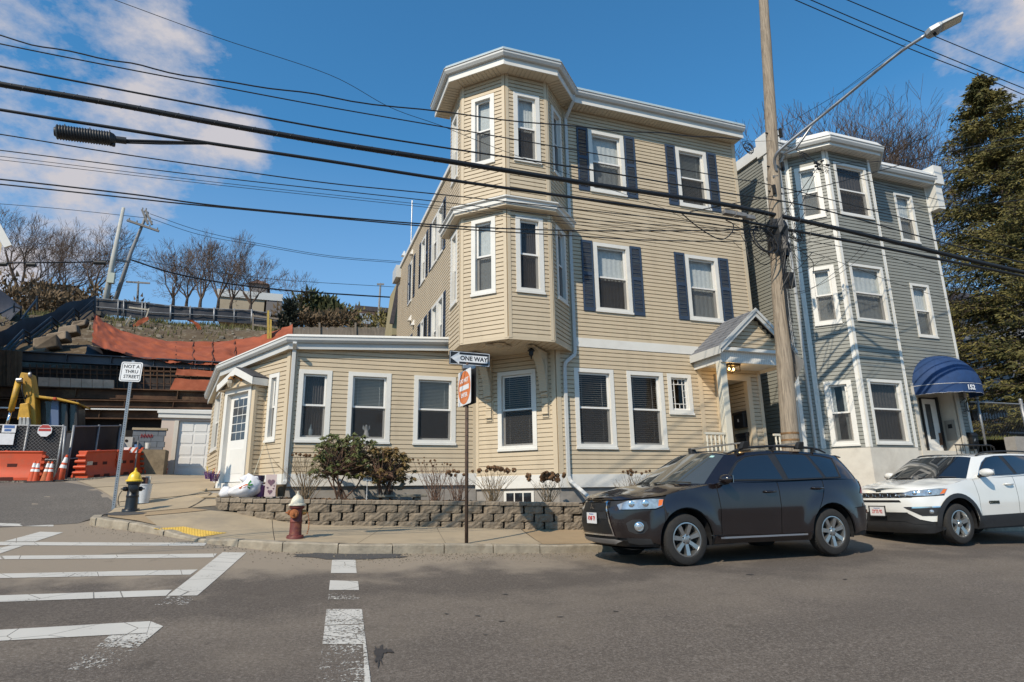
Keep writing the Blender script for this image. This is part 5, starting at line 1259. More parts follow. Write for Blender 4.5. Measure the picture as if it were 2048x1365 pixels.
def build_car(sp):
 c = Car(sp); c.base = Vector(sp['base']); c.gh_setup()
 c.root = thing('parked_car', sp['label'], 'car', sp['base'])
 body = sp['body']; (uf, zf, rf), (ur, zr, rr_) = sp['arch']; L = sp['L']; zt = lambda u: lut(sp['top'], u)
 S = c.T; sf, sr = c.s_u(uf), c.s_u(ur)
 def shell():
  o = [(0, sp['zb'])] + [(c.s_u(u), z) for u, z in arch_pts(uf, zf, rf-.01, sp['zb'])] + [(c.s_u(u), z) for u, z in arch_pts(ur, zr, rr_-.01, sp['zb'])] + [(S, sp['zb'])]
  n = 40; o += [(S*(n-k)/n, zt(c.plan(S*(n-k)/n)[0])-.015) for k in range(n+1)]
  mb = c.fill(o, lambda a, z: c.P(a, z, -.014), .09, mirror=True)
  for cu, cz, r in sp['arch']:
   for sd in (1, -1):
    pr = [];
    for k in range(19):
     a = pi*(k/18)*1.16-.08*pi; pr.append((cu-r*cos(a), cz+r*sin(a)))
    for (a, b) in zip(pr, pr[1:]):
     mb.quad(c.w(Vector((a[0], -sd*(sp['W']/2-.04), a[1]))), c.w(Vector((b[0], -sd*(sp['W']/2-.04), b[1]))), c.w(Vector((b[0], -sd*(sp['W']/2-.34), b[1]))), c.w(Vector((a[0], -sd*(sp['W']/2-.34), a[1]))))
    mb.poly([c.w(Vector((a, -sd*(sp['W']/2-.34), b))) for a, b in pr])
  mb.quad(*[c.w(Vector(p)) for p in ((.25,-.7,.24),(.25,.7,.24),(L-.25,.7,.26),(L-.25,-.7,.26))])
  mb.build('underbody', CPL, c.root)
 shell()
 for nm, outl in sp['panels']: c.panel(nm, outl(c), body, step=.06, space='s')
 sA = c.s_u(sp['uA']); NB_, NA_ = 34, 12
 spine = crom([(u, 0, z) for u, z in sp['spine']], 12)
 def bon(b, a):
  q = sA*b; O = c.P(q, zt(c.plan(q)[0])); sg = 1
  k = min(len(spine)-1, int(b**sp.get('sp_pow', 1.6)*(len(spine)-1))); I = spine[k]
  Ct = O.lerp(I, .18)+Vector((0, 0, sp.get('crown', .05)))
  p = O*(1-a)**2+Ct*2*a*(1-a)+I*a*a
  for (v0, wdt, hgt) in sp.get('crease', ()): p.z += hgt*math.exp(-((abs(p.y)-v0)/wdt)**2)*min(1, a*4)*min(1, max(0, b*3-.2))
  return p
 mb = MB()
 for sg in (1, -1):
  b0 = len(mb.v)
  for i in range(NB_+1):
   for j in range(NA_+1): p = bon(i/NB_, j/NA_); mb.v.append(c.w(Vector((p.x, p.y*sg, p.z))))
  for i in range(NB_):
   for j in range(NA_):
    a = b0+i*(NA_+1)+j; mb.f.append((a, a+1, a+NA_+2, a+NA_+1)); mb.m.append(0)
 hood = mb.build('bonnet', body, c.root, smooth=True, weld=True)
 mb = MB(); n = 40
 for sg in (1, -1):
  for k in range(n):
   q0 = sA*.96+(S-sA*.96)*k/n; q1 = sA*.96+(S-sA*.96)*(k+1)/n
   def pr(q): p = c.P(q, zt(c.plan(q)[0])); return p, p.lerp(Vector((sp['L']*.55, 0, p.z)), .12)+Vector((0,0,-.0))
   (a, a2), (b, b2) = pr(q0), pr(q1)
   mb.quad(*[c.w(Vector((p.x, p.y*sg, p.z))) for p in (a, b, b2, a2)])
 mb.build('shoulder', body, c.root, smooth=True, weld=True)
 mb = MB(); NT, NH = 60, 6
 for i in range(-NT, NT+1):
  for j in range(NH+1): mb.v.append(c.w(c.G(i/NT, j/NH)))
 for i in range(2*NT):
  for j in range(NH): a = i*(NH+1)+j; mb.f.append((a, a+1, a+NH+2, a+NH+1)); mb.m.append(0)
 mb.build('cabin', body, c.root, smooth=True)
 mb = MB(); NR = 8
 for i in range(NT+1):
  e = c.G(i/NT, 1.0)
  for j in range(-NR, NR+1):
   a = j/NR; zc = lut(sp['roofz'], e.x); w_ = 1-abs(a)**2.4
   mb.v.append(c.w(Vector((e.x, e.y*a, e.z+(zc-e.z)*w_))))
 for i in range(NT):
  for j in range(2*NR): a = i*(2*NR+1)+j; mb.f.append((a, a+1, a+2*NR+2, a+2*NR+1)); mb.m.append(0)
 mb.build('roof', body, c.root, smooth=True)
 tA = sp['tA']; ws = c.gpanel('windscreen', [(-tA*.93, .03), (-tA*.5, .02), (0, .02), (tA*.5, .02), (tA*.93, .03), (tA*.90, .95), (tA*.5, .965), (0, .97), (-tA*.5, .965), (-tA*.90, .95)], sp.get('ws_mat', CARGLASS), .004, 'th', mirror=False)[0]
 c.gpanel('rear_window', [(-1, .12), (-.90, .12), (-.885, .9), (-1, .9)][::1], CARGLASS, .004, 'th', mirror=True)
 c.gpanel('window_trim', sp['dlo'], CPL, .003)
 if sp.get('dlo_rim'):
  for sg in (1, -1):
   mb = MB(); pts = []
   P = [Vector(p) for p in sp['dlo']]; dd = []
   for i, a in enumerate(P):
    b = P[(i+1) % len(P)]; n = max(1, int((b-a).length/.08))
    for k in range(n): dd.append(a.lerp(b, k/n))
   for p in dd: t, h = c.t_of(p.x, p.y); g = c.G(t, h, .006); pts.append(c.w(Vector((g.x, g.y*sg, g.z))))
   pts.append(pts[0]); mb.tube(pts, .006, 5, cap=False); mb.build('window_bead', M['chrome'] if sp['dlo_rim'] == 'chrome' else CPL, c.root, smooth=True)
 for nm, o in sp['windows']: c.gpanel(nm, o, CARGLASS, .006)
 mb = MB()
 for t0, t1 in ((-.55, .05), (.15, .75)): mb.tube([c.w(c.G(tA*t0, .035, .015)), c.w(c.G(tA*(t0*.4+t1*.6), .06, .018)), c.w(c.G(tA*t1, .05, .014))], .008, 5)
 mb.build('wiper', CPL, c.root)
 for nm, outl, mt, off, space in sp['trims']:
  c.panel(nm, outl, mt, off, space=space, mirror=not nm.startswith('mid_') , step=.05)
 for cu in (uf, ur):
  for sd in (-1, 1): wheel(c, cu, sd, sp['r'], RIMM, sp['spokes'], sp['spokes'])
 mu, mz, ms = sp['mirror']
 for sd in (1, -1):
  p0 = Vector((mu, -sd*(sp['W']/2-.05), mz)); mb = MB(); n = 12
  def ms_(a, b): # rounded shell
   return Vector((mu-.09+.16*(1-cos(a))*.5*1.0, 0, 0))
  prof = []
  cx = p0+Vector((0, -sd*.14, .045))
  for i in range(9):
   th = pi*i/8
   for j in range(16):
    ph = 2*pi*j/16; q = Vector((-.095*sin(th)*cos(ph)*(1 if cos(ph) > 0 else .45), sd*.125*cos(th), .075*sin(th)*sin(ph)))
    mb.v.append(c.w(cx+q))
  for i in range(8):
   for j in range(16): a = i*16+j; b = i*16+(j+1) % 16; mb.f.append((a, b, b+16, a+16)); mb.m.append(0)
  mr = mb.build('mirror', body, c.root, smooth=True)
  mb = MB(); mb.beam(c.w(p0+Vector((.0, sd*.02, -.02))), c.w(cx+Vector((.01, 0, -.06))), .07, .035); mb.build('mirror_foot', CPL, mr)
  mb = MB(); mb.hexa([c.w(cx+Vector(q)) for q in ((.045,-.105,-.05),(.05,-.105,-.05),(.05,.105,-.05),(.045,.105,-.05),(.045,-.105,.055),(.05,-.105,.055),(.05,.105,.055),(.045,.105,.055))]); mb.build('mirror_glass', M['chrome'], mr)
  for hu, hz in sp['handles']:
   q = c.s_u(hu); mb = MB(); P_ = [c.P(q+d_, hz, o_) for d_, o_ in ((-.11, .0), (-.09, .035), (0, .045), (.09, .035), (.11, .0))]
   mb.tube([c.w(Vector((p.x, p.y*sd, p.z))) for p in P_], [.012, .017, .018, .017, .012], 8); mb.build('door_handle', sp.get('handle_mat', body), c.root, smooth=True)
 return c
# dark brown-grey SUV
BROWN = mat('dark_brown_metallic', (.015,.010,.0105), .18, .35, var=.10, scale=3, coat=1.0, spec=.6, dirt=(.055,.045,.038), dirt_amt=.10, dscale=2.2)
def arc_of(c, a, rev=False): return [(c.s_u(u), z) for u, z in (a[::-1] if rev else a)]
g = .004
def suv_panels():
 uf, zf, rf = 1.03, .36, .435; ur, zr, rr_ = 3.72, .36, .435
 top = [(0, .915), (.12, .92), (.35, .935), (.7, .965), (1.1, 1.045), (1.62, 1.115), (2.2, 1.135), (3.0, 1.145), (3.8, 1.16), (4.4, 1.15), (4.8, 1.12)]
 zt = lambda u: lut(top, u)
 A = lambda c, pts: [(c.s_u(u) if u > 0 else 0, z) for u, z in pts]
 af = arch_pts(uf, zf, rf, .30); ar = arch_pts(ur, zr, rr_, .30)
 P = [
     ('front_bumper', lambda c: [(0, .42)]+[(c.s_u(.10), .40), (c.s_u(.35), .38)]+A(c, [(af[0][0], .30)]+[p for p in af if p[0] < .70 and p[1] < .80])+A(c, [(.68, .795), (.56, .772), (.13, .775), (.10, .86)])+[(c.s_v(.42), .80), (c.s_v(.40), .905), (0, .905)]),
     ('front_wing', lambda c: A(c, [p for p in af if p[0] > .70 and not (p[0] < .7)])+A(c, [(1.46, .40), (1.61, .39), (1.635, .75), (1.60, zt(1.6)), (1.3, zt(1.3)), (1.0, zt(1.0)), (.75, zt(.75)), (.715, .93), (.69, .82)])),
     ('front_door', lambda c: A(c, [(1.62+g, .39), (2.70, .37), (2.735, .75), (2.74, zt(2.7)), (2.2, zt(2.2)), (1.61+g, zt(1.6)), (1.643+g, .75)])),
     ('rear_door', lambda c: A(c, [(2.71+g, .37)]+[(3.24, .37)]+[p for p in ar if p[0] < 3.44 and p[1] > .38]+[(3.56, .88), (3.63, 1.0), (3.65, zt(3.6)), (3.2, zt(3.2)), (2.75+g, zt(2.75)), (2.745+g, .75)])),
     ('rear_wing', lambda c: A(c, [(3.57+g, .88)]+[(3.455, .71)]+[p for p in ar if p[0] > 3.46 and p[1] > .50]+[(4.22, .70), (4.62, .74)]+[(4.66, zt(4.66)), (4.3, zt(4.3)), (3.66+g, zt(3.7)), (3.64+g, 1.0)])),
     ('rear_bumper', lambda c: A(c, [p for p in ar if p[0] > 4.0 and p[1] < .60]+[(4.30, .34), (4.6, .36)])[::1]+[(c.T, .38), (c.T, .73)]+A(c, [(4.62, .73), (4.22, .693)])),
     ('tailgate', lambda c: [(c.T, .74)]+[(c.T, zt(4.7))]+A(c, [(4.67, zt(4.6)), (4.63, .745)])),
     ('sill_panel', lambda c: A(c, [(1.49, .385), (1.485, .27), (3.27, .25), (3.265, .365), (2.4, .375)])),
 ]
 return P, top
PS, TOPS = suv_panels()
SPOKE_DARK = CPL
suv = dict(label='dark brown-grey SUV with roof bars parked at the kerb before the tan house porch', base=(4.38, 8.72, .600), pitch=.008, L=4.72, W=1.80, r=.352, body=BROWN, zb=.27,
 plan=[(0, 0), (.006, .18), (.03, .38), (.085, .56), (.20, .72), (.40, .825), (.70, .875), (1.2, .895), (2.2, .90), (3.2, .90), (4.0, .89), (4.35, .865), (4.55, .80), (4.66, .66), (4.71, .42), (4.72, 0)],
 F=[(.25, .20), (.33, .07), (.42, .02), (.6, .0), (.78, .01), (.88, .045), (.93, .10), (1.0, .2)], Sd=[(.25, .05), (.32, .015), (.5, .01), (.75, .0), (.92, .008), (1.03, .018), (1.10, .038), (1.16, .06)], R=[(.3, .06), (.45, .0), (.72, .0), (.745, .05), (1.0, .055), (1.15, .075)],
 arch=[(1.03, .36, .435), (3.72, .36, .435)], flare=.035, flare_w=.19, top=TOPS, panels=PS, uA=1.60, crown=.055, crease=((.50, .10, .022),),
 spine=[(.0, .93), (.05, .96), (.16, 1.01), (.40, 1.07), (.70, 1.11), (.93, 1.13)], sp_pow=1.5,
 belt=[(.93, 0, 1.115), (1.0, .42, 1.12), (1.22, .68, 1.11), (1.60, .835, 1.10), (2.2, .862, 1.125), (2.9, .868, 1.135), (3.6, .86, 1.15), (4.15, .835, 1.15), (4.48, .75, 1.14), (4.62, .5, 1.12), (4.66, 0, 1.11)],
 roof=[(1.80, 0, 1.60), (1.86, .36, 1.595), (1.96, .53, 1.58), (2.13, .605, 1.555), (2.45, .64, 1.59), (2.95, .65, 1.61), (3.55, .64, 1.595), (4.05, .61, 1.56), (4.32, .56, 1.52), (4.40, .36, 1.53), (4.42, 0, 1.54)],
 roofz=[(1.80, 1.60), (2.2, 1.635), (3.0, 1.66), (3.8, 1.63), (4.42, 1.54)], tA=.285,
 dlo=[(1.80, 1.15), (1.98, 1.30), (2.13, 1.42), (2.33, 1.515), (2.6, 1.55), (3.0, 1.565), (3.5, 1.555), (3.9, 1.525), (4.12, 1.485), (4.06, 1.17), (3.0, 1.145)], dlo_rim='black',
 windows=[('side_window', [(1.90, 1.165), (2.02, 1.30), (2.16, 1.415), (2.35, 1.50), (2.62, 1.53), (2.77, 1.535), (2.86, 1.16)]), ('side_window', [(2.92, 1.545), (3.46, 1.54), (3.53, 1.52), (3.67, 1.175), (2.97, 1.165)]), ('quarter_window', [(3.60, 1.525), (3.85, 1.505), (4.06, 1.46), (4.02, 1.185), (3.74, 1.18)])],
 trims=[
  ('mid_grille_upper', [(-.36, .76), (.36, .76), (.345, .885), (-.345, .885)], MESHP, .004, 'v'),
  ('mid_grille_bar', [(-.40, .655), (.40, .655), (.37, .755), (-.37, .755)], CPL, .012, 'v'),
  ('mid_grille_lower', [(-.47, .455), (.47, .455), (.41, .65), (-.41, .65)], MESHP, .004, 'v'),
  ('grille_surround', [(.0, .885), (.345, .885), (.49, .44), (.0, .44), (.0, .418), (.515, .418), (.365, .905), (.0, .905)], M['chrome'], .012, 'v'),
  ('mid_lower_intake', [(-.55, .40), (-.5, .32), (.5, .32), (.55, .40)], CPL, .0, 'v'),
  ('mid_skid_plate', [(-.62, .355), (-.45, .30), (.45, .30), (.62, .355), (.5, .375), (-.5, .375)], mat('silver_plastic', (.35,.33,.31), .45, .3), .015, 'v'),
  ('headlight', [(.115, .785), (.56, .79), (.66, .825), (.69, .915), (.50, .925), (.20, .905), (.09, .85)], LENS, .006, 'u'),
  ('headlight_amber', [(.60, .82), (.655, .835), (.685, .91), (.62, .91)], AMBER, .010, 'u'),
  ('fog_surround', [(.17, .60), (.24, .645), (.33, .65), (.42, .61), (.44, .53), (.38, .46), (.28, .45), (.19, .49)], CPL, .006, 'u'),
  ('corner_vent', [(.16, .40), (.46, .385), (.50, .31), (.30, .305), (.18, .33)], CPL, .004, 'u'),
  ('sill_chrome', [(1.56, .365), (3.16, .352), (3.16, .328), (1.57, .338)], mat('satin_trim', (.42,.43,.46), .3, .8), .03, 'u'),
  ('tail_light', [(4.42, .92), (4.64, .90), (4.70, 1.10), (4.55, 1.12)], REDL, .008, 'u'),
  ('rear_reflector', [(4.56, .60), (4.68, .60), (4.68, .66), (4.56, .66)], REDL, .008, 'u'),
 ], spokes=7, mirror=(1.70, 1.13, 0), handles=[(2.56, .985), (3.50, 1.02)], ws_mat=None)
suv['ws_mat'] = mat('windscreen_glass', (.055,.058,.052), .04, spec=1.0, coat=1.0)
c1 = build_car(suv)
def add_on(c, name, mtl, fn, parent=None, **k):
 mb = MB(); fn(mb); return mb.build(name, mtl, parent or c.root, **k)
def plate(c, txt, qv, z, w=.305, h=.155, off=.03, top_txt='Massachusetts'):
 q = c.s_v(qv) if qv >= 0 else -c.s_v(-qv); p = c.P(q, z, off); a = c.P(q-.1, z, off); b = c.P(q+.1, z, off)
 r = (b-a).normalized(); u = Vector((0, 0, 1)); n = r.cross(u)
 if n.x > 0: r = -r; n = -n
 pc_ = c.w(p); mb = MB()
 mb.hexa([pc_+r*x+u*y+n*t for x, y, t in ((-w/2,-h/2,.0),(w/2,-h/2,.0),(w/2,-h/2,-.008),(-w/2,-h/2,-.008),(-w/2,h/2,.0),(w/2,h/2,.0),(w/2,h/2,-.008),(-w/2,h/2,-.008))])
 o = mb.build('number_plate', mat('white_plate', (.62,.61,.60), .5), c.root)
 R_ = mat('plate_red', (.45,.03,.03), .5); B_ = mat('plate_blue', (.05,.12,.35), .5)
 text_obj(txt, .088, R_, 'plate_number', o, pc_+n*.002+u*-.006, right=r, up=u, sx=.72, bold=.002)
 text_obj(top_txt, .024, B_, 'plate_state', o, pc_+n*.002+u*.058, right=r, up=u)
 return o, pc_, r, u, n
o, pc_, r_, u_, n_ = plate(c1, '4YMF 79', .02, .66, off=.035)
mb = MB(); ctr = c1.w(c1.P(0, .82, .022))
for k in range(3):
 a = pi/2+k*2*pi/3; d = r_*cos(a)+u_*sin(a); t = n_.cross(d); mb.prism([ctr, ctr+d*.030+t*.017, ctr+d*.06, ctr+d*.030-t*.017], n_*.008)
mb.build('badge', M['chrome'], c1.root)
for sd in (1, -1):
 q = c1.s_u(.315); p = c1.P(q, .55, .012); a = c1.P(q+.05, .55); b = c1.P(q-.05, .55); n = (a-b).cross(Vector((0,0,1))).normalized(); n = n if n.x < 0 else -n
 f = lambda v: c1.w(Vector((v.x, v.y*sd, v.z))); n2 = Vector((n.x, n.y*sd, n.z))
 mb = MB(); mb.lathe([(.062, .0), (.066, .012), (.056, .014), (.050, .004)], 20, f(p), ax=n2); fl = mb.build('fog_light', M['chrome'], c1.root, auto=40)
 mb = MB(); mb.lathe([(.050, .004), (.03, .016), (.001, .02)], 20, f(p), ax=n2); mb.build('fog_lens', LENS, fl, smooth=True)
 for q_, z_ in ((c1.s_u(.24), .855), (c1.s_u(.42), .86)):
  p = c1.P(q_, z_, -.0); mb = MB(); mb.lathe([(.045, .010), (.036, .018), (.020, .012), (.001, .02)], 18, f(p), ax=n2); mb.build('headlight_lamp', M['chrome'], c1.root, smooth=True)
for sd in (1, -1):
 pts = []
 for k in range(15):
  t = k/14; u = 2.10+t*(4.05-2.10); lift = .055*min(1, sin(pi*t)*3.2); q, h = c1.t_of(u, 1.56); e = c1.G(q, 1.0, 0); pts.append(c1.w(Vector((e.x, e.y*sd*.99, e.z+.02+lift))))
 mb = MB(); mb.tube(pts, [.012]+[.019]*13+[.012], 8)
 for k in (1, 6, 12): mb.beam(pts[k]-Vector((0,0,.0)), pts[k]-Vector((0,0,.07)), .08, .03)
 mb.build('roof_rail', CPL, c1.root, smooth=False)
for u in (2.35, 3.45):
 mb = MB(); z = 1.735; mb.beam(c1.w(Vector((u,-.72,z))), c1.w(Vector((u,.72,z))), .065, .022, up=(0,0,1)); cbm = mb.build('roof_bar', mat('silver_bar', (.45,.44,.42), .35, .8), c1.root)
 for sd in (1, -1): mb = MB(); mb.hexa([c1.w(Vector((u+a, sd*b, zz))) for a, b, zz in ((-.07,.70,1.64),(.07,.70,1.64),(.07,.60,1.64),(-.07,.60,1.64),(-.045,.74,1.75),(.045,.74,1.75),(.045,.66,1.75),(-.045,.66,1.75))]); mb.build('bar_foot', CPL, cbm, bevel=.01)
mb = MB(); mb.box(0, .3, 0, .0, 0, 0)
mb = MB(); t_ = suv['tA']; mb.quad(*[c1.w(c1.G(t_*a, b, .007)) for a, b in ((.60, .84), (.70, .84), (.70, .90), (.60, .90))]); mb.build('sticker', mat('pale_green_sticker', (.35,.55,.5), .5), c1.root, fix=False)
mb = MB(); mb.hexa([c1.w(Vector(p)) for p in ((4.30,-.56,1.525),(4.46,-.52,1.50),(4.46,.52,1.50),(4.30,.56,1.525),(4.30,-.56,1.55),(4.47,-.52,1.52),(4.47,.52,1.52),(4.30,.56,1.55))]); mb.build('spoiler', BROWN, c1.root, bevel=.01)
# white SUV
WHITE = mat('white_car_paint', (.66,.65,.61), .2, .0, var=.02, scale=3, coat=1.0, spec=.6)
def cmp_panels():
 uf, zf, rf = .87, .36, .445; ur, zr, rr_ = 3.51, .36, .445
 top = [(0, .965), (.15, .97), (.45, 1.0), (.75, 1.03), (1.1, 1.09), (1.5, 1.135), (2.2, 1.16), (3.0, 1.19), (3.8, 1.22), (4.5, 1.2)]
 zt = lambda u: lut(top, u); A = lambda c, pts: [(c.s_u(u) if u > 0 else 0, z) for u, z in pts]
 af = arch_pts(uf, zf, rf, .30); ar = arch_pts(ur, zr, rr_, .30)
 P = [('front_bumper', lambda c: [(0, .56), (c.s_v(.50), .56), (c.s_v(.68), .44), (c.s_v(.80), .40)]+A(c, [(af[0][0], .40)]+[p for p in af if p[0] < .56 and .4 < p[1] < .78])+A(c, [(.60, .845), (.25, .83)])+[(c.s_v(.44), .81), (0, .81)]),
     ('nose_panel', lambda c: [(0, .905), (c.s_v(.6), .91)]+A(c, [(.10, .938), (.5, .970), (.655, .968), (.625, zt(.625)), (.45, zt(.45)), (.25, zt(.25))])+[(c.s_v(.5), .967), (0, .965)]),
     ('front_wing', lambda c: A(c, [p for p in af if p[0] > .56]+[(1.32, .47), (1.41, .46), (1.44, .8), (1.40, zt(1.4)), (1.1, zt(1.1)), (.8, zt(.8)), (.62, zt(.62)), (.66, .96), (.60, .87), (.57, .80)])),
     ('front_door', lambda c: A(c, [(1.42, .46), (2.45, .48), (2.49, .8), (2.50, zt(2.5)), (1.9, zt(1.9)), (1.408, zt(1.4)), (1.448, .8)])),
     ('rear_door', lambda c: A(c, [(2.46, .48), (3.03, .49)]+[p for p in ar if p[0] < 3.24 and p[1] > .5]+[(3.36, .90), (3.42, 1.0), (3.44, zt(3.4)), (3.0, zt(3.0)), (2.51, zt(2.5)), (2.50, .8)])),
     ('rear_wing', lambda c: A(c, [(3.37, .90), (3.26, .75)]+[p for p in ar if p[0] > 3.26 and p[1] > .5]+[(4.0, .72), (4.3, .74), (4.33, zt(4.3)), (4.0, zt(4.0)), (3.45, zt(3.45)), (3.43, 1.0)])),
     ('rear_bumper', lambda c: A(c, [(3.95, .50), (4.2, .5)])+[(c.T, .5), (c.T, .73)]+A(c, [(4.3, .73), (4.0, .71)])),
     ('tailgate', lambda c: [(c.T, .74), (c.T, zt(4.4))]+A(c, [(4.34, zt(4.4)), (4.31, .745)]))]
 return P, top
PC, TOPC = cmp_panels()
_blk = [(.56, .56)]
cmp_ = dict(label='white SUV with black wheel-arch trim parked behind the brown one', base=(10.52, 9.06, .640), pitch=.006, L=4.40, W=1.82, r=.350, body=WHITE, zb=.24,
 plan=[(0, 0), (.008, .22), (.04, .44), (.11, .62), (.23, .76), (.42, .85), (.7, .89), (1.2, .905), (2.2, .91), (3.2, .91), (3.8, .895), (4.1, .85), (4.28, .74), (4.37, .5), (4.40, 0)],
 F=[(.18, .10), (.3, .03), (.5, .02), (.6, .0), (.78, .01), (.82, .03), (.9, .04), (.96, .09), (1.05, .2)], Sd=[(.25, .03), (.45, .005), (.7, .0), (.95, .012), (1.02, .02), (1.10, .035), (1.2, .06)], R=[(.3, .06), (.5, .0), (.72, .0), (.76, .04), (1.2, .08)],
 arch=[(.87, .36, .445), (3.51, .36, .445)], flare=.03, flare_w=.17, top=TOPC, panels=PC, uA=1.46, crown=.05, crease=((.42, .10, .02),),
 spine=[(.0, .975), (.06, 1.01), (.2, 1.06), (.45, 1.11), (.7, 1.135), (.84, 1.145)], sp_pow=1.5,
 belt=[(.84, 0, 1.13), (.92, .44, 1.135), (1.12, .70, 1.13), (1.46, .845, 1.12), (2.0, .868, 1.145), (2.6, .872, 1.17), (3.3, .865, 1.20), (3.8, .84, 1.21), (4.1, .76, 1.2), (4.24, .5, 1.18), (4.28, 0, 1.17)],
 roof=[(1.62, 0, 1.575), (1.68, .38, 1.57), (1.78, .55, 1.56), (1.95, .63, 1.545), (2.2, .665, 1.575), (2.7, .68, 1.595), (3.2, .67, 1.59), (3.7, .64, 1.57), (4.0, .58, 1.53), (4.08, .38, 1.54), (4.1, 0, 1.55)],
 roofz=[(1.62, 1.575), (2.0, 1.615), (2.8, 1.645), (3.5, 1.63), (4.1, 1.55)], tA=.285,
 dlo=[(1.60, 1.165), (1.76, 1.30), (1.93, 1.42), (2.12, 1.515), (2.35, 1.55), (2.8, 1.56), (3.4, 1.55), (3.8, 1.47), (3.75, 1.25), (2.6, 1.19)], dlo_rim='chrome',
 windows=[('side_window', [(1.68, 1.18), (1.82, 1.31), (1.98, 1.42), (2.15, 1.505), (2.36, 1.535), (2.46, 1.54), (2.56, 1.205)]), ('side_window', [(2.58, 1.545), (3.2, 1.535), (3.36, 1.24), (2.66, 1.21)]), ('quarter_window', [(3.27, 1.53), (3.5, 1.50), (3.68, 1.44), (3.64, 1.26), (3.42, 1.245)])],
 trims=[
  ('mid_grille_band', [(-.62, .815), (.62, .815), (.65, .90), (-.65, .90)], MESHP, .002, 'v'),
  ('mid_lower_slot', [(-.45, .735), (.45, .735), (.42, .775), (-.42, .775)], MESHP, .004, 'v'),
  ('mid_lower_intake', [(-.52, .56), (-.62, .40), (.62, .40), (.52, .56)], CPL, .0, 'v'),
  ('lower_bumper', [(.0, .40), (.62, .40), (.80, .36), (.88, .28), (.80, .20), (.0, .20)], CPL, .012, 'v'),
  ('lower_lip', [(.0, .445), (.52, .445), (.66, .405), (.80, .385), (.80, .355), (.6, .36), (.45, .405), (.0, .405)], CPL, .02, 'v'),
  ('headlight', [(.02, .855), (.30, .845), (.60, .87), (.70, .965), (.50, .965), (.10, .935)], LENS, .006, 'u'),
  ('headlight_amber', [(.50, .87), (.60, .885), (.68, .958), (.60, .955)], AMBER, .010, 'u'),
  ('fog_surround', [(.05, .65), (.46, .66), (.44, .55), (.36, .50), (.18, .50)], CPL, .008, 'u'),
  ('fog_chrome', [(.05, .655), (.46, .665), (.46, .645), (.10, .63)], M['chrome'], .014, 'u'),
  ('sill_cladding', [(1.30, .475), (3.06, .50), (3.06, .28), (1.28, .26)], CPL, .018, 'u'),
  ('tail_light', [(4.05, .98), (4.3, .96), (4.34, 1.12), (4.1, 1.12)], REDL, .008, 'u'),
 ], spokes=5, mirror=(1.62, 1.19, 0), handles=[(2.30, 1.02), (3.20, 1.06)])
c2 = build_car(cmp_)
for cu, cz, r in cmp_['arch']:
 a = arch_pts(cu, cz, r-.005, .30); b = arch_pts(cu, cz, r+.075, .30)
 c2.panel('arch_trim', a+b[::-1], CPL, .016, step=.06)
for k in range(7):
 v = (k-3)*.158; mb = MB(); pts = []
 for (a, b) in ((-.05, .832), (-.055, .85), (-.05, .885), (-.03, .892), (.03, .892), (.05, .885), (.055, .85), (.05, .832), (.03, .826), (-.03, .826), (-.05, .832)):
  q = v+a; s_ = c2.s_v(q) if q >= 0 else -c2.s_v(-q); pts.append(c2.w(c2.P(s_, b, .010)))
 mb.tube(pts, .0055, 5, cap=False); mb.build('grille_slot', M['chrome'], c2.root, smooth=True)
o, pc_, r_, u_, n_ = plate(c2, '2YTS 92', .0, .575, off=.05)
mb = MB(); w_, h_ = .18, .10
for x0, x1, y0, y1 in ((-w_, w_, h_-.018, h_), (-w_, w_, -h_, -h_+.018), (-w_, -w_+.02, -h_, h_), (w_-.02, w_, -h_, h_)):
 mb.hexa([pc_+r_*x+u_*y+n_*t for x, y, t in ((x0,y0,.004),(x1,y0,.004),(x1,y0,-.01),(x0,y0,-.01),(x0,y1,.004),(x1,y1,.004),(x1,y1,-.01),(x0,y1,-.01))])
mb.build('plate_frame', CPL, o)
q = c2.s_v(.0); pj = c2.w(c2.P(0, .938, .012)); text_obj('Jeep', .065, mat('dark_badge', (.04,.045,.035), .4, .4), 'badge', c2.root, pj, right=r_, up=Vector((.25,0,.97)), bold=.003)
q = c2.s_u(1.80); P0 = c2.P(q, .70, .006); P1 = c2.P(q+.2, .70, .006); text_obj('COMPASS', .065, _MC['dark_badge'], 'model_badge', c2.root, c2.w(P0), right=(P1-P0), up=(0,0,1), sx=.95, bold=.004, depth=.004)
for sd in (1, -1):
 pts = []
 for k in range(15):
  t = k/14; u = 1.98+t*1.75; q, h = c2.t_of(u, 1.55); e = c2.G(q, 1.0, 0); pts.append(c2.w(Vector((e.x, e.y*sd*.97, e.z+.018+.035*min(1, sin(pi*t)*4)))))
 mb = MB(); mb.tube(pts, .016, 8); mb.build('roof_rail', CPL, c2.root, smooth=True)
 for q_, z_ in ((c2.s_u(.14), .895), (c2.s_u(.33), .905)):
  p = c2.P(q_, z_, 0); mb = MB(); mb.lathe([(.036, .010), (.03, .016), (.015, .012), (.001, .018)], 16, c2.w(Vector((p.x, p.y*sd, p.z))), ax=(-.75, -.65*sd, 0)); mb.build('headlight_lamp', M['chrome'], c2.root, smooth=True)
 p = c2.P(c2.s_u(.30), .57, .012); mb = MB(); mb.lathe([(.038, .0), (.03, .012), (.001, .014)], 16, c2.w(Vector((p.x, p.y*sd, p.z))), ax=(-.7, -.7*sd, 0)); mb.build('fog_light', LENS, c2.root, smooth=True)
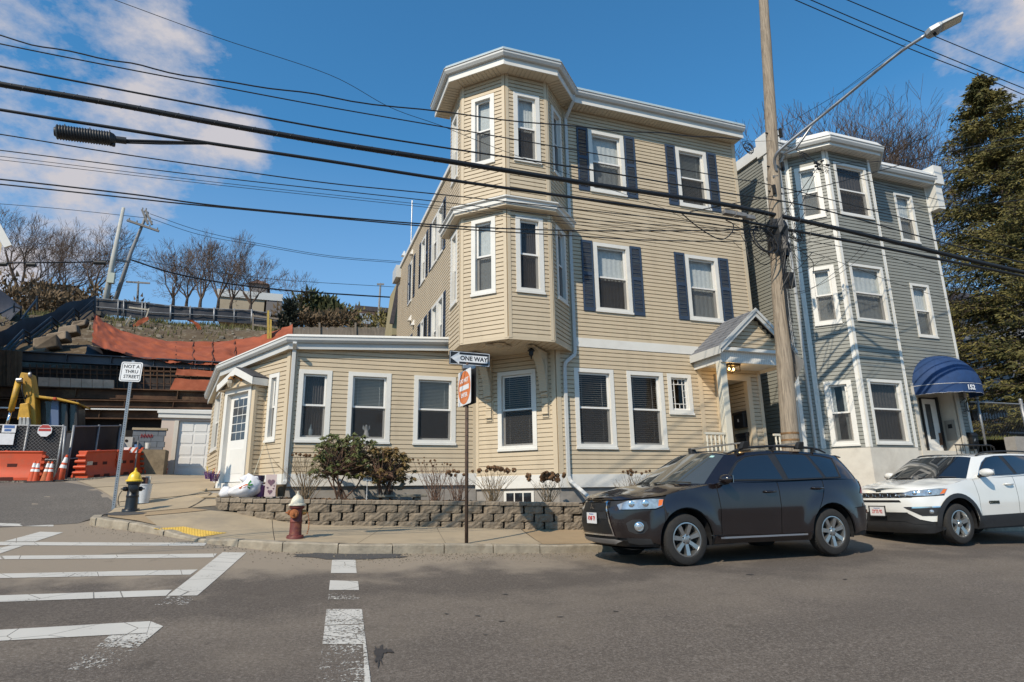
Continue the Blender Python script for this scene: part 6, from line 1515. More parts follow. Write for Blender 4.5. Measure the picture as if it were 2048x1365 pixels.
# utility pole, lamp, cables
up0 = onY(1581, 889, 10.40); up1 = onY(1557, 560, 10.40); up2 = onY(1545, 300, 10.40); up3 = onY(1527, 0, 10.40)
dirp = (up3-up0).normalized(); base_p = up0+dirp*((.70-up0.z)/dirp.z)
pole = thing('utility_pole', 'weathered wooden utility pole tangled with cables beside the porch', 'utility pole', base_p)
pth = [base_p-Vector((0,0,.1)), up0, up0.lerp(up1, .5), up1, up2, up3, up3+dirp*1.6]
mb = MB(); dense = crom(pth, 6); mb.tube(dense, [.186-.072*min(1, (p.z-.7)/13.5)+.004*sin(i*2.3) for i, p in enumerate(dense)], 20)
mb.build('pole', M['wood'], pole, smooth=True)
def pole_at(z): # centre of the pole at height z
 for a, b in zip(dense, dense[1:]):
  if a.z <= z <= b.z: return a.lerp(b, (z-a.z)/(b.z-a.z+1e-9))
 return dense[-1]
DK = mat('dark_fitting', (.020,.019,.018), .6, .2, var=.3, scale=20)
for z, s_ in ((9.05, 1), (8.4, -1), (7.1, 1), (9.95, 1)):
 c = pole_at(z); mb = MB(); mb.tube([c+Vector((-.2,-.02,0)), c+Vector((.2,-.02,0))], .018, 6); mb.beam(c+Vector((.14*s_,-.14,-.12)), c+Vector((.14*s_,-.14,.1)), .07, .05); mb.build('bolt_bracket', DK, pole)
c = pole_at(6.15); mb = MB(); mb.box(c.x+.10, c.x+.26, c.y-.22, c.y-.06, 6.0, 6.35); o = mb.build('terminal_box', DK, pole, bevel=.01)
mb = MB()
for i in range(5): mb.tube([c+Vector((-.06+.03*i, -.20, -2.2+.3*i)), c+Vector((-.10+.035*i, -.21, -.8)), c+Vector((-.05+.03*i, -.2, .4)), c+Vector((-.1+.05*i, -.19, 1.1))], .009, 5)
mb.build('riser_cable', M['wire'], pole)
mb = MB(); c = pole_at(2.75)
for k in range(3): mb.lathe([(.178, -.02), (.184, -.02), (.184, .02), (.178, .02)], 20, pole_at(2.5+k*.14))
mb.build('pole_band', mat('rust_band', (.22,.12,.05), .7, .3, var=.3, scale=15), pole)
c = pole_at(4.25); nd = Vector((1, -.12, 0)).normalized(); rd = nd.cross(Vector((0,0,1))); cc = c+nd*.21+Vector((0,.05,0))
mb = MB(); mb.prism([cc+rd*.42, cc+Vector((0,0,.42)), cc-rd*.42, cc-Vector((0,0,.42))], nd*.004); cc2 = c+Vector((.16,-.02,0))
sg = tag(mb.build('warning_sign', mat('bare_aluminium', (.42,.42,.41), .45, .6, var=.1, scale=5), loc=cc), 'diamond warning sign seen from its bare metal back, fixed to the utility pole', 'sign')
arm_px = [(1553, 345, 10.28), (1549, 322, 10.2), (1556, 305, 10.05), (1580, 283, 9.8), (1630, 243, 9.3), (1700, 186, 8.6), (1790, 112, 7.75), (1852, 70, 7.2)]
AP = [onY(*p) for p in arm_px]; lamp_end = onY(1924, 34, 6.75)
lamp_t = thing('street_lamp', 'grey street lamp with flat LED head on a long arm from the utility pole', 'street lamp', AP[0])
mb = MB(); mb.tube(crom(AP, 6), .034, 12); mb.build('arm', M['steel'], lamp_t, smooth=True)
mb = MB(); mb.tube([AP[0]+Vector((0,0,-.1)), AP[0]+Vector((-.1,0,-.12)), pole_at(AP[0].z-.1)], .03, 8); mb.tube([AP[2]+Vector((.1,0,-.05)), onY(1590, 283, 9.8)+Vector((0,0,-.18)), AP[4]], .028, 8); mb.build('brace', M['steel'], lamp_t, smooth=True, kind='stuff')
d = (lamp_end-AP[-1]); dn = d.normalized(); sd_ = dn.cross(Vector((0,0,1))).normalized(); un = sd_.cross(dn)
mb = MB(); L_ = d.length
def ring(t, w, h, up=0): p = AP[-1]+d*t+un*up; return [p-sd_*w-un*h, p+sd_*w-un*h, p+sd_*w+un*h, p-sd_*w+un*h]
secs = [ring(-.02, .05, .045), ring(.08, .13, .05), ring(.35, .155, .045), ring(.42, .15, .028), ring(1.0, .135, .024)]
for a, b in zip(secs, secs[1:]): mb.hexa([a[0], a[1], b[1], b[0], a[3], a[2], b[2], b[3]])
mb.build('lamp_head', mat('grey_lamp_casing', (.38,.40,.41), .5, .3), lamp_t, bevel=.008)
mb = MB(); p = AP[-1]+d*.70-un*.028; mb.beam(p-d*.22, p+d*.26, .20, .006, up=un); mb.build('led_panel', mat('pale_led_lens', (.6,.58,.5), .3), lamp_t)
mb = MB(); mb.tube([AP[-1]+d*.2-un*.05, AP[-1]+d*.2-un*.10], .03, 10); mb.build('photocell', DK, lamp_t)
mb = MB(); mb.tube([pole_at(10.0), onY(1680, 186, 8.7), onY(1812, 88, 7.5)], .006, 4); mb.tube([pole_at(9.1), onY(1676, 190, 8.72), AP[-2]], .005, 4); mb.build('stay_wire', DK, lamp_t)
LA, LB = (10.45, 10.33), (-3.0, 7.9); RA, RB = (10.45, 10.33), (30, 10.33)
def wpt(p):
 x, y = p[0], p[1]
 if len(p) > 2: return onY(x, y, p[2])
 return onL(x, y, LA, LB) if x < 1548 else onL(x, y, RA, RB)
def cable(pts, r, label, name='cable', group=None, n=6, mtl=None, smoothn=8, wave=0, extra=0):
 P = crom([wpt(p) for p in pts], smoothn)
 if wave: P = [p+Vector((0, 0, wave*sin(i*1.1))) for i, p in enumerate(P)]
 if not isinstance(r, (list, tuple)): r = [r*(.62 if pts[0][0] < 100 else 1), r]
 r = [k_*.86 for k_ in r]; R = [r[0]+(r[1]-r[0])*min(1, i/(len(P)-1)*1.15) for i in range(len(P))]
 mb = MB(); mb.tube(P, R, n, cap=True)
 if extra:   # lashing wrapped round the bundle
  step = 2; rr = R if isinstance(R, list) else [R]*len(P); tot = 0; hel = []
  Q = crom([wpt(p) for p in pts], 40)
  for i, p in enumerate(Q):
   dd = (Q[min(i+1, len(Q)-1)]-Q[max(i-1, 0)]).normalized(); a = i*1.35; u = dd.cross(Vector((0,0,1))).normalized(); w = u.cross(dd); rad = rr[min(len(rr)-1, int(i*(len(rr)-1)/(len(Q)-1)))]*1.06
   hel.append(p+(u*cos(a)+w*sin(a))*rad)
  mb.tube(hel, .005, 3, cap=False)
 o = mb.build(name, mtl or M['wire'], smooth=True, loc=P[0], fix=False)
 return tag(o, label, 'cable', group)
ex = lambda x, y, s: (x, y)
left = -260
A_ = 'cables strung to the utility pole'
cable([(-700, -97), (left, 5), (0, 72), (110, 99), (220, 119), (308, 138), (440, 163), (571, 180), (703, 202), (892, 226), (1090, 248), (1232, 261), (1345, 269), (1420, 275), (1479, 278)], .014, 'uppermost wavy black cable from the left, ending in coils under the tan eave', wave=.015, smoothn=4)
cable([(1479, 278), (1505, 283), (1545, 282)], .005, 'thin wire tying the uppermost cable to the pole')
cable([(-700, -58), (left, 30), (0, 88), (220, 132), (440, 174), (659, 215), (896, 256), (1180, 306), (1457, 356), (1548, 372), (1792, 433), (1900, 462), (2060, 505), (2300, 570)], .013, 'second cable down, crossing third-floor windows and running on to the right', group=A_)
cable([(-700, -6), (left, 78), (0, 133), (220, 176), (440, 218), (659, 259), (896, 297), (1180, 340), (1450, 386), (1621, 414), (1865, 480), (2060, 530), (2300, 592)], .019, 'medium black cable just above the thick lashed bundle', group=A_)
cable([(-700, 50), (left, 122), (0, 169), (220, 207), (440, 248), (659, 286), (896, 323), (1180, 368), (1345, 393), (1457, 411), (1548, 430), (1694, 462), (1950, 523), (2060, 548), (2300, 605)], [.034, .066], 'thickest cable, a lashed black bundle sagging across the whole street', n=10, extra=1)
cable([(-700, 119), (left, 180), (0, 220), (110, 238), (220, 255), (413, 286), (659, 323), (896, 360), (1180, 400), (1345, 423), (1457, 438), (1535, 452), (1694, 482), (1889, 521), (2060, 556), (2300, 612)], [.017, .042], 'second thickest cable, just below the lashed bundle, carrying the splice case', n=8)
for k, (p, r) in enumerate([([(-700, 176), (left, 232), (0, 269), (220, 305), (440, 337), (659, 367), (896, 391), (1180, 422), (1400, 446), (1540, 466)], .011),
             ([(-700, 228), (left, 272), (0, 301), (440, 356), (896, 406), (1180, 440), (1400, 455), (1540, 462)], .009),
             ([(-700, 242), (left, 285), (0, 313), (440, 366), (880, 413), (1180, 447), (1540, 470)], .005), ([(-700, 249), (left, 292), (0, 320), (440, 371), (880, 418), (1180, 452), (1540, 474)], .005)]):
 cable(p, r, ['upper of the thin cables meeting below the thick ones', 'thin cable second below the splice case', 'hair-thin wire between the thin cables', 'lowest hair-thin wire of the close pair'][k])
cable([(-700, 298), (left, 335), (0, 359), (264, 389), (483, 417), (900, 452), (1180, 462), (1434, 461), (1530, 458)], .014, 'upper of the two lowest cables crossing the bay windows')
cable([(-700, 308), (left, 345), (0, 369), (264, 397), (440, 415), (900, 457), (1180, 474), (1277, 480), (1420, 483), (1545, 482)], .013, 'lower of the two lowest cables crossing the bay windows')
cable([(215, -5), (440, 77), (659, 150), (780, 215), (885, 253), (991, 296), (1175, 363), (1322, 415), (1400, 452), (1500, 470)], .005, 'hair-thin wire falling steeply across the sky to the bay')
for k, p in enumerate([[(1560, -14), (1590, 0), (1805, 92), (1966, 155), (2060, 195), (2300, 290)], [(1560, -28), (1621, 0), (1814, 82), (2060, 182), (2300, 275)], [(1620, -32), (1694, 0), (1843, 62), (2060, 151), (2300, 245)]]):
 cable(p, .016, ['lowest', 'middle', 'highest'][k]+' of the three primary wires over the street lamp at top right')
HR = 'service drops running right from the pole'
for p, r, lb in [([(1380, 424), (1548, 392), (1657, 370), (1865, 313), (2060, 266)], .013, 'service cable rising right across the grey house to the spruce'),
             ([(1643, 330), (1700, 326), (1865, 316), (2060, 286)], .008, 'thin service wire level across the top of the grey bay'),
             ([(1450, 418), (1548, 418), (1743, 420), (1950, 409), (2060, 398)], .010, 'nearly level wire across the grey house below its top windows'),
             ([(1545, 282), (1606, 306), (1660, 338), (1816, 384), (1880, 401)], .009, 'wire dropping from the pole head to the parapet corner of the grey house'),
             ([(1548, 470), (1601, 480), (1767, 511), (1897, 556), (2060, 610)], .009, 'wire slanting right across the grey house second floor, upper'),
             ([(1548, 478), (1694, 530), (1800, 570), (1902, 601)], .006, 'wire slanting right across the grey house second floor, lower'),
             ([(1552, 452), (1640, 470), (1725, 478), (1735, 500), (1660, 560), (1560, 598)], .006, 'drooping drop wire from the thick bundle to the pole'),
             ([(1738, 478), (1700, 520), (1620, 580), (1572, 590)], .006, 'drop wire crossing the grey bay middle windows'),
             ([(1635, 336), (1600, 385), (1568, 429)], .010, 'wire falling from the connector cluster to the bundle, left'), ([(1629, 352), (1612, 390), (1592, 433)], .009, 'wire falling from the connector cluster to the bundle, right'),
             ([(1363, 427), (1390, 450), (1423, 472), (1446, 479), (1464, 465), (1466, 449), (1452, 441)], .014, 'thick looped slack cable before the tan wall')]:
 cable(p, r, lb)
def coil(x, y, R, k, seed, label, r=.007):
 rnd = random.Random(seed); c = wpt((x, y)); mb = MB()
 for i in range(k):
  o = c+Vector((rnd.uniform(-.07,.07), rnd.uniform(-.05,.05), rnd.uniform(-.08,.06))); rr = R*rnd.uniform(.6, 1.1); tl = rnd.uniform(-.5, .5)
  pts = [o+Vector((rr*cos(a), rr*.35*sin(a+tl), rr*1.1*sin(a))) for a in [2*pi*j/18 for j in range(19)]]; mb.tube(pts, r, 5, cap=False)
 return tag(mb.build('wire_coil', M['wire'], loc=c, fix=False), label, 'coiled wire')
coil(1495, 293, .15, 5, 2, 'coil of spare black wire hanging under the corner of the tan eave'); coil(1608, 316, .10, 5, 3, 'small coil of wire before the top of the grey bay'); coil(1592, 473, .16, 5, 6, 'coil of wire just right of the pole below the bundle')
coil(1524, 480, .30, 2, 5, 'large loop of cable round the pole over the gap between the houses', .016)
mb = MB(); rnd = random.Random(8)
for i in range(7):
 c = wpt((1640+rnd.uniform(-12, 26), 330+rnd.uniform(-8, 10))); mb.tube([c, c+Vector((rnd.uniform(.05,.13), 0, rnd.uniform(-.05,.05)))], .028, 6)
for i in range(5):
 c = wpt((1640+rnd.uniform(-8, 20), 335)); mb.tube([c, c+Vector((rnd.uniform(-.1,.1),0,-.16)), c+Vector((rnd.uniform(-.2,.2),0,-.05))], .006, 4)
tag(mb.build('cable_connector', M['wire'], loc=wpt((1643, 330))), 'cluster of black cable connectors before the grey bay corner', 'connector')
for i, (x, y) in enumerate([(1452, 428), (1475, 432), (1492, 437)]):
 c = wpt((x, y))+Vector((0, -.09, -.02)); mb = MB(); mb.box(c.x-.14, c.x+.14, c.y-.05, c.y+.05, c.z-.045, c.z+.045)
 tag(mb.build('splice_box', mat('dull_grey_box', (.22,.21,.20), .6, .3, var=.3, scale=9), loc=c, bevel=.01), ('left', 'middle', 'right')[i]+' of three small grey splice boxes clipped under the bundle beside the pole', 'splice box')
a = wpt((112, 264)); b = wpt((228, 279)); ax = (b-a); Ls = ax.length; axn = ax.normalized(); SS = Ls/.95
prof = [(.001, -.02), (.08, -.02), (.10, .0)]
for k in range(20): t = Ls*(k+.5)/21; prof += [(.128, t-.012), (.150, t), (.128, t+.014)]
prof += [(.11, Ls), (.07, Ls+.02), (.07, Ls+.13), (.001, Ls+.13)]
sp_ = thing('splice_case', 'black ribbed splice case hanging from the second thick cable at left', 'splice case', a)
prof = [(r_*SS, h_) for r_, h_ in prof]
mb = MB(); mb.lathe(prof, 22, a, ax=axn); mb.build('casing', mat('black_splice_plastic', (.018,.018,.019), .5, var=.3, scale=14), sp_, auto=50)
mb = MB()
for t in (.12, .55, .9): p = a.lerp(b, t); mb.tube([p+Vector((0,0,.10*SS)), p+Vector((0,0,.19*SS))], .006, 5)
mb.tube([b+axn*.1, wpt((300, 283)), wpt((413, 287))], .018, 6); mb.tube([b+axn*.1+Vector((0,0,-.03)), wpt((320, 288)), wpt((413, 288))], .012, 6); mb.tube([b+Vector((0,0,-.10*SS)), b+Vector((0,0,-.15*SS))], .025, 8); mb.build('hanger', M['wire'], sp_)
def tangle():
 rnd = random.Random(12); mb = MB(); c = pole_at(7.35)
 def rp(cx, cz, sx, sz): return Vector((c.x+cx+rnd.gauss(0, sx), c.y+rnd.uniform(-.35, .1), c.z+cz+rnd.gauss(0, sz)))
 for i in range(46):
  p = rp(0, 0, .35, .35); q = rp(rnd.choice((-.8, 0, .5)), rnd.uniform(-.6, .4), .35, .25)
  m_ = p.lerp(q, .5)+Vector((rnd.gauss(0, .15), rnd.uniform(-.15, .1), -abs(rnd.gauss(0, .3)))); mb.tube(crom([p, m_, q], 6), rnd.uniform(.004, .009), 4, cap=False)
 for i in range(26):
  x = 1380+rnd.uniform(0, 330); y = 398+(x-1345)*.20+rnd.uniform(-4, 14); p = wpt((x, y)); q = p+Vector((rnd.gauss(0, .10), rnd.uniform(-.1, .05), rnd.gauss(.0, .09))); mb.tube(crom([p, p.lerp(q, .5)+Vector((0, 0, rnd.gauss(0, .06))), q], 4), .004, 3, cap=False)
 for i in range(8):
  p = rp(.05, -.2, .08, .2); q = pole_at(p.z-rnd.uniform(.5, 1.6))+Vector((rnd.uniform(-.15, .2), -.2, 0)); mb.tube(crom([p, p.lerp(q, .5)+Vector((rnd.gauss(0, .08), -.06, 0)), q], 6), .008, 4, cap=False)
 mb.lathe([(.18, -.5), (.22, -.35), (.20, 0), (.24, .2), (.18, .4)], 12, c+Vector((0,-.02,-.1)), fn=lambda a, h: 1+.22*sin(a*5+h*9))
 o = mb.build('wire_tangle', M['wire'], fix=False, loc=c, kind='stuff'); tag(o, 'tangle of small black wires wrapped round the utility pole', 'wires')
tangle()
# street signs
def sign_panel(name, c, r, u, w, h, rad, fmt, parent, mtl_face, border=None, mtl_back=None):
 n = r.cross(u); mb = MB(); pts = []
 for (sx_, sy_, a0) in ((1, -1, -pi/2), (1, 1, 0), (-1, 1, pi/2), (-1, -1, pi)):
  for k in range(5): a = a0+pi/2*k/4; pts.append(c+r*(sx_*(w/2-rad)+rad*cos(a))+u*(sy_*(h/2-rad)+rad*sin(a)))
 mb.prism(pts, -n*.003); o = mb.build(name, mtl_face, parent)
 return o
def rect_on(mb, c, r, u, n, x0, x1, y0, y1, t): mb.hexa([c+r*x+u*y+n*z for x, y, z in ((x0,y0,t),(x1,y0,t),(x1,y0,t-.001),(x0,y0,t-.001),(x0,y1,t),(x1,y1,t),(x1,y1,t-.001),(x0,y1,t-.001))])
BLK = mat('sign_black', (.012,.012,.013), .45); SW = mat('sign_white', (.70,.70,.70), .4, var=.04, scale=10, dirt=(.5,.48,.44), dirt_amt=.25, dscale=8)
OR = mat('faded_sign_orange', (.62,.17,.045), .5, var=.12, scale=6, dirt=(.62,.36,.22), dirt_amt=.5, dscale=9)
b0 = onG(933, 1088, .12); b0 = Vector((b0.x, b0.y, walk_z(b0.x, b0.y))); t0 = onY(941, 738, b0.y)
sp1 = thing('sign_post', 'rusty brown post carrying the ONE WAY and DO NOT ENTER signs', 'sign post', b0)
mb = MB(); mb.tube([b0-Vector((0,0,.1)), Vector((b0.x, b0.y, t0.z+.10))], .030, 12); mb.build('post', M['rustpost'], sp1, smooth=True)
mb = MB()
for k in range(9): mb.lathe([(.0312, -.006), (.0315, .006)], 8, (b0.x, b0.y, b0.z+.6+k*.28))
mb.build('post_joint', M['blackpl'], sp1)
mb = MB(); z_ = onY(940, 735, b0.y).z; mb.box(b0.x-.08, b0.x+.14, b0.y-.05, b0.y+.05, z_-.035, z_+.03); mb.build('clamp', M['steel'], sp1, bevel=.005)
cw = (onY(898, 714, b0.y)+onY(979, 723, b0.y))/2; rw = Vector((.995, -.02, -.028)).normalized(); uw = Vector((.028, 0, 1)).normalized(); uw = (uw-rw*uw.dot(rw)).normalized(); nw = rw.cross(uw); cw = cw+nw*.02
wl_ = (onY(979, 723, b0.y)-onY(898, 714, b0.y)).length; hh = wl_/2.95
ow = sign_panel('one_way_sign', cw, rw, uw, wl_, hh, .02, None, None, BLK);
tag(ow, 'black ONE WAY sign with a white arrow pointing left', 'sign')
def loose(o, base):   # move a top-level mesh origin to its own place
 v = Vector(base); me = o.data; me.transform(Matrix.Translation(-v)); o.location = v; OFF[o.name] = v
loose(ow, cw)
mb = MB(); e = .012
for x0, x1, y0, y1 in ((-wl_/2+e, wl_/2-e, hh/2-e-.008, hh/2-e), (-wl_/2+e, wl_/2-e, -hh/2+e, -hh/2+e+.008), (-wl_/2+e, -wl_/2+e+.008, -hh/2+e, hh/2-e), (wl_/2-e-.008, wl_/2-e, -hh/2+e, hh/2-e)): rect_on(mb, cw, rw, uw, nw, x0, x1, y0, y1, .002)
mb.build('border', SW, ow)
mb = MB(); k = wl_; pts = [(-.47,0),(-.255,.145),(-.255,.085),(.435,.085),(.435,-.085),(-.255,-.085),(-.255,-.145)]
mb.prism([cw+rw*(x*k)+uw*(y*k)+nw*.0015 for x, y in pts], nw*.0012); mb.build('arrow', SW, ow)
text_obj('ONE WAY', k*.145, BLK, 'lettering', ow, cw+rw*(k*.10)+nw*.0035-uw*.002, right=rw, up=uw, sx=.98, bold=.003)
cd = onY(937, 776, b0.y); cd = Vector((b0.x-.045, b0.y, cd.z)); rd_ = Vector((.10, -.99, 0)).normalized(); ud = Vector((0, 0, 1)); nd_ = rd_.cross(ud)
H_ = (onY(937, 741, b0.y)-onY(937, 811, b0.y)).z*.99
od = sign_panel('do_not_enter_sign', cd, rd_, ud, H_, H_, .03, None, None, SW); tag(od, 'faded orange-red DO NOT ENTER sign turned to face the side street', 'sign'); loose(od, cd)
mb = MB(); mb.lathe([(.001, .0022), (H_*.475, .0022), (H_*.475, .0005)], 40, cd, ax=nd_); mb.build('disc', OR, od)
mb = MB(); rect_on(mb, cd, rd_, ud, nd_, -H_*.36, H_*.36, -H_*.075, H_*.065, .0045); mb.build('bar', SW, od)
text_obj('DO NOT', H_*.17, SW, 'lettering', od, cd+ud*H_*.20+nd_*.004, right=rd_, up=ud, sx=.95, bold=.003); text_obj('ENTER', H_*.17, SW, 'lettering', od, cd-ud*H_*.22+nd_*.004, right=rd_, up=ud, sx=.95, bold=.003)
mb = MB(); cb2 = cd+Vector((.09, 0, 0)); mb.prism([cb2+rd_*x*H_+ud*y*H_ for x, y in ((-.5,-.5),(.5,-.5),(.5,.5),(-.5,.5))], (.003, 0, 0)); o = tag(mb.build('square_sign', BLK), 'dark back of a second square sign behind DO NOT ENTER', 'sign'); loose(o, cb2)
b1 = onG(227, 1016, .04); b1 = Vector((b1.x, b1.y, walk_z(b1.x, b1.y))); tt = onY(262, 722, b1.y); zt1 = tt.z
sp2 = thing('sign_post', 'perforated galvanised post of the NOT A THRU STREET sign', 'sign post', b1)
mb = MB(); mb.box(b1.x-.028, b1.x+.028, b1.y-.025, b1.y+.025, b1.z-.1, zt1); mb.build('post', M['steel'], sp2)
mb = MB(); z = b1.z+.05
while z < zt1-.03: mb.quad((b1.x-.008,b1.y-.0262,z),(b1.x+.008,b1.y-.0262,z),(b1.x+.008,b1.y-.0262,z+.016),(b1.x-.008,b1.y-.0262,z+.016)); z += .045
mb.build('post_hole', BLK, sp2, fix=False)
c_ = (onY(262, 744, b1.y-.04)); c_.x = onY(262, 744, b1.y-.04).x; wS = (onY(284, 744, b1.y)-onY(237.5, 744, b1.y)).length*.97; hS = (onY(262, 725, b1.y)-onY(260, 764, b1.y)).z
rS = Vector((.985, -.16, -.03)).normalized(); uS = Vector((.035, 0, 1)); uS = (uS-rS*uS.dot(rS)).normalized(); nS = rS.cross(uS)
os_ = sign_panel('street_sign', c_, rS, uS, wS, hS, .04, None, None, SW); tag(os_, 'white NOT A THRU STREET sign with black letters', 'sign'); loose(os_, c_)
mb = MB(); q = .02
for x0, x1, y0, y1 in ((-wS/2+q+.03, wS/2-q-.03, hS/2-q-.008, hS/2-q), (-wS/2+q+.03, wS/2-q-.03, -hS/2+q, -hS/2+q+.008), (-wS/2+q, -wS/2+q+.008, -hS/2+q+.03, hS/2-q-.03), (wS/2-q-.008, wS/2-q, -hS/2+q+.03, hS/2-q-.03)): rect_on(mb, c_, rS, uS, nS, x0, x1, y0, y1, .002)
for sx_ in (-1, 1):
 for sy_ in (-1, 1):
  cc_ = c_+rS*sx_*(wS/2-q-.03)+uS*sy_*(hS/2-q-.03)
  pts = [cc_+rS*sx_*.026*cos(a)+uS*sy_*.026*sin(a)+nS*.0015 for a in [pi/2*k/4 for k in range(5)]]; mb.tube(pts, .004, 4)
mb.build('border', BLK, os_)
for i, s_ in enumerate(('NOT A', 'THRU', 'STREET')): text_obj(s_, hS*.235, BLK, 'lettering', os_, c_+uS*hS*(.26-.255*i)+rS*(.01*i)+nS*.002, right=rS, up=uS, sx=1.0 if i < 2 else .95, bold=.001)
# fire hydrants
def hydrant(base, H, body, cap, label, noz, rust, chain, ruz=0):
 t = thing('fire_hydrant', label, 'fire hydrant', base); k = H/.82; B = Vector(base)
 mb = MB(); mb.lathe([(.001, -.02), (.165, -.02), (.165, .03), (.155, .04), (.105, .05), (.10, .09), (.098, .30), (.104, .31), (.104, .33), (.098, .34), (.096, .50), (.115, .52), (.118, .62), (.105, .65)], 28, B) if False else mb.lathe([(r*k, h*k) for r, h in [(.001, -.02), (.15, -.02), (.15, .025), (.14, .04), (.112, .05), (.105, .08), (.10, .26), (.108, .27), (.108, .30), (.10, .31), (.10, .50), (.125, .515), (.13, .53), (.13, .555), (.10, .56)]], 28, B)
 mb.build('barrel', body, t, auto=40)
 mb = MB(); mb.lathe([(r*k, h*k) for r, h in [(.10, .555), (.148, .56), (.150, .575), (.145, .59), (.118, .60), (.112, .635), (.095, .685), (.065, .725), (.035, .745), (.03, .75), (.03, .765), (.018, .77), (.018, .815), (.001, .82)]], 28, B, fn=lambda a, h: 1+(.035*cos(a*9) if .60*k < h < .72*k else 0))
 mb.build('bonnet', cap, t, auto=45)
 for i in range(8):
  a = 2*pi*i/8+.2; mb = MB(); mb.lathe([(.014*k, -.012), (.014*k, .018*k), (.001, .018*k)], 6, B+Vector((.132*k*cos(a), .132*k*sin(a), .035*k))); mb.build('flange_bolt', body, t)
 for (az, h, r, L, m2) in noz:
  d = Vector((sin(radians(az)), cos(radians(az)), 0)); c = B+Vector((0, 0, h*k)); mb = MB()
  mb.lathe([(x*k, y*k) for x, y in [(r*1.02, .06), (r*1.02, .10), (r*1.25, .11), (r*1.28, .11+L*.5), (r*1.15, .11+L*.55), (r*1.1, .11+L), (r*.5, .12+L), (r*.32, .12+L), (r*.32, .15+L), (.001, .15+L)]], 18, c, ax=d, fn=lambda a, h_: 1+.03*cos(a*8)); mb.build('nozzle_cap', m2, t, auto=40)
 if chain:
  az, h, dx, L = chain; d = Vector((sin(radians(az)), cos(radians(az)), 0)); p = B+d*.19*k+Vector((0,0,h*k)); mb = MB(); n = 12
  for i in range(n):
   f = i/n; q = p+d*(dx*(1-(2*f-1)**2)) + Vector((0,0,-L*f)); mb.lathe([(.009, -.010), (.012, 0), (.009, .010)], 5, q)
  mb.build('chain', rust, t)
 return t
RED = mat('old_red_paint', (.125,.026,.020), .6, var=.3, scale=9, dirt=(.33,.12,.04), dirt_amt=.55, dscale=7, bump=.25, bscale=50)
RUST = mat('orange_rust', (.30,.10,.03), .85, var=.4, scale=14, bump=.4, bscale=70, dirt=(.12,.05,.025), dirt_amt=.6, dscale=9)
YRUST = mat('rusty_yellow', (.36,.19,.05), .75, var=.3, scale=14, dirt=(.22,.09,.03), dirt_amt=.6, dscale=12)
CREAM = mat('cream_paint', (.66,.60,.46), .5, var=.08, scale=9, dirt=(.38,.22,.09), dirt_amt=.5, dscale=14)
BLKP = mat('black_gloss_paint', (.013,.013,.014), .35, var=.2, scale=8)
YEL = mat('yellow_gloss_paint', (.72,.48,.03), .35, var=.08, scale=9)
hb = onG(590, 1077, .12); hb.z = walk_z(hb.x, hb.y); ht = (onY(594, 982, hb.y).z-hb.z)
hydrant(hb, ht, RED, CREAM, 'rusty dark red fire hydrant with a cream bonnet on the pavement', [(200, .42, .062, .06, RUST), (95, .44, .036, .05, YRUST), (275, .44, .036, .04, RUST)], RUST, (100, .42, .03, .33))
hb2 = onG(261, 1023, .08); hb2.z = walk_z(hb2.x, hb2.y); ht2 = (onY(265, 936, hb2.y).z-hb2.z)
hydrant(hb2, ht2, BLKP, YEL, 'black fire hydrant with a bright yellow bonnet at the corner', [(250, .42, .036, .06, BLKP), (165, .42, .06, .03, BLKP), (70, .42, .036, .04, BLKP)], mat('dark_chain', (.05,.045,.035), .6, .5), (250, .38, .04, .28))
bb = onG(283, 1006, .03); bb.z = walk_z(bb.x, bb.y); bk = thing('bucket', 'battered white bucket full of scrap behind the black hydrant', 'bucket', bb)
BW = mat('scuffed_white_plastic', (.60,.62,.63), .45, var=.08, scale=8, dirt=(.38,.36,.33), dirt_amt=.5, dscale=9)
mb = MB(); mb.lathe([(.001, .005), (.13, .0), (.155, .30), (.158, .36), (.168, .365), (.168, .385), (.155, .385), (.13, .02), (.001, .02)], 24, bb); mb.build('pail', BW, bk, auto=40)
for i, (dx_, dy_, c_b, h_) in enumerate(((-.05, .02, (.16,.10,.04), .28), (.07, 0, (.55,.5,.42), .30), (.02, -.05, (.07,.03,.02), .26))):
 mb = MB(); mb.box(bb.x+dx_-.05, bb.x+dx_+.05, bb.y+dy_-.03, bb.y+dy_+.03, bb.z+.2, bb.z+.36+h_*.6); mb.build('scrap_board', mat('scrap_%s' % ('brown','pale','dark')[i], c_b, .8, var=.2), bk)
# front garden with its block wall
GW = [(14.2, 11.75), (11.5, 11.72), (8, 11.68), (5.4, 11.68), (3.0, 11.98), (1.6, 12.18), (.46, 12.28), (-.31, 12.62), (-.80, 12.98), (-1.10, 13.35), (-1.22, 13.8)]
wall = thing('garden_wall', 'low curved retaining wall of tan split-face concrete blocks', 'retaining wall', (3, 12.1, .9))
def wall_path():
 P = crom([Vector((x, y, 0)) for x, y in GW[::-1]], 10); cum = [0]
 for a, b in zip(P, P[1:]): cum.append(cum[-1]+(b-a).length)
 return P, cum
WP, WC = wall_path()
def wat(s):
 s = max(0, min(WC[-1]-1e-4, s))
 for i in range(len(WP)-1):
  if s <= WC[i+1]: t = (s-WC[i])/(WC[i+1]-WC[i]); p = WP[i].lerp(WP[i+1], t); d = (WP[i+1]-WP[i]).normalized(); return p, d, Vector((d.y, -d.x, 0))
def top_z(s): return 1.66-.235*min(1, s/7.6)*.9-(.03 if s > 7.6 else 0)
CH, BH, BL = .075, .152, .405
rnd = random.Random(11)
blocks = []
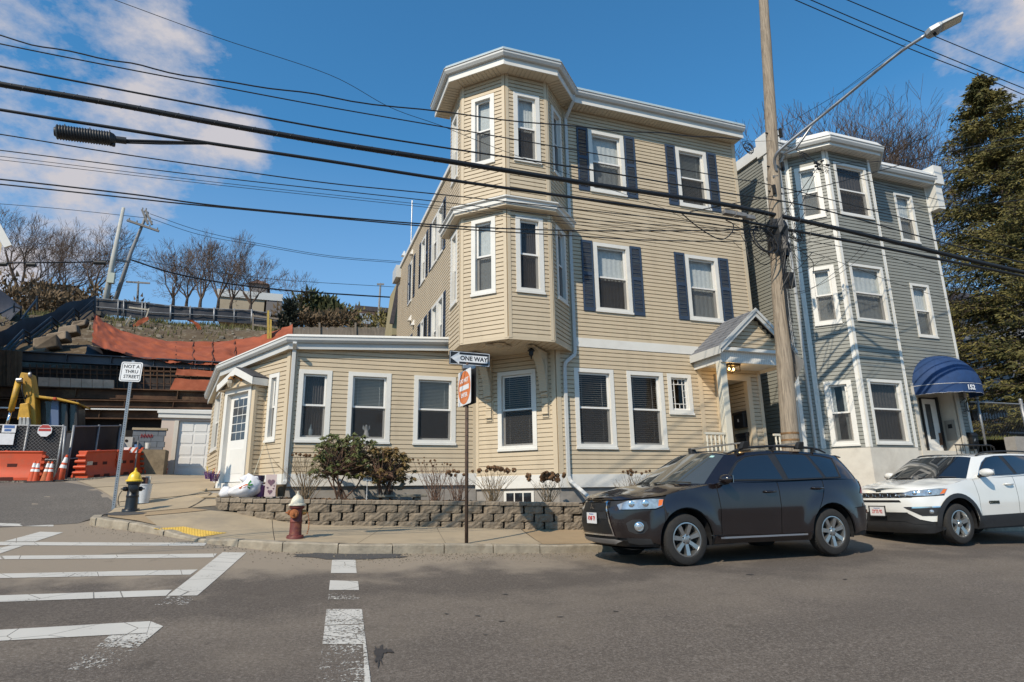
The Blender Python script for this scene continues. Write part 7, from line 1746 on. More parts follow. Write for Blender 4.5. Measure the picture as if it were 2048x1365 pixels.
for var in range(6):      # six split faces shared round the wall
 mb = MB(); nx, nz = 7, 4; w, h, dpt = BL-.034, BH-.005, .24; pts = {}
 for i in range(nx+1):
  for j in range(nz+1):
   x = -w/2+w*i/nx; z = h*j/nz; e = min(i, nx-i)/1.0; f = min(j, nz-j)
   y = -.05+(.024 if e == 0 else 0)+(.010 if f == 0 else 0)+rnd.uniform(-.011, .010)
   if i == 0 or i == nx: x += rnd.uniform(-.008, .008)
   pts[i, j] = len(mb.v); mb.v.append(Vector((x, y, z)))
 for i in range(nx):
  for j in range(nz): mb.f.append((pts[i, j], pts[i+1, j], pts[i+1, j+1], pts[i, j+1])); mb.m.append(0)
 b = len(mb.v); mb.v += [Vector(p) for p in ((-w/2+.03,dpt,0),(w/2-.03,dpt,0),(w/2-.03,dpt,h),(-w/2+.03,dpt,h))]
 mb.f.append(tuple([pts[i, nz] for i in range(nx+1)]+[b+2, b+3])); mb.m.append(0)
 mb.f.append(tuple([pts[0, j] for j in range(nz+1)]+[b+3, b])); mb.m.append(0); mb.f.append(tuple([pts[nx, j] for j in range(nz, -1, -1)]+[b+1, b+2])); mb.m.append(0)
 o = mb.build('block', M['block'], fix=True); blocks.append(o.data); bpy.data.objects.remove(o)
 bm = bmesh.new(); bm.from_mesh(blocks[-1]); bmesh.ops.triangulate(bm, faces=[f for f in bm.faces if len(f.verts) > 4]); bm.to_mesh(blocks[-1]); bm.free()
nrow = 4; nblk = 0
def place_piece(name, me, s, z, parent, wob=.004):
 global nblk
 p, d, n = wat(s); a = atan2(d.y, d.x); p = p+n*rnd.uniform(-wob, wob); o = shared(name, me, (p.x, p.y, z), parent, rot=(0, 0, a+rnd.uniform(-.012, .012))); nblk += 1; return o
for row in range(nrow):
 s = .12+(BL/2 if row % 2 else 0);
 while s < WC[-1]-.1:
  zt_ = top_z(s)-CH-row*BH; p, d, n = wat(s); zg = walk_z(p.x, p.y)
  if zt_ > zg+.01: place_piece('block', blocks[rnd.randrange(6)], s, zt_-BH+.003+rnd.uniform(-.001, .001), wall)
  s += BL
caps = []
for var in range(3):
 mb = MB(); nx = 6; w, h = .262, CH-.004
 for i in range(nx+1):
  x = -w/2+w*i/nx
  for y, z in ((-.062+rnd.uniform(-.008,.006), 0), (-.066+rnd.uniform(-.008,.006), h*.8), (-.056, h), (.24, h)): mb.v.append(Vector((x, y, z)))
 for i in range(nx):
  for j in range(3): mb.f.append((i*4+j, (i+1)*4+j, (i+1)*4+j+1, i*4+j+1)); mb.m.append(0)
 mb.f.append((0,1,2,3)); mb.f.append(tuple(nx*4+k for k in (3,2,1,0))); mb.m += [0, 0]
 o = mb.build('cap_block', M['blockcap'], fix=True); caps.append(o.data); bpy.data.objects.remove(o)
s = .1
while s < WC[-1]: place_piece('cap_block', caps[rnd.randrange(3)], s, top_z(s)-CH+.002, wall, .003); s += .27
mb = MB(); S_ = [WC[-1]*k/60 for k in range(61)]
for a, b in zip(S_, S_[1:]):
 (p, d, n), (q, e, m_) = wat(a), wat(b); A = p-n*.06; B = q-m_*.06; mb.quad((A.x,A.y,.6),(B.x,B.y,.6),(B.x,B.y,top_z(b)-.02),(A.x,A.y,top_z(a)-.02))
mb.build('core', mat('dark_wall_core', (.05,.042,.034), .95, var=.3), wall, fix=False)  # dark brown sheet behind the blocks, closing the joints
bed = []
for k in range(0, 61, 2): p, d, n = wat(WC[-1]*k/60); bed.append(((p-n*.2).x, (p-n*.2).y))
bed += [(14.2, 13.2), (5.4, 13.25), (4.0, 14.6), (-.3, 14.6), (-1.0, 14.3)]
def bed_z(x, y): return 1.63-.03*max(0, min(8, x))+.02*noise.noise(Vector((x*2, y*2, 0)))+.04*max(0, min(1, (y-12.4)/1.5))
f_ = field_mesh(bed, .3, lambda x, y: bed_z(x, y)-.05, 'garden_soil', SOIL, kind='structure')
def litter():
 rnd = random.Random(4); mb = MB()
 for k in range(2600):
  s = rnd.uniform(.3, WC[-1]-.5); p, d, n = wat(s); p = p-n*rnd.uniform(.22, 1.4)
  if p.y > 14.3 or (p.x > 5 and p.y > 12.9): continue
  z = bed_z(p.x, p.y)-.05; r = rnd.uniform(.015, .04); a = rnd.uniform(0, 6); t = rnd.uniform(.0, .6)
  d1 = Vector((cos(a), sin(a), t))*r; d2 = Vector((-sin(a), cos(a), rnd.uniform(-.3, .6)))*r*.6; c = Vector((p.x, p.y, z+.006)); mb.quad(c-d1-d2, c+d1-d2, c+d1+d2, c-d1+d2)
 tag(mb.build('leaf_litter', mat('dry_leaves', (.15,.085,.04), .9, var=.5, scale=30), kind='stuff', fix=False), 'dry brown leaf litter on the garden bed', 'leaf litter')
litter()
# shrubs
def stems(mb, base, n, H, spread, rnd, r=.006, lean=0.5, forks=2, tips=None, curve=.25):
 for i in range(n):
  a = rnd.uniform(0, 2*pi); k = rnd.random()**.6; d = Vector((cos(a)*spread*k, sin(a)*spread*.7*k, H*rnd.uniform(.62, 1.0)))
  p = Vector(base)+Vector((rnd.gauss(0, .05), rnd.gauss(0, .05), 0)); q = p+d; m_ = p.lerp(q, .5)+Vector((rnd.gauss(0, .04), rnd.gauss(0, .04), curve*.2*H))
  mb.tube(crom([p, m_, q], 3), [r, r*.9, r*.8, r*.7, r*.6, r*.5, r*.4], 4, cap=False)
  if tips is not None: tips.append(q)
  for f in range(forks):
   t = rnd.uniform(.35, .85); s0 = p.lerp(m_, t*2) if t < .5 else m_.lerp(q, t*2-1); e = s0+Vector((rnd.gauss(0, .10), rnd.gauss(0, .08), rnd.uniform(.06, .22)))*H*.9
   mb.tube([s0, s0.lerp(e, .5)+Vector((rnd.gauss(0,.01),rnd.gauss(0,.01),.01)), e], [r*.5, r*.4, r*.3], 3, cap=False)
   if tips is not None: tips.append(e)
STEM = mat('pale_brown_stems', (.20,.145,.085), .9, var=.3, scale=9); STEM2 = mat('reddish_stems', (.13,.075,.05), .9, var=.3, scale=9)
HEAD = mat('dried_brown_flowerheads', (.16,.085,.04), .95, var=.45, scale=25)
def hydrangea(x, y, H, spread, n, heads, label, seed, stem=STEM, hr=.05):
 rnd = random.Random(seed); b = Vector((x, y, bed_z(x, y)-.06)); t = thing('hydrangea_bush', label, 'shrub', b); mb = MB(); tips = []
 stems(mb, b, n, H, spread, rnd, tips=tips, forks=2); mb.build('stems', stem, t, fix=False)
 rnd.shuffle(tips); tips.sort(key=lambda p: -p.z); mb = MB()
 for p in tips[:heads]:
  R = hr*rnd.uniform(.6, 1.15)
  for k in range(46):
   d = Vector((rnd.gauss(0,1), rnd.gauss(0,1), rnd.gauss(0,1))).normalized(); c = p+d*R*rnd.uniform(.65, 1); u = d.orthogonal().normalized()*R*.30; w_ = d.cross(u).normalized()*R*.30; j = d*R*rnd.uniform(-.15,.15)
   mb.quad(c-u-w_+j, c+u-w_-j, c+u+w_+j, c-u+w_-j)
 mb.build('flowerheads', HEAD, t, fix=False); return t
def on_bed(px_, py_, Y): p = onY(px_, py_, Y); return p.x
hydrangea(on_bed(985, 1000, 12.5), 12.5, .72, .55, 44, 16, 'dried hydrangea with brown flowerheads just right of the sign post', 3)
hydrangea(on_bed(1095, 1000, 12.35), 12.35, .62, .42, 34, 22, 'dried hydrangea with big round brown heads before the basement window', 5, hr=.062)
hydrangea(on_bed(915, 1000, 12.7), 12.7, .65, .45, 30, 14, 'dried hydrangea with small dark heads just left of the sign post', 8, STEM2, hr=.035)
hydrangea(on_bed(1262, 985, 12.4), 12.4, .75, .50, 36, 14, 'dried hydrangea with pale stems behind the bonnet of the dark SUV', 9, hr=.035)
hydrangea(on_bed(870, 1003, 13.0), 13.0, .90, .45, 34, 20, 'leafless reddish shrub under the third wing window', 12, STEM2, hr=.024)
hydrangea(on_bed(610, 1000, 13.4), 13.4, .92, .70, 44, 10, 'sprawling bare shrub with a few dry heads at the left end of the bed', 14, STEM, hr=.035)
hydrangea(on_bed(775, 1000, 13.6), 13.6, 1.05, .35, 18, 14, 'bare red-twigged shrub rising between the two rhododendrons', 17, STEM2, hr=.022)
RH = mat('rhododendron_leaf', (.058,.075,.022), .5, col2=(.12,.125,.038), scale=3.5, spec=.5); RH2 = mat('bronzed_rhododendron_leaf', (.075,.075,.022), .5, col2=(.21,.12,.045), scale=3.0)
def rhodo(px_, py_, Y, H, W, n, mt, label, seed):
 rnd = random.Random(seed); x = on_bed(px_, py_, Y); b = Vector((x, Y, bed_z(x, Y)-.06)); t = thing('rhododendron', label, 'shrub', b); mb = MB(); lf = MB(); tips = []
 for i in range(7):
  a = rnd.uniform(0, 2*pi); d = Vector((cos(a)*W*.3, sin(a)*W*.22, H*.42)); p = b+Vector((rnd.gauss(0,.05), rnd.gauss(0,.04), 0)); q = p+d; mb.tube(crom([p, p.lerp(q,.5)+Vector((rnd.gauss(0,.05),0,0)), q], 3), [.022,.02,.018,.017,.015,.014,.012], 6, cap=False)
  for k in range(n//7):
   e = b+Vector((rnd.gauss(0, W*.30), rnd.gauss(0, W*.22), H*(.34+.66*rnd.random()**.8)))
   if ((e.x-b.x)/(W*.58))**2+((e.z-b.z-H*.62)/(H*.42))**2 > 1: continue
   mb.tube([q, q.lerp(e, .5)+Vector((0,0,-.03)), e], [.010, .007, .004], 4, cap=False); tips.append(e)
 for e in tips:
  m_ = rnd.randint(7, 11); a0 = rnd.uniform(0, 6)
  for k in range(m_):
   a = a0+2*pi*k/m_+rnd.gauss(0,.15); drop = rnd.uniform(.35, 1.0); L = rnd.uniform(.09, .14); w = L*.19
   d = Vector((cos(a), sin(a), 0)); ax = (d*cos(drop)-Vector((0,0,sin(drop)))).normalized(); s_ = Vector((-sin(a), cos(a), 0)); nn = ax.cross(s_)
   p0 = e; p1 = e+ax*L*.5+nn*(-.006); p2 = e+ax*L;
   i0 = len(lf.v); lf.v += [p0, p1-s_*w-nn*.008, p1+nn*.0, p1+s_*w-nn*.008, p2]; lf.f += [(i0, i0+1, i0+2), (i0, i0+2, i0+3), (i0+1, i0+4, i0+2), (i0+2, i0+4, i0+3)]; lf.m += [0]*4
 mb.build('stems', STEM2, t, fix=False); lf.build('foliage', mt, t, fix=False)
rhodo(684, 1000, 13.45, 1.34, 1.30, 330, RH, 'taller green rhododendron bush under the middle wing window', 2)
rhodo(768, 1002, 13.35, 1.12, 1.15, 270, RH2, 'shorter bronzed rhododendron bush just right of the green one', 6)
c = onY(735, 957, 13.1); mb = MB(); r_ = Vector((.98, -.12, -.06)).normalized(); u_ = Vector((.08, 0, 1)); u_ = (u_-r_*u_.dot(r_)).normalized(); n_ = r_.cross(u_)
o = thing('number_plaque', 'small tilted white plaque with the house number 146 in the rhododendron', 'plaque', c)
rect_on(mb, c, r_, u_, n_, -.085, .085, -.055, .055, .0); mb.tube([c-u_*.05+n_*-.005, Vector((c.x, c.y+.005, 1.5))], .006, 5); mb.build('plaque', SW, o)
text_obj('146', .085, BLK, 'numerals', o, c+n_*.002, right=r_, up=u_, sx=1.1, bold=.003)
STONE = mat('mossy_cast_stone', (.17,.155,.125), .95, var=.3, scale=14, bump=.5, bscale=60)
c = onY(802, 993, 13.3); bn = thing('stone_bench', 'low cast-stone bench under the bronzed rhododendron', 'bench', (c.x, c.y, 1.5))
mb = MB(); mb.box(c.x-.52, c.x+.52, c.y-.17, c.y+.17, c.z-.02, c.z+.035); mb.build('seat', STONE, bn, bevel=.012)
for s_ in (-.33, .33): mb = MB(); mb.box(c.x+s_-.07, c.x+s_+.07, c.y-.12, c.y+.12, 1.45, c.z-.021); mb.build('leg', STONE, bn, bevel=.015)
c2_ = onY(800, 978, 13.3); mb = MB(); mb.lathe([(.001, -.06), (.06, -.06), (.05, -.045), (.10, -.02), (.13, .01), (.12, .01), (.05, -.02), (.001, -.02)], 16, c2_+Vector((0,0,.03)))
mb.tube([c2_+Vector((-.02,0,.03)), c2_+Vector((.05,0,.09)), c2_+Vector((.12,0,.10))], [.03,.035,.01], 8); tag(mb.build('bird_ornament', STONE, auto=50, loc=c2_), 'small stone bird bowl sitting on the garden bench', 'ornament')
c = onY(1232, 1001, 12.1); mb = MB(); mb.lathe([(.001,-.04),(.05,-.04),(.06,0),(.04,.03),(.001,.03)], 12, c, ax=(0,1,.1)); tag(mb.build('drain_pipe', mat('brown_pipe', (.08,.055,.04), .8, var=.3, scale=20), auto=50, loc=c), 'stub of brown drain pipe beside the downspout outlet', 'pipe')
# steps and clutter by the side door
stp = thing('door_steps', 'worn concrete steps up to the vestibule door', 'steps', (-1.6, 14.2, 1.4));
pz = lambda x, y, Y: onY(x, y, Y)
for i, (w0, w1, dn_, z0, z1) in enumerate(((-.15, vw+.1, .36, 1.2, 1.86), (-.30, vw+.2, .72, 1.2, 1.70))):
 mb = MB(); FD.box(mb, w0, w1, .05 if i == 0 else .36, dn_, z0, z1-.045); st_ = mb.build('step', M['found'], stp); mb = MB(); FD.box(mb, w0-.02, w1+.02, .05 if i == 0 else .34, dn_+.03, z1-.044, z1); mb.build('tread', CONC, stp, bevel=.008)
def bag():
 c = onY(486, 991, 13.35); b = c.copy(); c.z = 1.655; t = thing('plastic_bag', 'bulging white plastic bag printed with a carrot, slumped on the wall end', 'bag', c); m_ = mat('white_plastic_film', (.72,.71,.72), .32, var=.05, scale=5, bump=.5, bscale=16)
 mb = MB(); N1, N2 = 26, 16
 def bp(i, j):
  a = 2*pi*i/N1; h = j/N2; r = sin(pi*min(1, h*.92+.10))**.6; x = .33*cos(a)*r*(1-.25*h); y = .20*sin(a)*r; z = .30*h*1.2+.08*h*cos(a)*1.2
  k = 1+.13*noise.noise(Vector((cos(a)*2.2, sin(a)*2.2, h*4)))+.05*sin(a*9+h*7); return c+Vector((x*k+.05*h, y*k, max(.0, z)))
 for j in range(N2+1):
  for i in range(N1): mb.v.append(bp(i, j))
 for j in range(N2):
  for i in range(N1): mb.f.append((j*N1+i, j*N1+(i+1) % N1, (j+1)*N1+(i+1) % N1, (j+1)*N1+i)); mb.m.append(0)
 mb.build('sack', m_, t, smooth=True, fix=True)
 mb = MB()
 for (A, B, C_) in (((.10,-.02,.27), (.19,0,.34), (.25,.02,.36)), ((-.02,.02,.30), (.03,.04,.37), (.09,.02,.41))):
  mb.tube(crom([c+Vector(A), c+Vector(B), c+Vector(C_)], 5), [.09,.085,.08,.07,.065,.06,.05,.045,.04,.035,.02], 10)
 mb.build('handle_ear', m_, t, smooth=True, kind='stuff')
 mb = MB()
 def onbag(a, h, o=.006):
  i = a/(2*pi)*N1; p = bp(i, h*N2); q = (p-c); q.z = 0; q = q.normalized(); return p+q*o+Vector((0,-.004,0))
 tri_ = [(4.30, .52), (4.45, .44), (4.72, .50), (4.95, .60), (4.80, .66), (4.5, .60)]
 pc_ = [onbag(a, h) for a, h in tri_]; mb.poly(pc_); mb.build('carrot_print', mat('orange_print', (.62,.14,.03), .4), t, fix=False)
 mb = MB()
 for (a, h, da, dh) in ((4.9, .62, .25, .12), (4.92, .56, .30, 0.0), (4.88, .50, .25, -.12)): mb.poly([onbag(a, h-.03, .008), onbag(a+da, h+dh-.03, .008), onbag(a+da*.9, h+dh+.05, .008), onbag(a, h+.04, .008)])
 mb.build('leaf_print', mat('green_print', (.03,.19,.02), .4), t, fix=False)
bag()
c = onY(452, 985, 13.6); c.z = 1.66
mb = MB(); mb.lathe([(.001, 0), (.10, 0), (.13, .06), (.10, .15), (.05, .2), (.001, .2)], 16, c, fn=lambda a, h: 1+.1*sin(a*5)); tag(mb.build('plastic_bag', _MC['white_plastic_film'], smooth=True, loc=c), 'small white tied bag left of the carrot bag', 'bag')
c = onY(539, 994, 13.3); c.z = 1.655; gb = thing('gift_bag', 'pink paper gift bag with mauve hearts', 'bag', c); PK = mat('pale_pink_card', (.52,.41,.38), .7, var=.06, scale=20)
mb = MB(); mb.hexa([c+Vector(p) for p in ((-.10,-.04,0),(.10,-.05,0),(.10,.05,0),(-.10,.05,0),(-.09,-.02,.42),(.11,-.03,.42),(.11,.03,.42),(-.09,.03,.42))]); mb.build('bag', PK, gb)
for (x_, z_, s_) in ((.01, .27, .075), (.0, .09, .05), (.06, .15, .02), (-.05, .17, .02), (.07, .20, .018)):
 mb = MB(); pts = []
 for k in range(16): a = 2*pi*k/16; pts.append(c+Vector((x_+s_*.062*16*sin(a)**3/1.0*.9, -.052+z_*.04, z_+s_*.062*(13*cos(a)-5*cos(2*a)-2*cos(3*a)-cos(4*a)))))
 mb.prism(pts, (0, .004, 0)); mb.build('heart', mat('mauve_heart', (.17,.09,.12), .7), gb)
PUR = mat('purple_plastic', (.10,.03,.13), .35)
for (x, y, Y, r, h, col, nm, lb) in ((521, 993, 13.45, .10, .22, PUR, 'pot', 'dark purple lidded pot between the carrot bag and the gift bag'), (512, 992, 13.65, .13, .42, mat('dark_violet_pot', (.045,.03,.06), .4), 'tall_pot', 'taller dark violet pot behind the carrot bag'), (560, 995, 13.6, .10, .24, mat('brown_crate', (.12,.085,.05), .85, var=.3), 'planter', 'brown planter just right of the gift bag')):
 c = onY(x, y, Y); c.z = 1.65; t = thing(nm, lb, 'pot', c); mb = MB(); mb.lathe([(.001, 0), (r*.85, 0), (r, h*.8), (r*1.06, h*.82), (r*1.06, h), (r*.9, h), (.001, h*.93)], 18, c); mb.build('pot_body', col, t, auto=40)
 if nm == 'pot': mb = MB(); mb.tube([c+Vector((r*1.05*cos(a), -.04, h*.55+r*1.2*sin(a))) for a in [pi*k/10*1.2-.3 for k in range(11)]], .007, 6); mb.build('handle', M['whitev'], t, smooth=True)
 if nm == 'tall_pot': mb = MB(); mb.lathe([(.09, h*.62), (.12, h*.66), (.10, h*.74), (.001, h*.76)], 14, c+Vector((.06,-.1,-.02))); mb.build('foil', M['chrome'], t, smooth=True)
for i, (x, y, col, lb) in enumerate(((418, 958, PUR, 'purple basket with coloured toys hung beside the door step, left'), (428, 963, mat('deep_purple', (.07,.02,.10), .4), 'purple basket with coloured toys beside the door step, right'))):
 c = onY(x, y, 15.6); t = thing('basket', lb, 'basket', c); mb = MB()
 for k in range(5): mb.lathe([(.07+.008*k, k*.035), (.078+.008*k, k*.035), (.078+.008*k, k*.035+.014), (.07+.008*k, k*.035+.014)], 14, c)
 for k in range(14): a = 2*pi*k/14; mb.tube([c+Vector((.072*cos(a), .072*sin(a), 0)), c+Vector((.108*cos(a), .108*sin(a), .155))], .006, 4)
 mb.build('basket', col, t)
 for k, (cc, dx_) in enumerate((((.70,.50,.05), -.02), ((.55,.15,.06), .04), ((.45,.5,.6), .0))): mb = MB(); mb.beam(c+Vector((dx_, 0, .03)), c+Vector((dx_*2.2-.02+.03*k, 0, .27-.04*k)), .05, .012); mb.build('toy_spade', mat('toy_%d' % k, cc, .5), t)
mb = MB(); a = FA.p(ua[0]+.05, .05, FA.px(545, 884)[1]); b = onY(508, 948, 13.8); mb.tube([a, a.lerp(b, .5)+Vector((0,0,-.01)), b], .008, 5); tag(mb.build('cord', mat('cream_cord', (.5,.45,.33), .8), loc=a), 'cream cord running from the narrow side window down to the bags', 'cord')
# the hillside and the building site on the left
HP = [(20, 2.2), (26, 2.5), (27.2, 2.5), (27.5, 2.6), (29.6, 2.6), (30.2, 6.9), (31, 7.45), (34, 8.85), (38, 11.0), (41.5, 12.15), (45, 12.9), (50, 14.2), (70, 16), (140, 22)]
def hill_z(x, y):
 z = lut(HP, y) if y > 29 else 2.6
 r = min(1, max(0, (y-31)/4)); z += r*.35*noise.noise(Vector((x*.35, y*.35, 1)))+r*.12*noise.noise(Vector((x*1.6, y*1.6, 2)))
 return z
HILLM = mat('earth_bank', (.070,.045,.024), .95, col2=(.115,.082,.042), scale=1.6, bump=1.0, bscale=9, dirt=(.30,.26,.20), dirt_amt=.55, dscale=3.2, detail=9)
def hill_mesh(name, x0, x1, ys, st, mtl):
 xs = [x0+(x1-x0)*i/int((x1-x0)/st) for i in range(int((x1-x0)/st)+1)]; mb = MB()
 for y in ys:
  for x in xs: mb.v.append(Vector((x, y, hill_z(x, y))))
 n = len(xs)
 for j in range(len(ys)-1):
  for i in range(n-1): a = j*n+i; mb.f.append((a, a+1, a+n+1, a+n)); mb.m.append(0)
 return mb.build(name, mtl, smooth=True, kind='structure', fix=False)
hill_mesh('hillside', -30, 30, [30.2]+[31+.4*k for k in range(40)]+[47+1.5*k for k in range(12)]+[70, 90, 140], .6, HILLM)
mb = MB(); mb.box(-60, 60, 70, 400, 5, 15.6); mb.build('plateau', HILLM, kind='structure')
def rubble():
 rnd = random.Random(31); mb = MB(); gm = MB()
 for k in range(520):
  x = rnd.uniform(-14, 2); y = rnd.uniform(31, 45.5); r = abs(rnd.gauss(0, .055))+.02; c = Vector((x, y, hill_z(x, y)+r*.3))
  pts = [c+Vector((rnd.uniform(.6,1)*r*sx, rnd.uniform(.6,1)*r*sy, rnd.uniform(.4,.8)*r*sz)) for sz in (-1, 1) for sx, sy in ((-1,-1),(1,-1),(1,1),(-1,1))]; mb.hexa(pts)
 tag(mb.build('rubble', mat('pale_rubble', (.24,.21,.165), .95, var=.4, scale=4), kind='stuff', fix=False), 'pale stones scattered over the earth bank', 'rubble')
 for k in range(9000):
  x = rnd.uniform(-15, 8); y = rnd.uniform(40.5, 46) if rnd.random() < .7 else rnd.uniform(36, 45);
  if noise.noise(Vector((x*.5, y*.5, 4))) < -.1: continue
  z = hill_z(x, y); h = rnd.uniform(.12, .42); a = rnd.uniform(0, 6); d = Vector((cos(a), sin(a), 0))*.03; t = Vector((rnd.gauss(0,.08), rnd.gauss(0,.08), h)); c = Vector((x, y, z)); gm.tri(c-d, c+d, c+t)
 tag(gm.build('dry_grass', mat('dry_bank_grass', (.13,.105,.04), .95, col2=(.085,.10,.03), scale=.7), kind='stuff', fix=False), 'tufts of dry grass on the earth bank', 'grass')
rubble()
RST = mat('rusty_steel', (.085,.042,.022), .8, .3, var=.45, scale=1.6, bump=.2, bscale=20, dirt=(.24,.15,.08), dirt_amt=.55, dscale=1.5)
BLU = mat('blue_grey_steel', (.075,.075,.085), .5, .5, var=.3, scale=1.2, dirt=(.16,.10,.06), dirt_amt=.4, dscale=1.3)
TARP = mat('black_tarp', (.018,.018,.024), .55, var=.4, scale=1.8, bump=.5, bscale=5)
ONET = mat('orange_netting', (.27,.060,.020), .8, var=.22, scale=1.1, bump=.35, bscale=30, dirt=(.32,.10,.045), dirt_amt=.5, dscale=2.2)
PLK = mat('pale_lagging_board', (.52,.36,.26), .85, var=.22, scale=2.2, dirt=(.16,.11,.08), dirt_amt=.4, dscale=3)
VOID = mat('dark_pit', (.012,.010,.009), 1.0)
site = 'steel walings of the excavation'
def hbeam(p0, p1, h, w, mtl, label, edge=None):
 mb = MB(); a, b = Vector(p0), Vector(p1); up = Vector((0,0,1)); mb.beam(a, b, .03, h); mb.beam(a+up*h/2, b+up*h/2, w, .04); mb.beam(a-up*h/2, b-up*h/2, w, .04)
 d = (b-a); n = int(d.length/1.6)
 for k in range(1, n): mb.beam(a+d*k/n+Vector((0,-w*.2,-h*.48)), a+d*k/n+Vector((0,-w*.2,h*.48)), .03, w*.5, up=(0,1,0))
 if edge: mb2 = MB()
 o = mb.build('steel_beam', mtl, loc=a); tag(o, label, 'steel beam')
 return o
yb = lambda x, y, Y: onY(x, y, Y)
hbeam(yb(-70, 826, 27.2), yb(324, 830, 27.2), .34, .30, RST, 'rusty beam with a white rail on top just above the dark opening')
mb = MB(); mb.beam(yb(-70, 815, 27.0), yb(430, 822, 27.0), .10, .05); tag(mb.build('rail', mat('white_rail', (.62,.61,.58), .5), loc=yb(0, 815, 27)), 'thin white rail running along the lowest rusty beam', 'rail')
hbeam(yb(-70, 804, 28.0), yb(440, 812, 28.0), .26, .30, RST, 'second rusty beam, half hidden by the excavator roof')
hbeam(yb(-70, 782, 29.0), yb(450, 794, 29.0), .40, .34, RST, 'broad rusty beam under the pale lagging boards')
hbeam(yb(-60, 779, 29.7), yb(60, 781, 29.7), .3, .2, RST, 'short rusty beam at the far left of the excavation')
hbeam(yb(42, 713, 30.2), yb(470, 735, 30.2), .36, .34, BLU, 'blue-grey steel beam along the top of the excavation')
hbeam(yb(40, 742, 30.0), yb(470, 752, 30.0), .18, .22, RST, 'narrow rusty beam between the tarps')
for k, x in enumerate((152, 310)):
 a = yb(x, 822, 27.05); b = yb(x-3, 905, 27.05); mb = MB(); mb.box(a.x-.14, a.x+.14, a.y-.1, a.y+.1, b.z-.2, a.z-.06) if k == 0 else mb.box(a.x-.11, a.x+.11, a.y+1, a.y+1.2, a.z-.1, a.z+.45); tag(mb.build('steel_post', BLU if k == 0 else mat('pale_grey_steel', (.30,.30,.30), .5, .4), loc=a), ('grey steel post under the white rail', 'short pale steel post behind the garage roof')[k], 'post')
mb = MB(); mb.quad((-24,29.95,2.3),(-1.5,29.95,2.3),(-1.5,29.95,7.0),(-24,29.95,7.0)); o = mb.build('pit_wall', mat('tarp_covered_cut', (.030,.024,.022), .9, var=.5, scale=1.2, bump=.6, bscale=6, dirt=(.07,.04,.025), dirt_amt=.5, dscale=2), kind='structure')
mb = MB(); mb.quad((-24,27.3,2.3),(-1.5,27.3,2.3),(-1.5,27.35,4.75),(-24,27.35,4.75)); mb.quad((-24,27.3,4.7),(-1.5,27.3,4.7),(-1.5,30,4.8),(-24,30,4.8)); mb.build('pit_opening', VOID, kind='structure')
lg = thing('lagging_wall', 'two rows of pale timber lagging boards behind the excavator', 'boards', yb(75, 785, 29.6))
def quadpx(p, Y): return [yb(x, y, Y) for x, y in p]
rnd = random.Random(3)
for r_, (ya, yb_) in enumerate(((754.5, 772), (773, 786))):
 xs = [76+k*21.7 for k in range(8)]
 for a, b in zip(xs, xs[1:]):
  sl = (a-76)*.04+(2 if r_ else 0)*0; mb = MB(); P = quadpx([(a+.4, yb_+sl+.3), (b-.4, yb_+sl+1), (b-.4, ya+sl+1), (a+.4, ya+sl)], 29.25+rnd.uniform(-.02,.02)); mb.prism(P, (0, .1, 0)); mb.build('board', PLK, lg)
for (xa, ya, xb, y2) in ((-30, 700, 40, 778),):
 l2 = thing('lagging_wall', 'dark upright timber lagging at the far left of the excavation', 'boards', yb(0, 770, 29.3))
 for k in range(11):
  x = -40+k*7.6; P = quadpx([(x, 775), (x+7, 775.5), (x+7.3, 697+k*.6), (x+.2, 697+k*.5)], 29.4+rnd.uniform(-.06, .06)); mb = MB(); mb.prism(P, (0, .08, 0)); mb.build('board', mat('dark_lagging', (.10,.065,.04), .9, var=.4, scale=2.2), l2)
mb = MB()
for k in range(30): x = 60+k*13.4; P0, P1 = yb(x, 728+.04*x*.5, 29.55), yb(x, 786, 29.4); mb.tube([P0, P1], .022, 4)
for y in (736, 762, 775): mb.tube([yb(60, y, 29.5), yb(455, y+9, 29.5)], .016, 4)
tag(mb.build('rebar_grid', RST, loc=yb(250, 760, 29.5), fix=False), 'rusty reinforcing mesh before the black tarp', 'reinforcement')
def sheet(name, top, bot, Yt, Yb, mtl, label, cat, n=24, m=8, rip=.05, sag=None, drape=False, seed=0):
 T = crom([Vector((x, y, 0)) for x, y in top], 8); B = crom([Vector((x, y, 0)) for x, y in bot], 8)
 def smp(P, t): a = t*(len(P)-1); i = min(int(a), len(P)-2); return P[i].lerp(P[i+1], a-i)
 mb = MB()
 for i in range(n+1):
  a, b = smp(T, i/n), smp(B, i/n)
  for j in range(m+1):
   t = j/m; x = a.x+(b.x-a.x)*t; y = a.y+(b.y-a.y)*t; Y = Yt+(Yb-Yt)*t; p = onY(x, y, Y); p.y += rip*noise.noise(Vector((i*.45, j*.6, seed)))*2; p.z += rip*.6*noise.noise(Vector((i*.3, j*.5, seed+9))); mb.v.append(p)
 for i in range(n):
  for j in range(m): a = i*(m+1)+j; mb.f.append((a, a+1, a+m+2, a+m+1)); mb.m.append(0)
 o = mb.build(name, mtl, smooth=True, loc=onY(top[0][0], top[0][1], Yt), fix=False); return tag(o, label, cat)
def interp_net(x, t): return 683.5+(x-440)*-.02+(727+(x-380)*.03-683.5)*t
NET = sheet('orange_net', [(188, 627), (205, 641), (240, 660), (290, 674), (350, 683), (440, 683), (500, 676), (545, 664), (585, 648)], [(184, 690), (215, 700), (260, 711), (320, 722), (380, 728), (440, 731), (500, 733), (545, 735), (585, 735)], 34.6, 29.9, ONET, 'large orange safety netting draped over the earth bank', 'safety netting', 60, 16, .14)
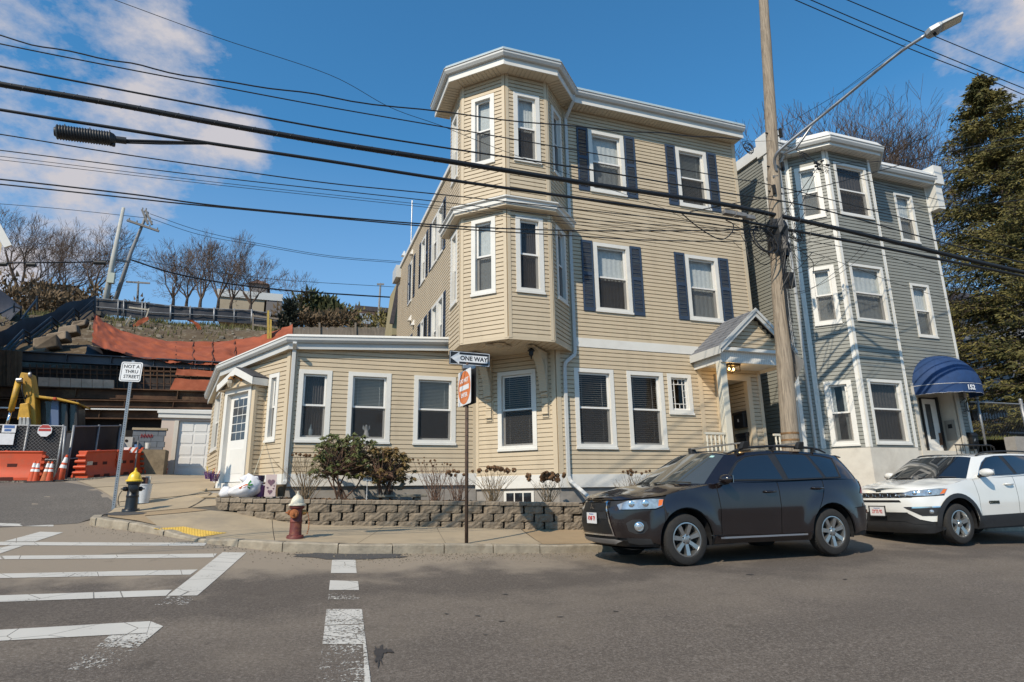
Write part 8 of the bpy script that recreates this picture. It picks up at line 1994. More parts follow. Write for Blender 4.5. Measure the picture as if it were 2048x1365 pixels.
for k, x in enumerate((352, 386, 425, 470)):
 mb = MB(); mb.tube([onY(x+2*sin(j*2.1+k), interp_net(x, j/8), 34.45+(29.75-34.45)*j/8) for j in range(9)], .03, 4); o = mb.build('net_seam', mat('net_seam_dark', (.13,.04,.02), .9), NET, fix=False)
sheet('orange_net', [(354, 738), (400, 741), (470, 744)], [(350, 750), (400, 753), (470, 756)], 29.45, 29.4, ONET, 'narrow strip of orange netting under the top steel beam', 'safety netting', 12, 3, .04)
sheet('orange_net', [(350, 757), (400, 760), (470, 764)], [(336, 787), (400, 790), (470, 793)], 29.4, 29.2, ONET, 'orange netting panel behind the garage roof', 'safety netting', 14, 5, .05, seed=4)
sheet('tarp', [(176, 690), (230, 703), (345, 722)], [(168, 715), (230, 720), (345, 729)], 30.9, 30.3, TARP, 'black tarp showing under the orange netting', 'tarp', 16, 4, .06, seed=6)
sheet('orange_net', [(262, 652), (280, 640), (296, 633)], [(270, 655), (285, 648), (298, 640)], 39, 39, ONET, 'scrap of orange netting by the leaning stakes', 'safety netting', 8, 3, .05)
sheet('orange_net', [(372, 640), (388, 648), (398, 668), (402, 682)], [(384, 640), (398, 648), (406, 666), (412, 682)], 38.5, 38.4, ONET, 'orange netting strip hanging down the bank', 'safety netting', 10, 3, .05)
for (x0, y0, x1, y1, lb) in ((289, 645, 298, 618, 'pale wooden stake leaning on the bank'), (250, 652, 262, 632, 'shorter grey stake left of the pale one')):
 mb = MB(); mb.beam(yb(x0, y0, 39.5), yb(x1, y1, 39.6), .10, .06); tag(mb.build('stake', mat('weathered_stake', (.40,.36,.29), .9, var=.2), loc=yb(x0, y0, 39.5)), lb, 'stake')
mb = MB(); mb.beam(yb(258, 615, 41), yb(296, 620, 41), .06, .09); tag(mb.build('timber_rail', _MC['weathered_stake'], loc=yb(258, 615, 41)), 'loose timber rail lying along the top of the bank', 'timber')
sf = thing('silt_fence', 'chain-link fence hung with black fabric along the top of the bank', 'fence', yb(340, 645, 44))
tp = [(188, 597), (236, 601), (290, 606), (341, 612), (428, 618), (500, 621), (540, 627), (566, 633)]; bt_ = [(188, 628), (236, 632), (290, 640), (341, 640), (428, 643), (500, 648), (540, 652), (566, 655)]
def interp(P, x):
 for (a, ya), (b, yb2) in zip(P, P[1:]):
  if a <= x <= b: return ya+(yb2-ya)*(x-a)/(b-a)
 return P[-1][1]
mb = MB(); n = 50
for i in range(n+1):
 x = 188+(566-188)*i/n
 for j in range(5): t = j/4; y = interp(tp, x)+1.2*abs(sin(i*.9))*(1-t)+(interp(bt_, x)-interp(tp, x))*t; p = onY(x, y, 44); p.y += .08*noise.noise(Vector((i*.5, j*.7, 3))); mb.v.append(p)
for i in range(n):
 for j in range(4): a = i*5+j; mb.f.append((a, a+1, a+6, a+5)); mb.m.append(0)
mb.build('fabric', TARP, sf, smooth=True, fix=False)
PST = mat('galvanised_post', (.26,.265,.27), .5, .5, var=.15)
for x in (191, 236, 247, 284, 290, 341, 380, 428, 468, 503, 540, 565):
 mb = MB(); w_ = .06 if x in (341, 428, 503) else .035; mb.tube([yb(x, interp(bt_, x)+3, 43.9), yb(x+.6, interp(tp, x)-2.5, 43.9)], w_, 8); mb.build('post', PST, sf, smooth=True)
mb = MB(); mb.tube([yb(x, interp(tp, x), 43.9) for x, _ in tp], .03, 5); mb.build('top_rail', PST, sf)
mb = MB(); mb.tube([yb(x, interp(tp, x)*.45+interp(bt_, x)*.55, 43.88) for x, _ in tp], .03, 5); mb.build('middle_rail', PST, sf)
YST = mat('yellow_stake', (.42,.30,.06), .8, var=.2)
for (x, y0, y1, lb) in ((536, 690, 622, 'taller yellow timber stake rising behind the wing eaves'), (541, 680, 640, 'shorter yellow timber stake beside the tall one')): mb = MB(); a, b = yb(x, y0, 34), yb(x+.5, y1, 34); mb.beam(a, b, .14, .10); tag(mb.build('stake', YST, loc=a), lb, 'stake')
wf = thing('rail_fence', 'low weathered post-and-rail fence on top of the bank', 'fence', yb(506, 655, 42)); WG = mat('grey_fence_wood', (.20,.165,.13), .9, var=.3, scale=2.5, stretch=(4,4,.6))
for x in (506, 535, 566): mb = MB(); mb.beam(yb(x, 662, 42), yb(x, 628, 42), .12, .1); mb.build('post', WG, wf)
for y in (632, 650): mb = MB(); mb.beam(yb(506, y, 41.95), yb(568, y+8, 41.95), .05, .12); mb.build('rail', WG, wf)
pk = thing('picket_fence', 'weathered stockade fence behind the wing roof', 'fence', yb(690, 668, 38))
for k in range(118):
 x = 582+k*1.84; t = (k % 9)/8; y = 655.5-2.2*abs(2*t-1)+1.2*(x-582)/215+rnd.uniform(-.4,.4)
 a = yb(x, 675, 38); b = yb(x, y, 38); mb = MB(); w_ = .030; mb.hexa([(a.x-w_,38,a.z),(a.x+w_,38,a.z),(a.x+w_,38.03,a.z),(a.x-w_,38.03,a.z),(b.x-w_*.7,38,b.z),(b.x+w_*.7,38,b.z),(b.x+w_*.7,38.03,b.z),(b.x-w_*.7,38.03,b.z)]); mb.build('picket', WG, pk, fix=False)
for x in (581, 639, 711, 782): mb = MB(); mb.beam(yb(x, 675, 37.95), yb(x, 646, 37.95), .12, .1); mb.build('post', WG, pk)
mb = MB(); mb.beam(yb(582, 662, 38.06), yb(797, 664, 38.06), .04, .12); mb.build('rail', WG, pk)
stair = thing('hillside_stairs', 'concrete stairs with stepped black railings climbing the bank at far left', 'stairs', yb(60, 690, 33))
CS = mat('stair_concrete', (.095,.078,.062), .95, var=.3, scale=2, bump=.5, bscale=15)
for k in range(22):
 t = k/21; a = yb(-25+t*205, 708-t*95, 32.5+t*8); mb = MB(); mb.box(a.x-.55, a.x+.5, a.y+.3, a.y+1.6, a.z-.42, a.z-.16); mb.build('step', CS, stair)
mb = MB(); n = 40
for i in range(n+1):
 t = i/n; x = -20+t*212; yt = 668-t*80+5*sin(t*15)*.7+2*noise.noise(Vector((t*9, 0, 1))); ybm = 705-t*88
 for j in range(5): p = onY(x, yt+(ybm-yt)*j/4, 32+t*8); p.y += .12*noise.noise(Vector((i*.4, j, 7))); mb.v.append(p)
for i in range(n):
 for j in range(4): a = i*5+j; mb.f.append((a, a+1, a+6, a+5)); mb.m.append(0)
mb.build('fabric', TARP, stair, smooth=True, fix=False)
BRL = mat('black_rail_paint', (.012,.012,.014), .4)
for k, seg in enumerate((((5, 702), (47, 660), (60, 668), (60, 690)), ((60, 668), (103, 634), (117, 646), (117, 668)), ((117, 646), (148, 617), (158, 626), (158, 648)), ((158, 626), (188, 600), (190, 620)))):
 for dy in (0, 10, 20): mb = MB(); mb.tube([onY(x, y+dy, 31.5+(x/190)*8) for x, y in seg[:3]], .045, 5); mb.build('railing', BRL, stair)
 for x, y in seg[:3]: mb = MB(); Yq = 31.5+(x/190)*8; mb.tube([onY(x, y-1, Yq), onY(x, y+26, Yq)], .045, 5); mb.build('railing_post', BRL, stair)
for k, (xa, ya, xb, yb__) in enumerate(((0, 628, 28, 613), (28, 613, 42, 618), (42, 640, 74, 598), (0, 648, 26, 640))): mb = MB(); mb.tube([onY(xa, ya, 36), onY(xb, yb__, 38)], .05, 5); mb.tube([onY(xb, yb__-6, 38), onY(xb, yb__+22, 38)], .05, 5); mb.build('railing', BRL, stair)
for k, (x, y, s_) in enumerate(((70, 712, 1.6), (95, 690, 1.9), (118, 676, 1.7), (140, 663, 1.5), (160, 650, 1.2), (60, 735, 1.2), (96, 716, .8))):
 c = onY(x, y, 31.2+x/60); r = random.Random(k+50); mb = MB(); mb.hexa([c+Vector((sx*s_*r.uniform(.18,.30), sy*s_*.22*r.uniform(.7,1.2), sz*s_*r.uniform(.10,.17)+.07*s_*sx)) for sz in (-1, 1) for sx, sy in ((-1,-1),(1,-1),(1,1),(-1,1))]); tag(mb.build('concrete_chunk', mat('broken_concrete', (.21,.165,.12), .95, var=.4, scale=1.5, bump=.7, bscale=8), loc=c, bevel=.06), ['broken concrete slab lowest on the bank below the stairs','large broken slab next up the bank','third broken slab up the bank','fourth broken slab up the bank','topmost broken slab under the stairs','concrete lump behind the timber lagging','small concrete post below the slabs'][k], 'concrete rubble')
sheet('tarp', [(-30, 560), (10, 588), (46, 616)], [(-30, 650), (0, 655), (40, 622)], 40, 37, mat('grey_tarp', (.035,.036,.045), .7, var=.3), 'dark grey tarp on the slope at the left edge', 'tarp', 10, 6, .1)
# street-level fence, barriers, cones, garage
def chain_fence(P0, P1, H, fabric_label, name, posts, lean=0, wires=True):
 a, b = Vector(P0), Vector(P1); t = thing(name, fabric_label, 'fence', a); d = b-a; L = d.length; n = max(8, int(L/.2)); mb = MB(); dn = d.normalized(); nn = Vector((dn.y, -dn.x, 0))
 for i in range(n+1):
  for j in range(7):
   p = a+d*i/n+Vector((0,0,H*j/6)); p += nn*(-.03+.045*noise.noise(Vector((i*.33, j*.9, 5)))); mb.v.append(p)
 for i in range(n):
  for j in range(6): k = i*7+j; mb.f.append((k, k+7, k+8, k+1)); mb.m.append(0)
 mb.build('fabric', mat('black_privacy_fabric', (.020,.017,.019), .8, var=.3, scale=1.5, bump=.4, bscale=9), t, smooth=True, fix=False)
 mb = MB(); mb.tube([a+Vector((0,0,H)), b+Vector((0,0,H))], .024, 6); mb.tube([a+Vector((0,0,H*.48)), b+Vector((0,0,H*.48))], .022, 6); mb.build('rail', PST, t)
 for k in range(posts+1): p = a+d*k/posts; mb = MB(); mb.tube([p, p+Vector((0,0,H+.04))], .034, 8); mb.build('post', PST, t, smooth=True)
 if wires:
  mb = MB(); s = -H
  while s < L:
   for sg in (1, -1):
    p0 = s if sg == 1 else s; lo = max(0, s); hi = min(L, s+H)
    if hi > lo:
     z0, z1 = (lo-s, hi-s) if sg == 1 else (H-(lo-s), H-(hi-s)); mb.beam(a+dn*lo+nn*.03+Vector((0,0,z0)), a+dn*hi+nn*.03+Vector((0,0,z1)), .006, .006)
   s += .095
  mb.build('chain_link', mat('dull_wire', (.22,.21,.20), .5, .5), t, kind='stuff', fix=False)
 return t
fA0 = onY(-90, 850, 21.5); fA1 = onY(127, 853, 21.5); fB1 = onY(241, 852, 25.2); Hf = 1.85
chain_fence((fA0.x, 21.5, fA1.z-Hf), (fA1.x, 21.5, fA1.z-Hf), Hf, 'chain-link fence with black fabric behind the left barrier and cones', 'chain_link_fence', 3)
chain_fence((fA1.x+.12, 22.0, fA1.z-Hf+.05), (fB1.x, 25.2, fB1.z-Hf), Hf, 'second chain-link panel with black fabric behind the long barrier', 'chain_link_fence', 2, wires=False)
mb = MB(); mb.tube([onY(121, 960, 21.3), onY(131, 853, 21.35)], .03, 8); tag(mb.build('fence_pole', PST, smooth=True, loc=onY(121, 960, 21.3)), 'loose leaning fence pole at the joint of the two panels', 'pole')
sgs = [((6, 849.5), (31, 866), 'blue and white notice fixed high on the fence', SW, 1), ((-14, 867), (26, 890), 'blank white board fixed on the fence', SW, 0)]
for (a, b, lb, mt, k) in sgs:
 p, q = onY(*a, 21.42), onY(*b, 21.42); mb = MB(); mb.box(p.x, q.x, 21.41, 21.43, q.z, p.z); o = tag(mb.build('fence_sign', mt, loc=p), lb, 'sign')
 if k: mb = MB(); mb.box(p.x+.04, q.x-.04, 21.405, 21.4099, p.z-.10, p.z-.02); mb.box(p.x+.06, p.x+.22, 21.405, 21.4099, q.z+.04, q.z+.10); mb.build('print', mat('notice_blue', (.06,.13,.32), .5), o)
c = onY(89.5, 861.5, 21.40); mb = MB(); R_ = .185; pts = [c+Vector((R_*cos(pi/8+pi/4*k), 0, R_*sin(pi/8+pi/4*k))) for k in range(8)]; mb.prism(pts, (0, .006, 0)); o = tag(mb.build('octagon_sign', SW, loc=c), 'small octagonal sign with a red head on the fence', 'sign')
mb = MB(); mb.prism([c+Vector((x*R_, -.003, z*R_)) for x, z in ((-.85,.38),(.85,.38),(.4,.85),(-.4,.85))], (0,.002,0)); mb.box(c.x-.15, c.x+.15, c.y-.003, c.y-.001, c.z-.02, c.z+.05); mb.build('print', mat('notice_red', (.38,.04,.03), .5), o)
def barrier(p, q, h, label, group=None):
 a, b = Vector(p), Vector(q); t = thing('traffic_barrier', label, 'barrier', a, group); d = (b-a); L = d.length; dn = d.normalized(); n = Vector((dn.y, -dn.x, 0)); up = Vector((0,0,1)); mb = MB()
 prof = [(-.27, .02), (-.27, .12), (-.17, .28), (-.135, .50), (-.125, .92), (-.15, .95), (-.15, .985), (-.12, 1.0)]
 K = 14; rows = []
 for i in range(K+1):
  s = L*i/K; e = min(s, L-s)/.10; inset = .0
  rows.append([a+dn*s+n*(-w*.9)+up*(z*h) for w, z in prof]+[a+dn*s+n*(w*.9)+up*(z*h) for w, z in prof[::-1]])
 m_ = len(rows[0])
 for r in rows: mb.v += r
 for i in range(K):
  for j in range(m_-1): k = i*m_+j; mb.f.append((k, k+m_, k+m_+1, k+1)); mb.m.append(0)
 for i in (0, K): mb.f.append(tuple(i*m_+j for j in range(m_))); mb.m.append(0)
 body = mb.build('body', M['orange'], t, auto=35); bv = body.modifiers.new('bevel', 'BEVEL'); bv.width = .02; bv.segments = 2; bv.limit_method = 'ANGLE'
 for s in (0, L):
  for k in range(4):
   z = h*(.22+.20*k); w = .19-.02*k; c = a+dn*s+up*z; sg = -1 if s == 0 else 1; mb = MB(); mb.tube([c-n*w, c+n*w], h*.055, 8); mb.v = [v+dn*sg*.035 for v in mb.v]; mb.build('end_finger', M['orange'], t, smooth=False)
 for f in (.3, .62):
  c = a+dn*L*f+up*h*.5; mb = MB(); o_ = n*.128; mb.hexa([c+dn*x+n*y+up*z for x, y, z in ((-.11,.10,-.05),(.11,.10,-.05),(.11,.127,-.05),(-.11,.127,-.05),(-.11,.10,.06),(.11,.10,.06),(.11,.127,.06),(-.11,.127,.06))]); mb.build('lift_slot', mat('dark_slot', (.07,.012,.006), .9), t)
  mb = MB(); c2 = a+dn*L*(f-.02)+up*.03; mb.hexa([c2+dn*x+n*y+up*z for x, y, z in ((-.16,.2,-.03),(.16,.2,-.03),(.16,.25,-.03),(-.16,.25,-.03),(-.14,.2,.07),(.14,.2,.07),(.14,.245,.07),(-.14,.245,.07))]); mb.build('fork_slot', mat('dark_slot', (.07,.012,.006), .9), t)
 c = a+dn*L*.12+up*h*.55+n*.125; mb = MB(); mb.hexa([c+dn*x+n*y+up*z for x, y, z in ((-.13,.0,-.06),(.13,.0,-.06),(.13,.012,-.06),(-.13,.012,-.06),(-.13,.0,.05),(.13,.0,.05),(.13,.012,.05),(-.13,.012,.05))]); mb.build('maker_label', mat('dirty_label', (.55,.50,.42), .6, var=.25, scale=22), t)
 mb = MB(); c = a+dn*L*.5+up*h; mb.lathe([(.05, 0), (.05, .02), (.001, .02)], 12, c); mb.build('filler_cap', M['orange'], t)
 return t
def G_(x, y, Y): p = onY(x, y, Y); return Vector((p.x, p.y, gz(p.x, p.y)))
GB_ = 'orange water-filled barriers round the building site'
e0, e1 = G_(-75, 964, 20.7), G_(80, 962, 20.7); barrier(e0, e1, .80, 'orange traffic barrier at the left edge, behind the cones', GB_)
e2 = G_(158, 957, 21.5); e3 = G_(222, 951, 23); e4 = G_(270, 945, 24.3); barrier(e2, e3-(e3-e2).normalized()*.05, .80, 'dusty orange traffic barrier between the cones and the sign post', GB_); barrier(e3, e4, .80, 'orange traffic barrier meeting the right-hand one at the corner', GB_)
e5 = G_(278, 945, 24.4); e6 = G_(322, 948, 25.3); barrier(e5, e6, .80, 'bright orange traffic barrier beside the garage wall', GB_)
def cone_proto(base, h, lean, label, dirty=False):
 t = thing('traffic_cone', label, 'traffic cone', base, 'orange traffic cones by the barriers'); B = Vector(base); ax = Vector((lean, 0, 1)).normalized(); C_ = M['orange'] if not dirty else mat('dusty_orange_rubber', (.42,.12,.045), .8, var=.3, scale=9)
 k = h/.71; mb = MB(); mb.hexa([B+Vector((x*k, y*k, z*k)) for x, y, z in ((-.19,-.19,0),(.19,-.19,0),(.19,.19,0),(-.19,.19,0),(-.17,-.17,.035),(.17,-.17,.035),(.17,.17,.035),(-.17,.17,.035))]); mb.build('base', mat('black_cone_base', (.02,.018,.017), .8, var=.2), t, bevel=.01)
 prof = lambda f: (.135-.108*f)*k
 def ringp(z0, z1, e=0): return [((prof(z0)+e), z0*h), (prof(z1)+e, z1*h)]
 mb = MB(); mb.lathe([(prof(.04), .04*h), (prof(.5), .5*h), (prof(1.0), 1.0*h), (prof(1.0)*.6, 1.0*h)], 20, B, ax=ax); mb.build('cone', C_, t, smooth=True)
 for z0, z1 in ((.50, .62), (.70, .90)): mb = MB(); mb.lathe(ringp(z0, z1, .002), 20, B, ax=ax); mb.build('reflective_band', M['refl'], t, smooth=True)
for (x, y, hpx, lean, lb, dr) in ((70, 962, 41, .02, 'cone half hidden behind the leftmost one', False), (63, 964, 42, .0, 'leftmost traffic cone in front of the barrier', False), (97, 963, 40, .03, 'cone close behind the dusty one', False), (88, 966, 41, .06, 'dusty traffic cone, second from left', True), (116, 966, 53, .16, 'rightmost traffic cone, leaning to the right', False)):
 b = G_(x, y, 20.1 if x < 110 else 20.3); dd = (b-Vector((0,0,EYE))).dot(FW); cone_proto(b, hpx*dd/FPX*1.0, lean, lb, dr)
def gravel():
 rnd = random.Random(77); mb = MB()
 for k in range(1800):
  f = rnd.random(); p = G_(-20, 967, 20.2).lerp(G_(200, 955, 21), f)+Vector((0, rnd.uniform(-.2, 1.2), 0)); z = gz(p.x, p.y); r = rnd.uniform(.015, .05); a = rnd.uniform(0, 6)
  mb.hexa([(p.x+r*cos(a+q), p.y+r*sin(a+q), z-.01) for q in (0,1.6,3.1,4.7)]+[(p.x+.6*r*cos(a+q), p.y+.6*r*sin(a+q), z+r*.7) for q in (0,1.6,3.1,4.7)])
 tag(mb.build('gravel', mat('grey_gravel', (.17,.15,.12), .95, var=.4, scale=8), kind='stuff', fix=False), 'loose gravel under the fence beside the cones', 'gravel')
gravel()
gar = thing('garage', 'small flat-roofed garage with a white panelled door', 'garage', (-3.2, 26, 2.4)); ga = onY(325, 830, 26).x; gbx = onY(438, 830, 26).x; gtz = onY(380, 822, 26).z
PK2 = mat('pinkish_render', (.56,.46,.39), .9, var=.06, scale=1.5, dirt=(.40,.31,.25), dirt_amt=.4, dscale=1.5)
d0 = onY(354, 900, 26).x; dz0 = 2.3; dz1 = onY(390, 845, 26).z
mb = MB(); mb.box(ga, d0-.18, 26, 31, 2.0, gtz-.28); mb.box(d0-.18, gbx+1.5, 26.001, 31, dz1+.05, gtz-.28); mb.build('wall', PK2, gar)
mb = MB(); mb.box(d0-.18, gbx+1.4, 26.15, 26.20, 2.2, dz1+.05); mb.build('door_reveal', M['stucco'], gar)
mb = MB(); mb.box(d0-.18, d0-.04, 25.98, 26.14, 2.1, dz1+.049); mb.build('door_jamb', M['stucco'], gar)
dr_ = thing  # door of separate panels
mb = MB(); mb.box(d0-.03, gbx+1.3, 26.09, 26.13, 2.25, dz1+.04); gd_ = mb.build('garage_door', M['whitev'], gar)
for r_ in range(5):
 for c_i in range(5):
  x0 = d0+.06+c_i*.46; z0 = dz0+.09+r_*(dz1-dz0)/5; mb = MB(); mb.box(x0, x0+.40, 26.075, 26.0899, z0, z0+(dz1-dz0)/5-.10); mb.build('door_panel', M['whitev'], gd_, bevel=.01)
mb = MB(); mb.box(ga-.12, gbx+1.6, 25.92, 31.2, gtz-.28, gtz-.12); mb.box(ga-.16, gbx+1.6, 25.88, 31.2, gtz-.119, gtz); mb.build('roof', M['white'], gar)
bw = thing('block_wall', 'grey painted block wall with red graffiti beside the garage', 'wall', (-4.5, 25, 2.4)); wx0, wx1 = onY(264, 880, 25).x, onY(330, 880, 25).x; wz1 = onY(290, 859, 25).z
GBK = mat('blue_grey_block_paint', (.125,.14,.16), .85, var=.12, scale=3)
zz = wz1-.03; r_ = 0
while zz > 2.3:
 x = wx0-(.2 if r_ % 2 else 0)
 while x < wx1:
  a = max(x, wx0); b = min(x+.39, wx1)
  if b-a > .05: mb = MB(); mb.box(a, b-.008, 25, 25.15, zz-.19, zz); mb.build('block', GBK, bw, fix=False)
  x += .395
 zz -= .198; r_ += 1
mb = MB(); mb.box(wx0-.03, wx1+.03, 24.96, 25.2, wz1-.028, wz1+.05); mb.build('cap', CONC, bw)
gp_ = onY(292, 872, 24.99); mb = MB(); rr = random.Random(6)
for k in range(4): x = gp_.x-.16+k*.10; mb.tube([(x, 24.99, gp_.z-.07), (x+.02, 24.985, gp_.z+.06), (x+.07, 24.99, gp_.z+.02), (x+.05, 24.985, gp_.z-.05)], .012, 4)
mb.build('graffiti', mat('faded_red_spray', (.32,.05,.05), .8), bw)
a = onY(240, 874, 24.6); b = onY(262, 905, 24.6); mb = MB(); mb.box(a.x, b.x, 24.6, 24.9, 2.2, a.z); o = tag(mb.build('concrete_post', mat('pale_grey_concrete', (.42,.41,.38), .9, var=.15, scale=4), loc=a), 'stub of concrete wall with a round hole behind the barrier', 'concrete block')
c = onY(253, 882, 24.59); mb = MB(); mb.lathe([(.001, .0), (.05, .0)], 12, c, ax=(0,-1,0)); mb.build('hole', VOID, o)
bc = thing('barricade', 'orange and white striped barricade board behind the barriers', 'barricade', onY(260, 905, 23.6)); a = onY(248, 895, 23.6); b = onY(273, 906, 23.6)
mb = MB(); mb.box(a.x, b.x, 23.6, 23.62, b.z, a.z); mb.build('board', M['refl'], bc)
for k in range(3): x = a.x+.08+k*.17; mb = MB(); mb.prism([(x, 23.597, b.z), (x+.07, 23.597, b.z), (x+.16, 23.597, a.z), (x+.09, 23.597, a.z)], (0, .002, 0)); mb.build('stripe', M['orange'], bc)
mb = MB(); mb.tube([(b.x, 23.65, 2.2), (b.x, 23.65, b.z+.4)], .025, 6); mb.build('upright', PST, bc)
for (x, y, col, r, h, lb) in ((295, 893, (.62,.60,.55), .09, .20, 'white tub on the ledge before the grey block wall'), (274, 894, (.10,.20,.40), .10, .16, 'blue jug on the ledge before the grey block wall')):
 c = onY(x, y+5, 24.7); mb = MB(); mb.lathe([(.001,0),(r*.8,0),(r,h),(r*.9,h),(.001,h*.96)], 14, c); tag(mb.build('tub', mat('tub_%d' % x, col, .5), auto=40, loc=c), lb, 'tub')
mb = MB(); a = onY(262, 898, 24.3); b = onY(330, 912, 24.3); mb.box(a.x, b.x, 24.3, 24.98, 2.2, a.z-.02); tag(mb.build('ledge', mat('earth_ledge', (.20,.155,.10), .95, var=.3, scale=5), loc=a), 'earth-coloured ledge at the foot of the grey block wall', 'ledge')
EY = mat('worn_machine_yellow', (.48,.27,.025), .55, var=.2, scale=3, dirt=(.16,.10,.05), dirt_amt=.5, dscale=4)
xc = thing('excavator', 'yellow excavator with folded arm and glazed cab behind the fence', 'excavator', onY(60, 860, 24)); Ye = 24.0
E_p = lambda x, y, dy=0: onY(x, y, Ye+dy)
def plate_px(pts, y0, y1, nm, mt, par=xc, bev=.02):
 P = [onY(x, y, Ye+y0) for x, y in pts]; mb = MB(); mb.prism(P, (0, y1-y0, 0)); return mb.build(nm, mt, par, bevel=bev)
stick = plate_px([(42, 745), (61, 747), (63, 756), (70, 800), (72, 856), (50, 856), (51, 812), (45, 790), (36, 762)], 0, .5, 'arm', EY)
plate_px([(62, 748), (64, 775), (62, 790), (50, 795), (46, 770), (48, 748)], -.03, -.005, 'arm_plate', mat('dark_machine_yellow', (.36,.19,.02), .6, var=.2), stick)  # side plate in a darker yellow than the arm
mb = MB(); mb.tube([E_p(37, 762, -.12), E_p(22, 822, -.12)], .085, 12); mb.build('ram', EY, stick, smooth=True)
mb = MB(); mb.tube([E_p(22, 822, -.12), E_p(12, 858, -.12)], .045, 10); mb.build('ram_rod', M['chrome'], stick, smooth=True)
mb = MB(); mb.tube([E_p(33, 761, -.2), E_p(44, 760, -.2)], .07, 10); mb.tube([E_p(58, 750, -.05), E_p(62, 750, -.05)], .09, 10); mb.build('pin', M['steel'], stick)
mb = MB(); mb.tube(crom([E_p(45, 757, -.1), E_p(44, 780, -.18), E_p(50, 798, -.1), E_p(54, 790, -.08)], 6), .02, 6); mb.build('hose', M['wire'], stick, smooth=True)
plate_px([(40, 808), (56, 806), (60, 838), (34, 840)], -.15, .25, 'bucket', mat('bright_bucket_yellow', (.55,.30,.03), .5, var=.2), stick)
for k in range(3): plate_px([(38+k*7.5, 835), (43+k*7.5, 835), (44+k*7.5, 856), (36+k*7.5, 856)], -.22, -.06, 'bucket_tooth', mat('pale_worn_steel', (.40,.38,.35), .5, .5, var=.2), stick, .01)
plate_px([(66, 790), (100, 794), (118, 796), (158, 806), (158, 809), (118, 801), (66, 795)], .1, 1.5, 'cab_roof', EY)
cabm = MB(); plate_px([(72, 797), (156, 808), (156, 862), (66, 862)], .55, 1.4, 'cab', mat('cab_dark_interior', (.05,.052,.045), .4, var=.6, scale=2.5))
for (x0, x1, mt) in ((101, 117, mat('blue_grey_pillar', (.10,.14,.24), .4)), (131, 135, CPL), (150, 154, CPL), (71, 74, CPL)): plate_px([(x0+3, 800), (x1, 801), (x1, 862), (x0-4, 862)], .35, .54, 'cab_pillar', mt, bev=0)
mb = MB(); P = [onY(x, y, Ye+.5) for x, y in ((73, 798), (153, 807), (153, 862), (68, 862))]; mb.quad(*P); mb.build('cab_glass', GLASS, xc, fix=False)
plate_px([(105, 795), (112, 795), (112, 800), (105, 800)], -.05, .08, 'beacon', M['orange'])
# trees, far houses, poles
def grow(mb, p, d, L, r, depth, rnd, up=.12, minr=.006, split=(2, 3), ang=.5, bend=.12, tips=None, thin=.66):
 n = 3; pts = [p]; q = p; dd = d
 for i in range(n):
  dd = (dd+Vector((rnd.gauss(0, bend), rnd.gauss(0, bend), rnd.gauss(0, bend)+up*.3))).normalized(); q = q+dd*L/n; pts.append(q)
 r1 = r*thin; mb.tube(pts, [r+(r1-r)*i/n for i in range(n+1)], 8 if r > .06 else (4 if r > .02 else 3), cap=False)
 if depth == 0:
  if tips is not None: tips.append(q)
  return
 k = rnd.randint(*split)
 for i in range(k):
  a = rnd.uniform(0, 2*pi); o = dd.orthogonal().normalized(); w = dd.cross(o); s = rnd.uniform(.5, 1.25)*ang
  nd = (dd*cos(s)+(o*cos(a)+w*sin(a))*sin(s)+Vector((0,0,up))).normalized(); grow(mb, q, nd, L*rnd.uniform(.68, .90), max(minr, r1*rnd.uniform(.6, .85)), depth-1, rnd, up, minr, split, ang, bend, tips, thin)
 if depth >= 2:   # side shoots
  for i in range(2):
   t = rnd.choice(pts[1:]); a = rnd.uniform(0, 2*pi); o = dd.orthogonal().normalized(); w = dd.cross(o); nd = (dd*.5+(o*cos(a)+w*sin(a))*.9+Vector((0,0,up))).normalized(); grow(mb, t, nd, L*.55, max(minr, r1*.4), depth-2, rnd, up, minr, split, ang, bend, tips, thin)
def bare_tree(base, H, label, seed, depth=6, spread=.5, lean=0, trunk=.22, group=None, minr=.012, tfrac=.30, up=.10, limbs=4):
 rnd = random.Random(seed); B = Vector(base); t = thing('bare_tree', label, 'tree', B, group); mb = MB(); q = B+Vector((lean*H*tfrac, 0, H*tfrac)); mb.tube(crom([B-Vector((0,0,.3)), B.lerp(q, .5)+Vector((rnd.gauss(0,.05)*H*.1, 0, 0)), q], 4), [trunk*(1.15-.06*i) for i in range(9)], 9)
 mb.build('trunk', M['bark'], t, smooth=True); mb = MB()
 for k in range(limbs):
  a = 2*pi*k/limbs+rnd.uniform(-.5, .5); d = Vector((cos(a)*spread, sin(a)*spread, 1)).normalized(); grow(mb, q-Vector((0,0,rnd.uniform(0,.25)*H*tfrac)), d, H*.235, trunk*.52, depth-1, rnd, up=up, minr=minr, ang=spread)
 zm = max(v.z for v in mb.v); k = (B.z+H-q.z)/(zm-q.z); k2 = min(1.0, k*1.15)
 for v in mb.v: v.z = q.z+(v.z-q.z)*k; v.x = q.x+(v.x-q.x)*k2; v.y = q.y+(v.y-q.y)*k2
 mb.build('crown', M['twig'], t, fix=False); return t
def at(x, y, Y): return onY(x, y, Y)
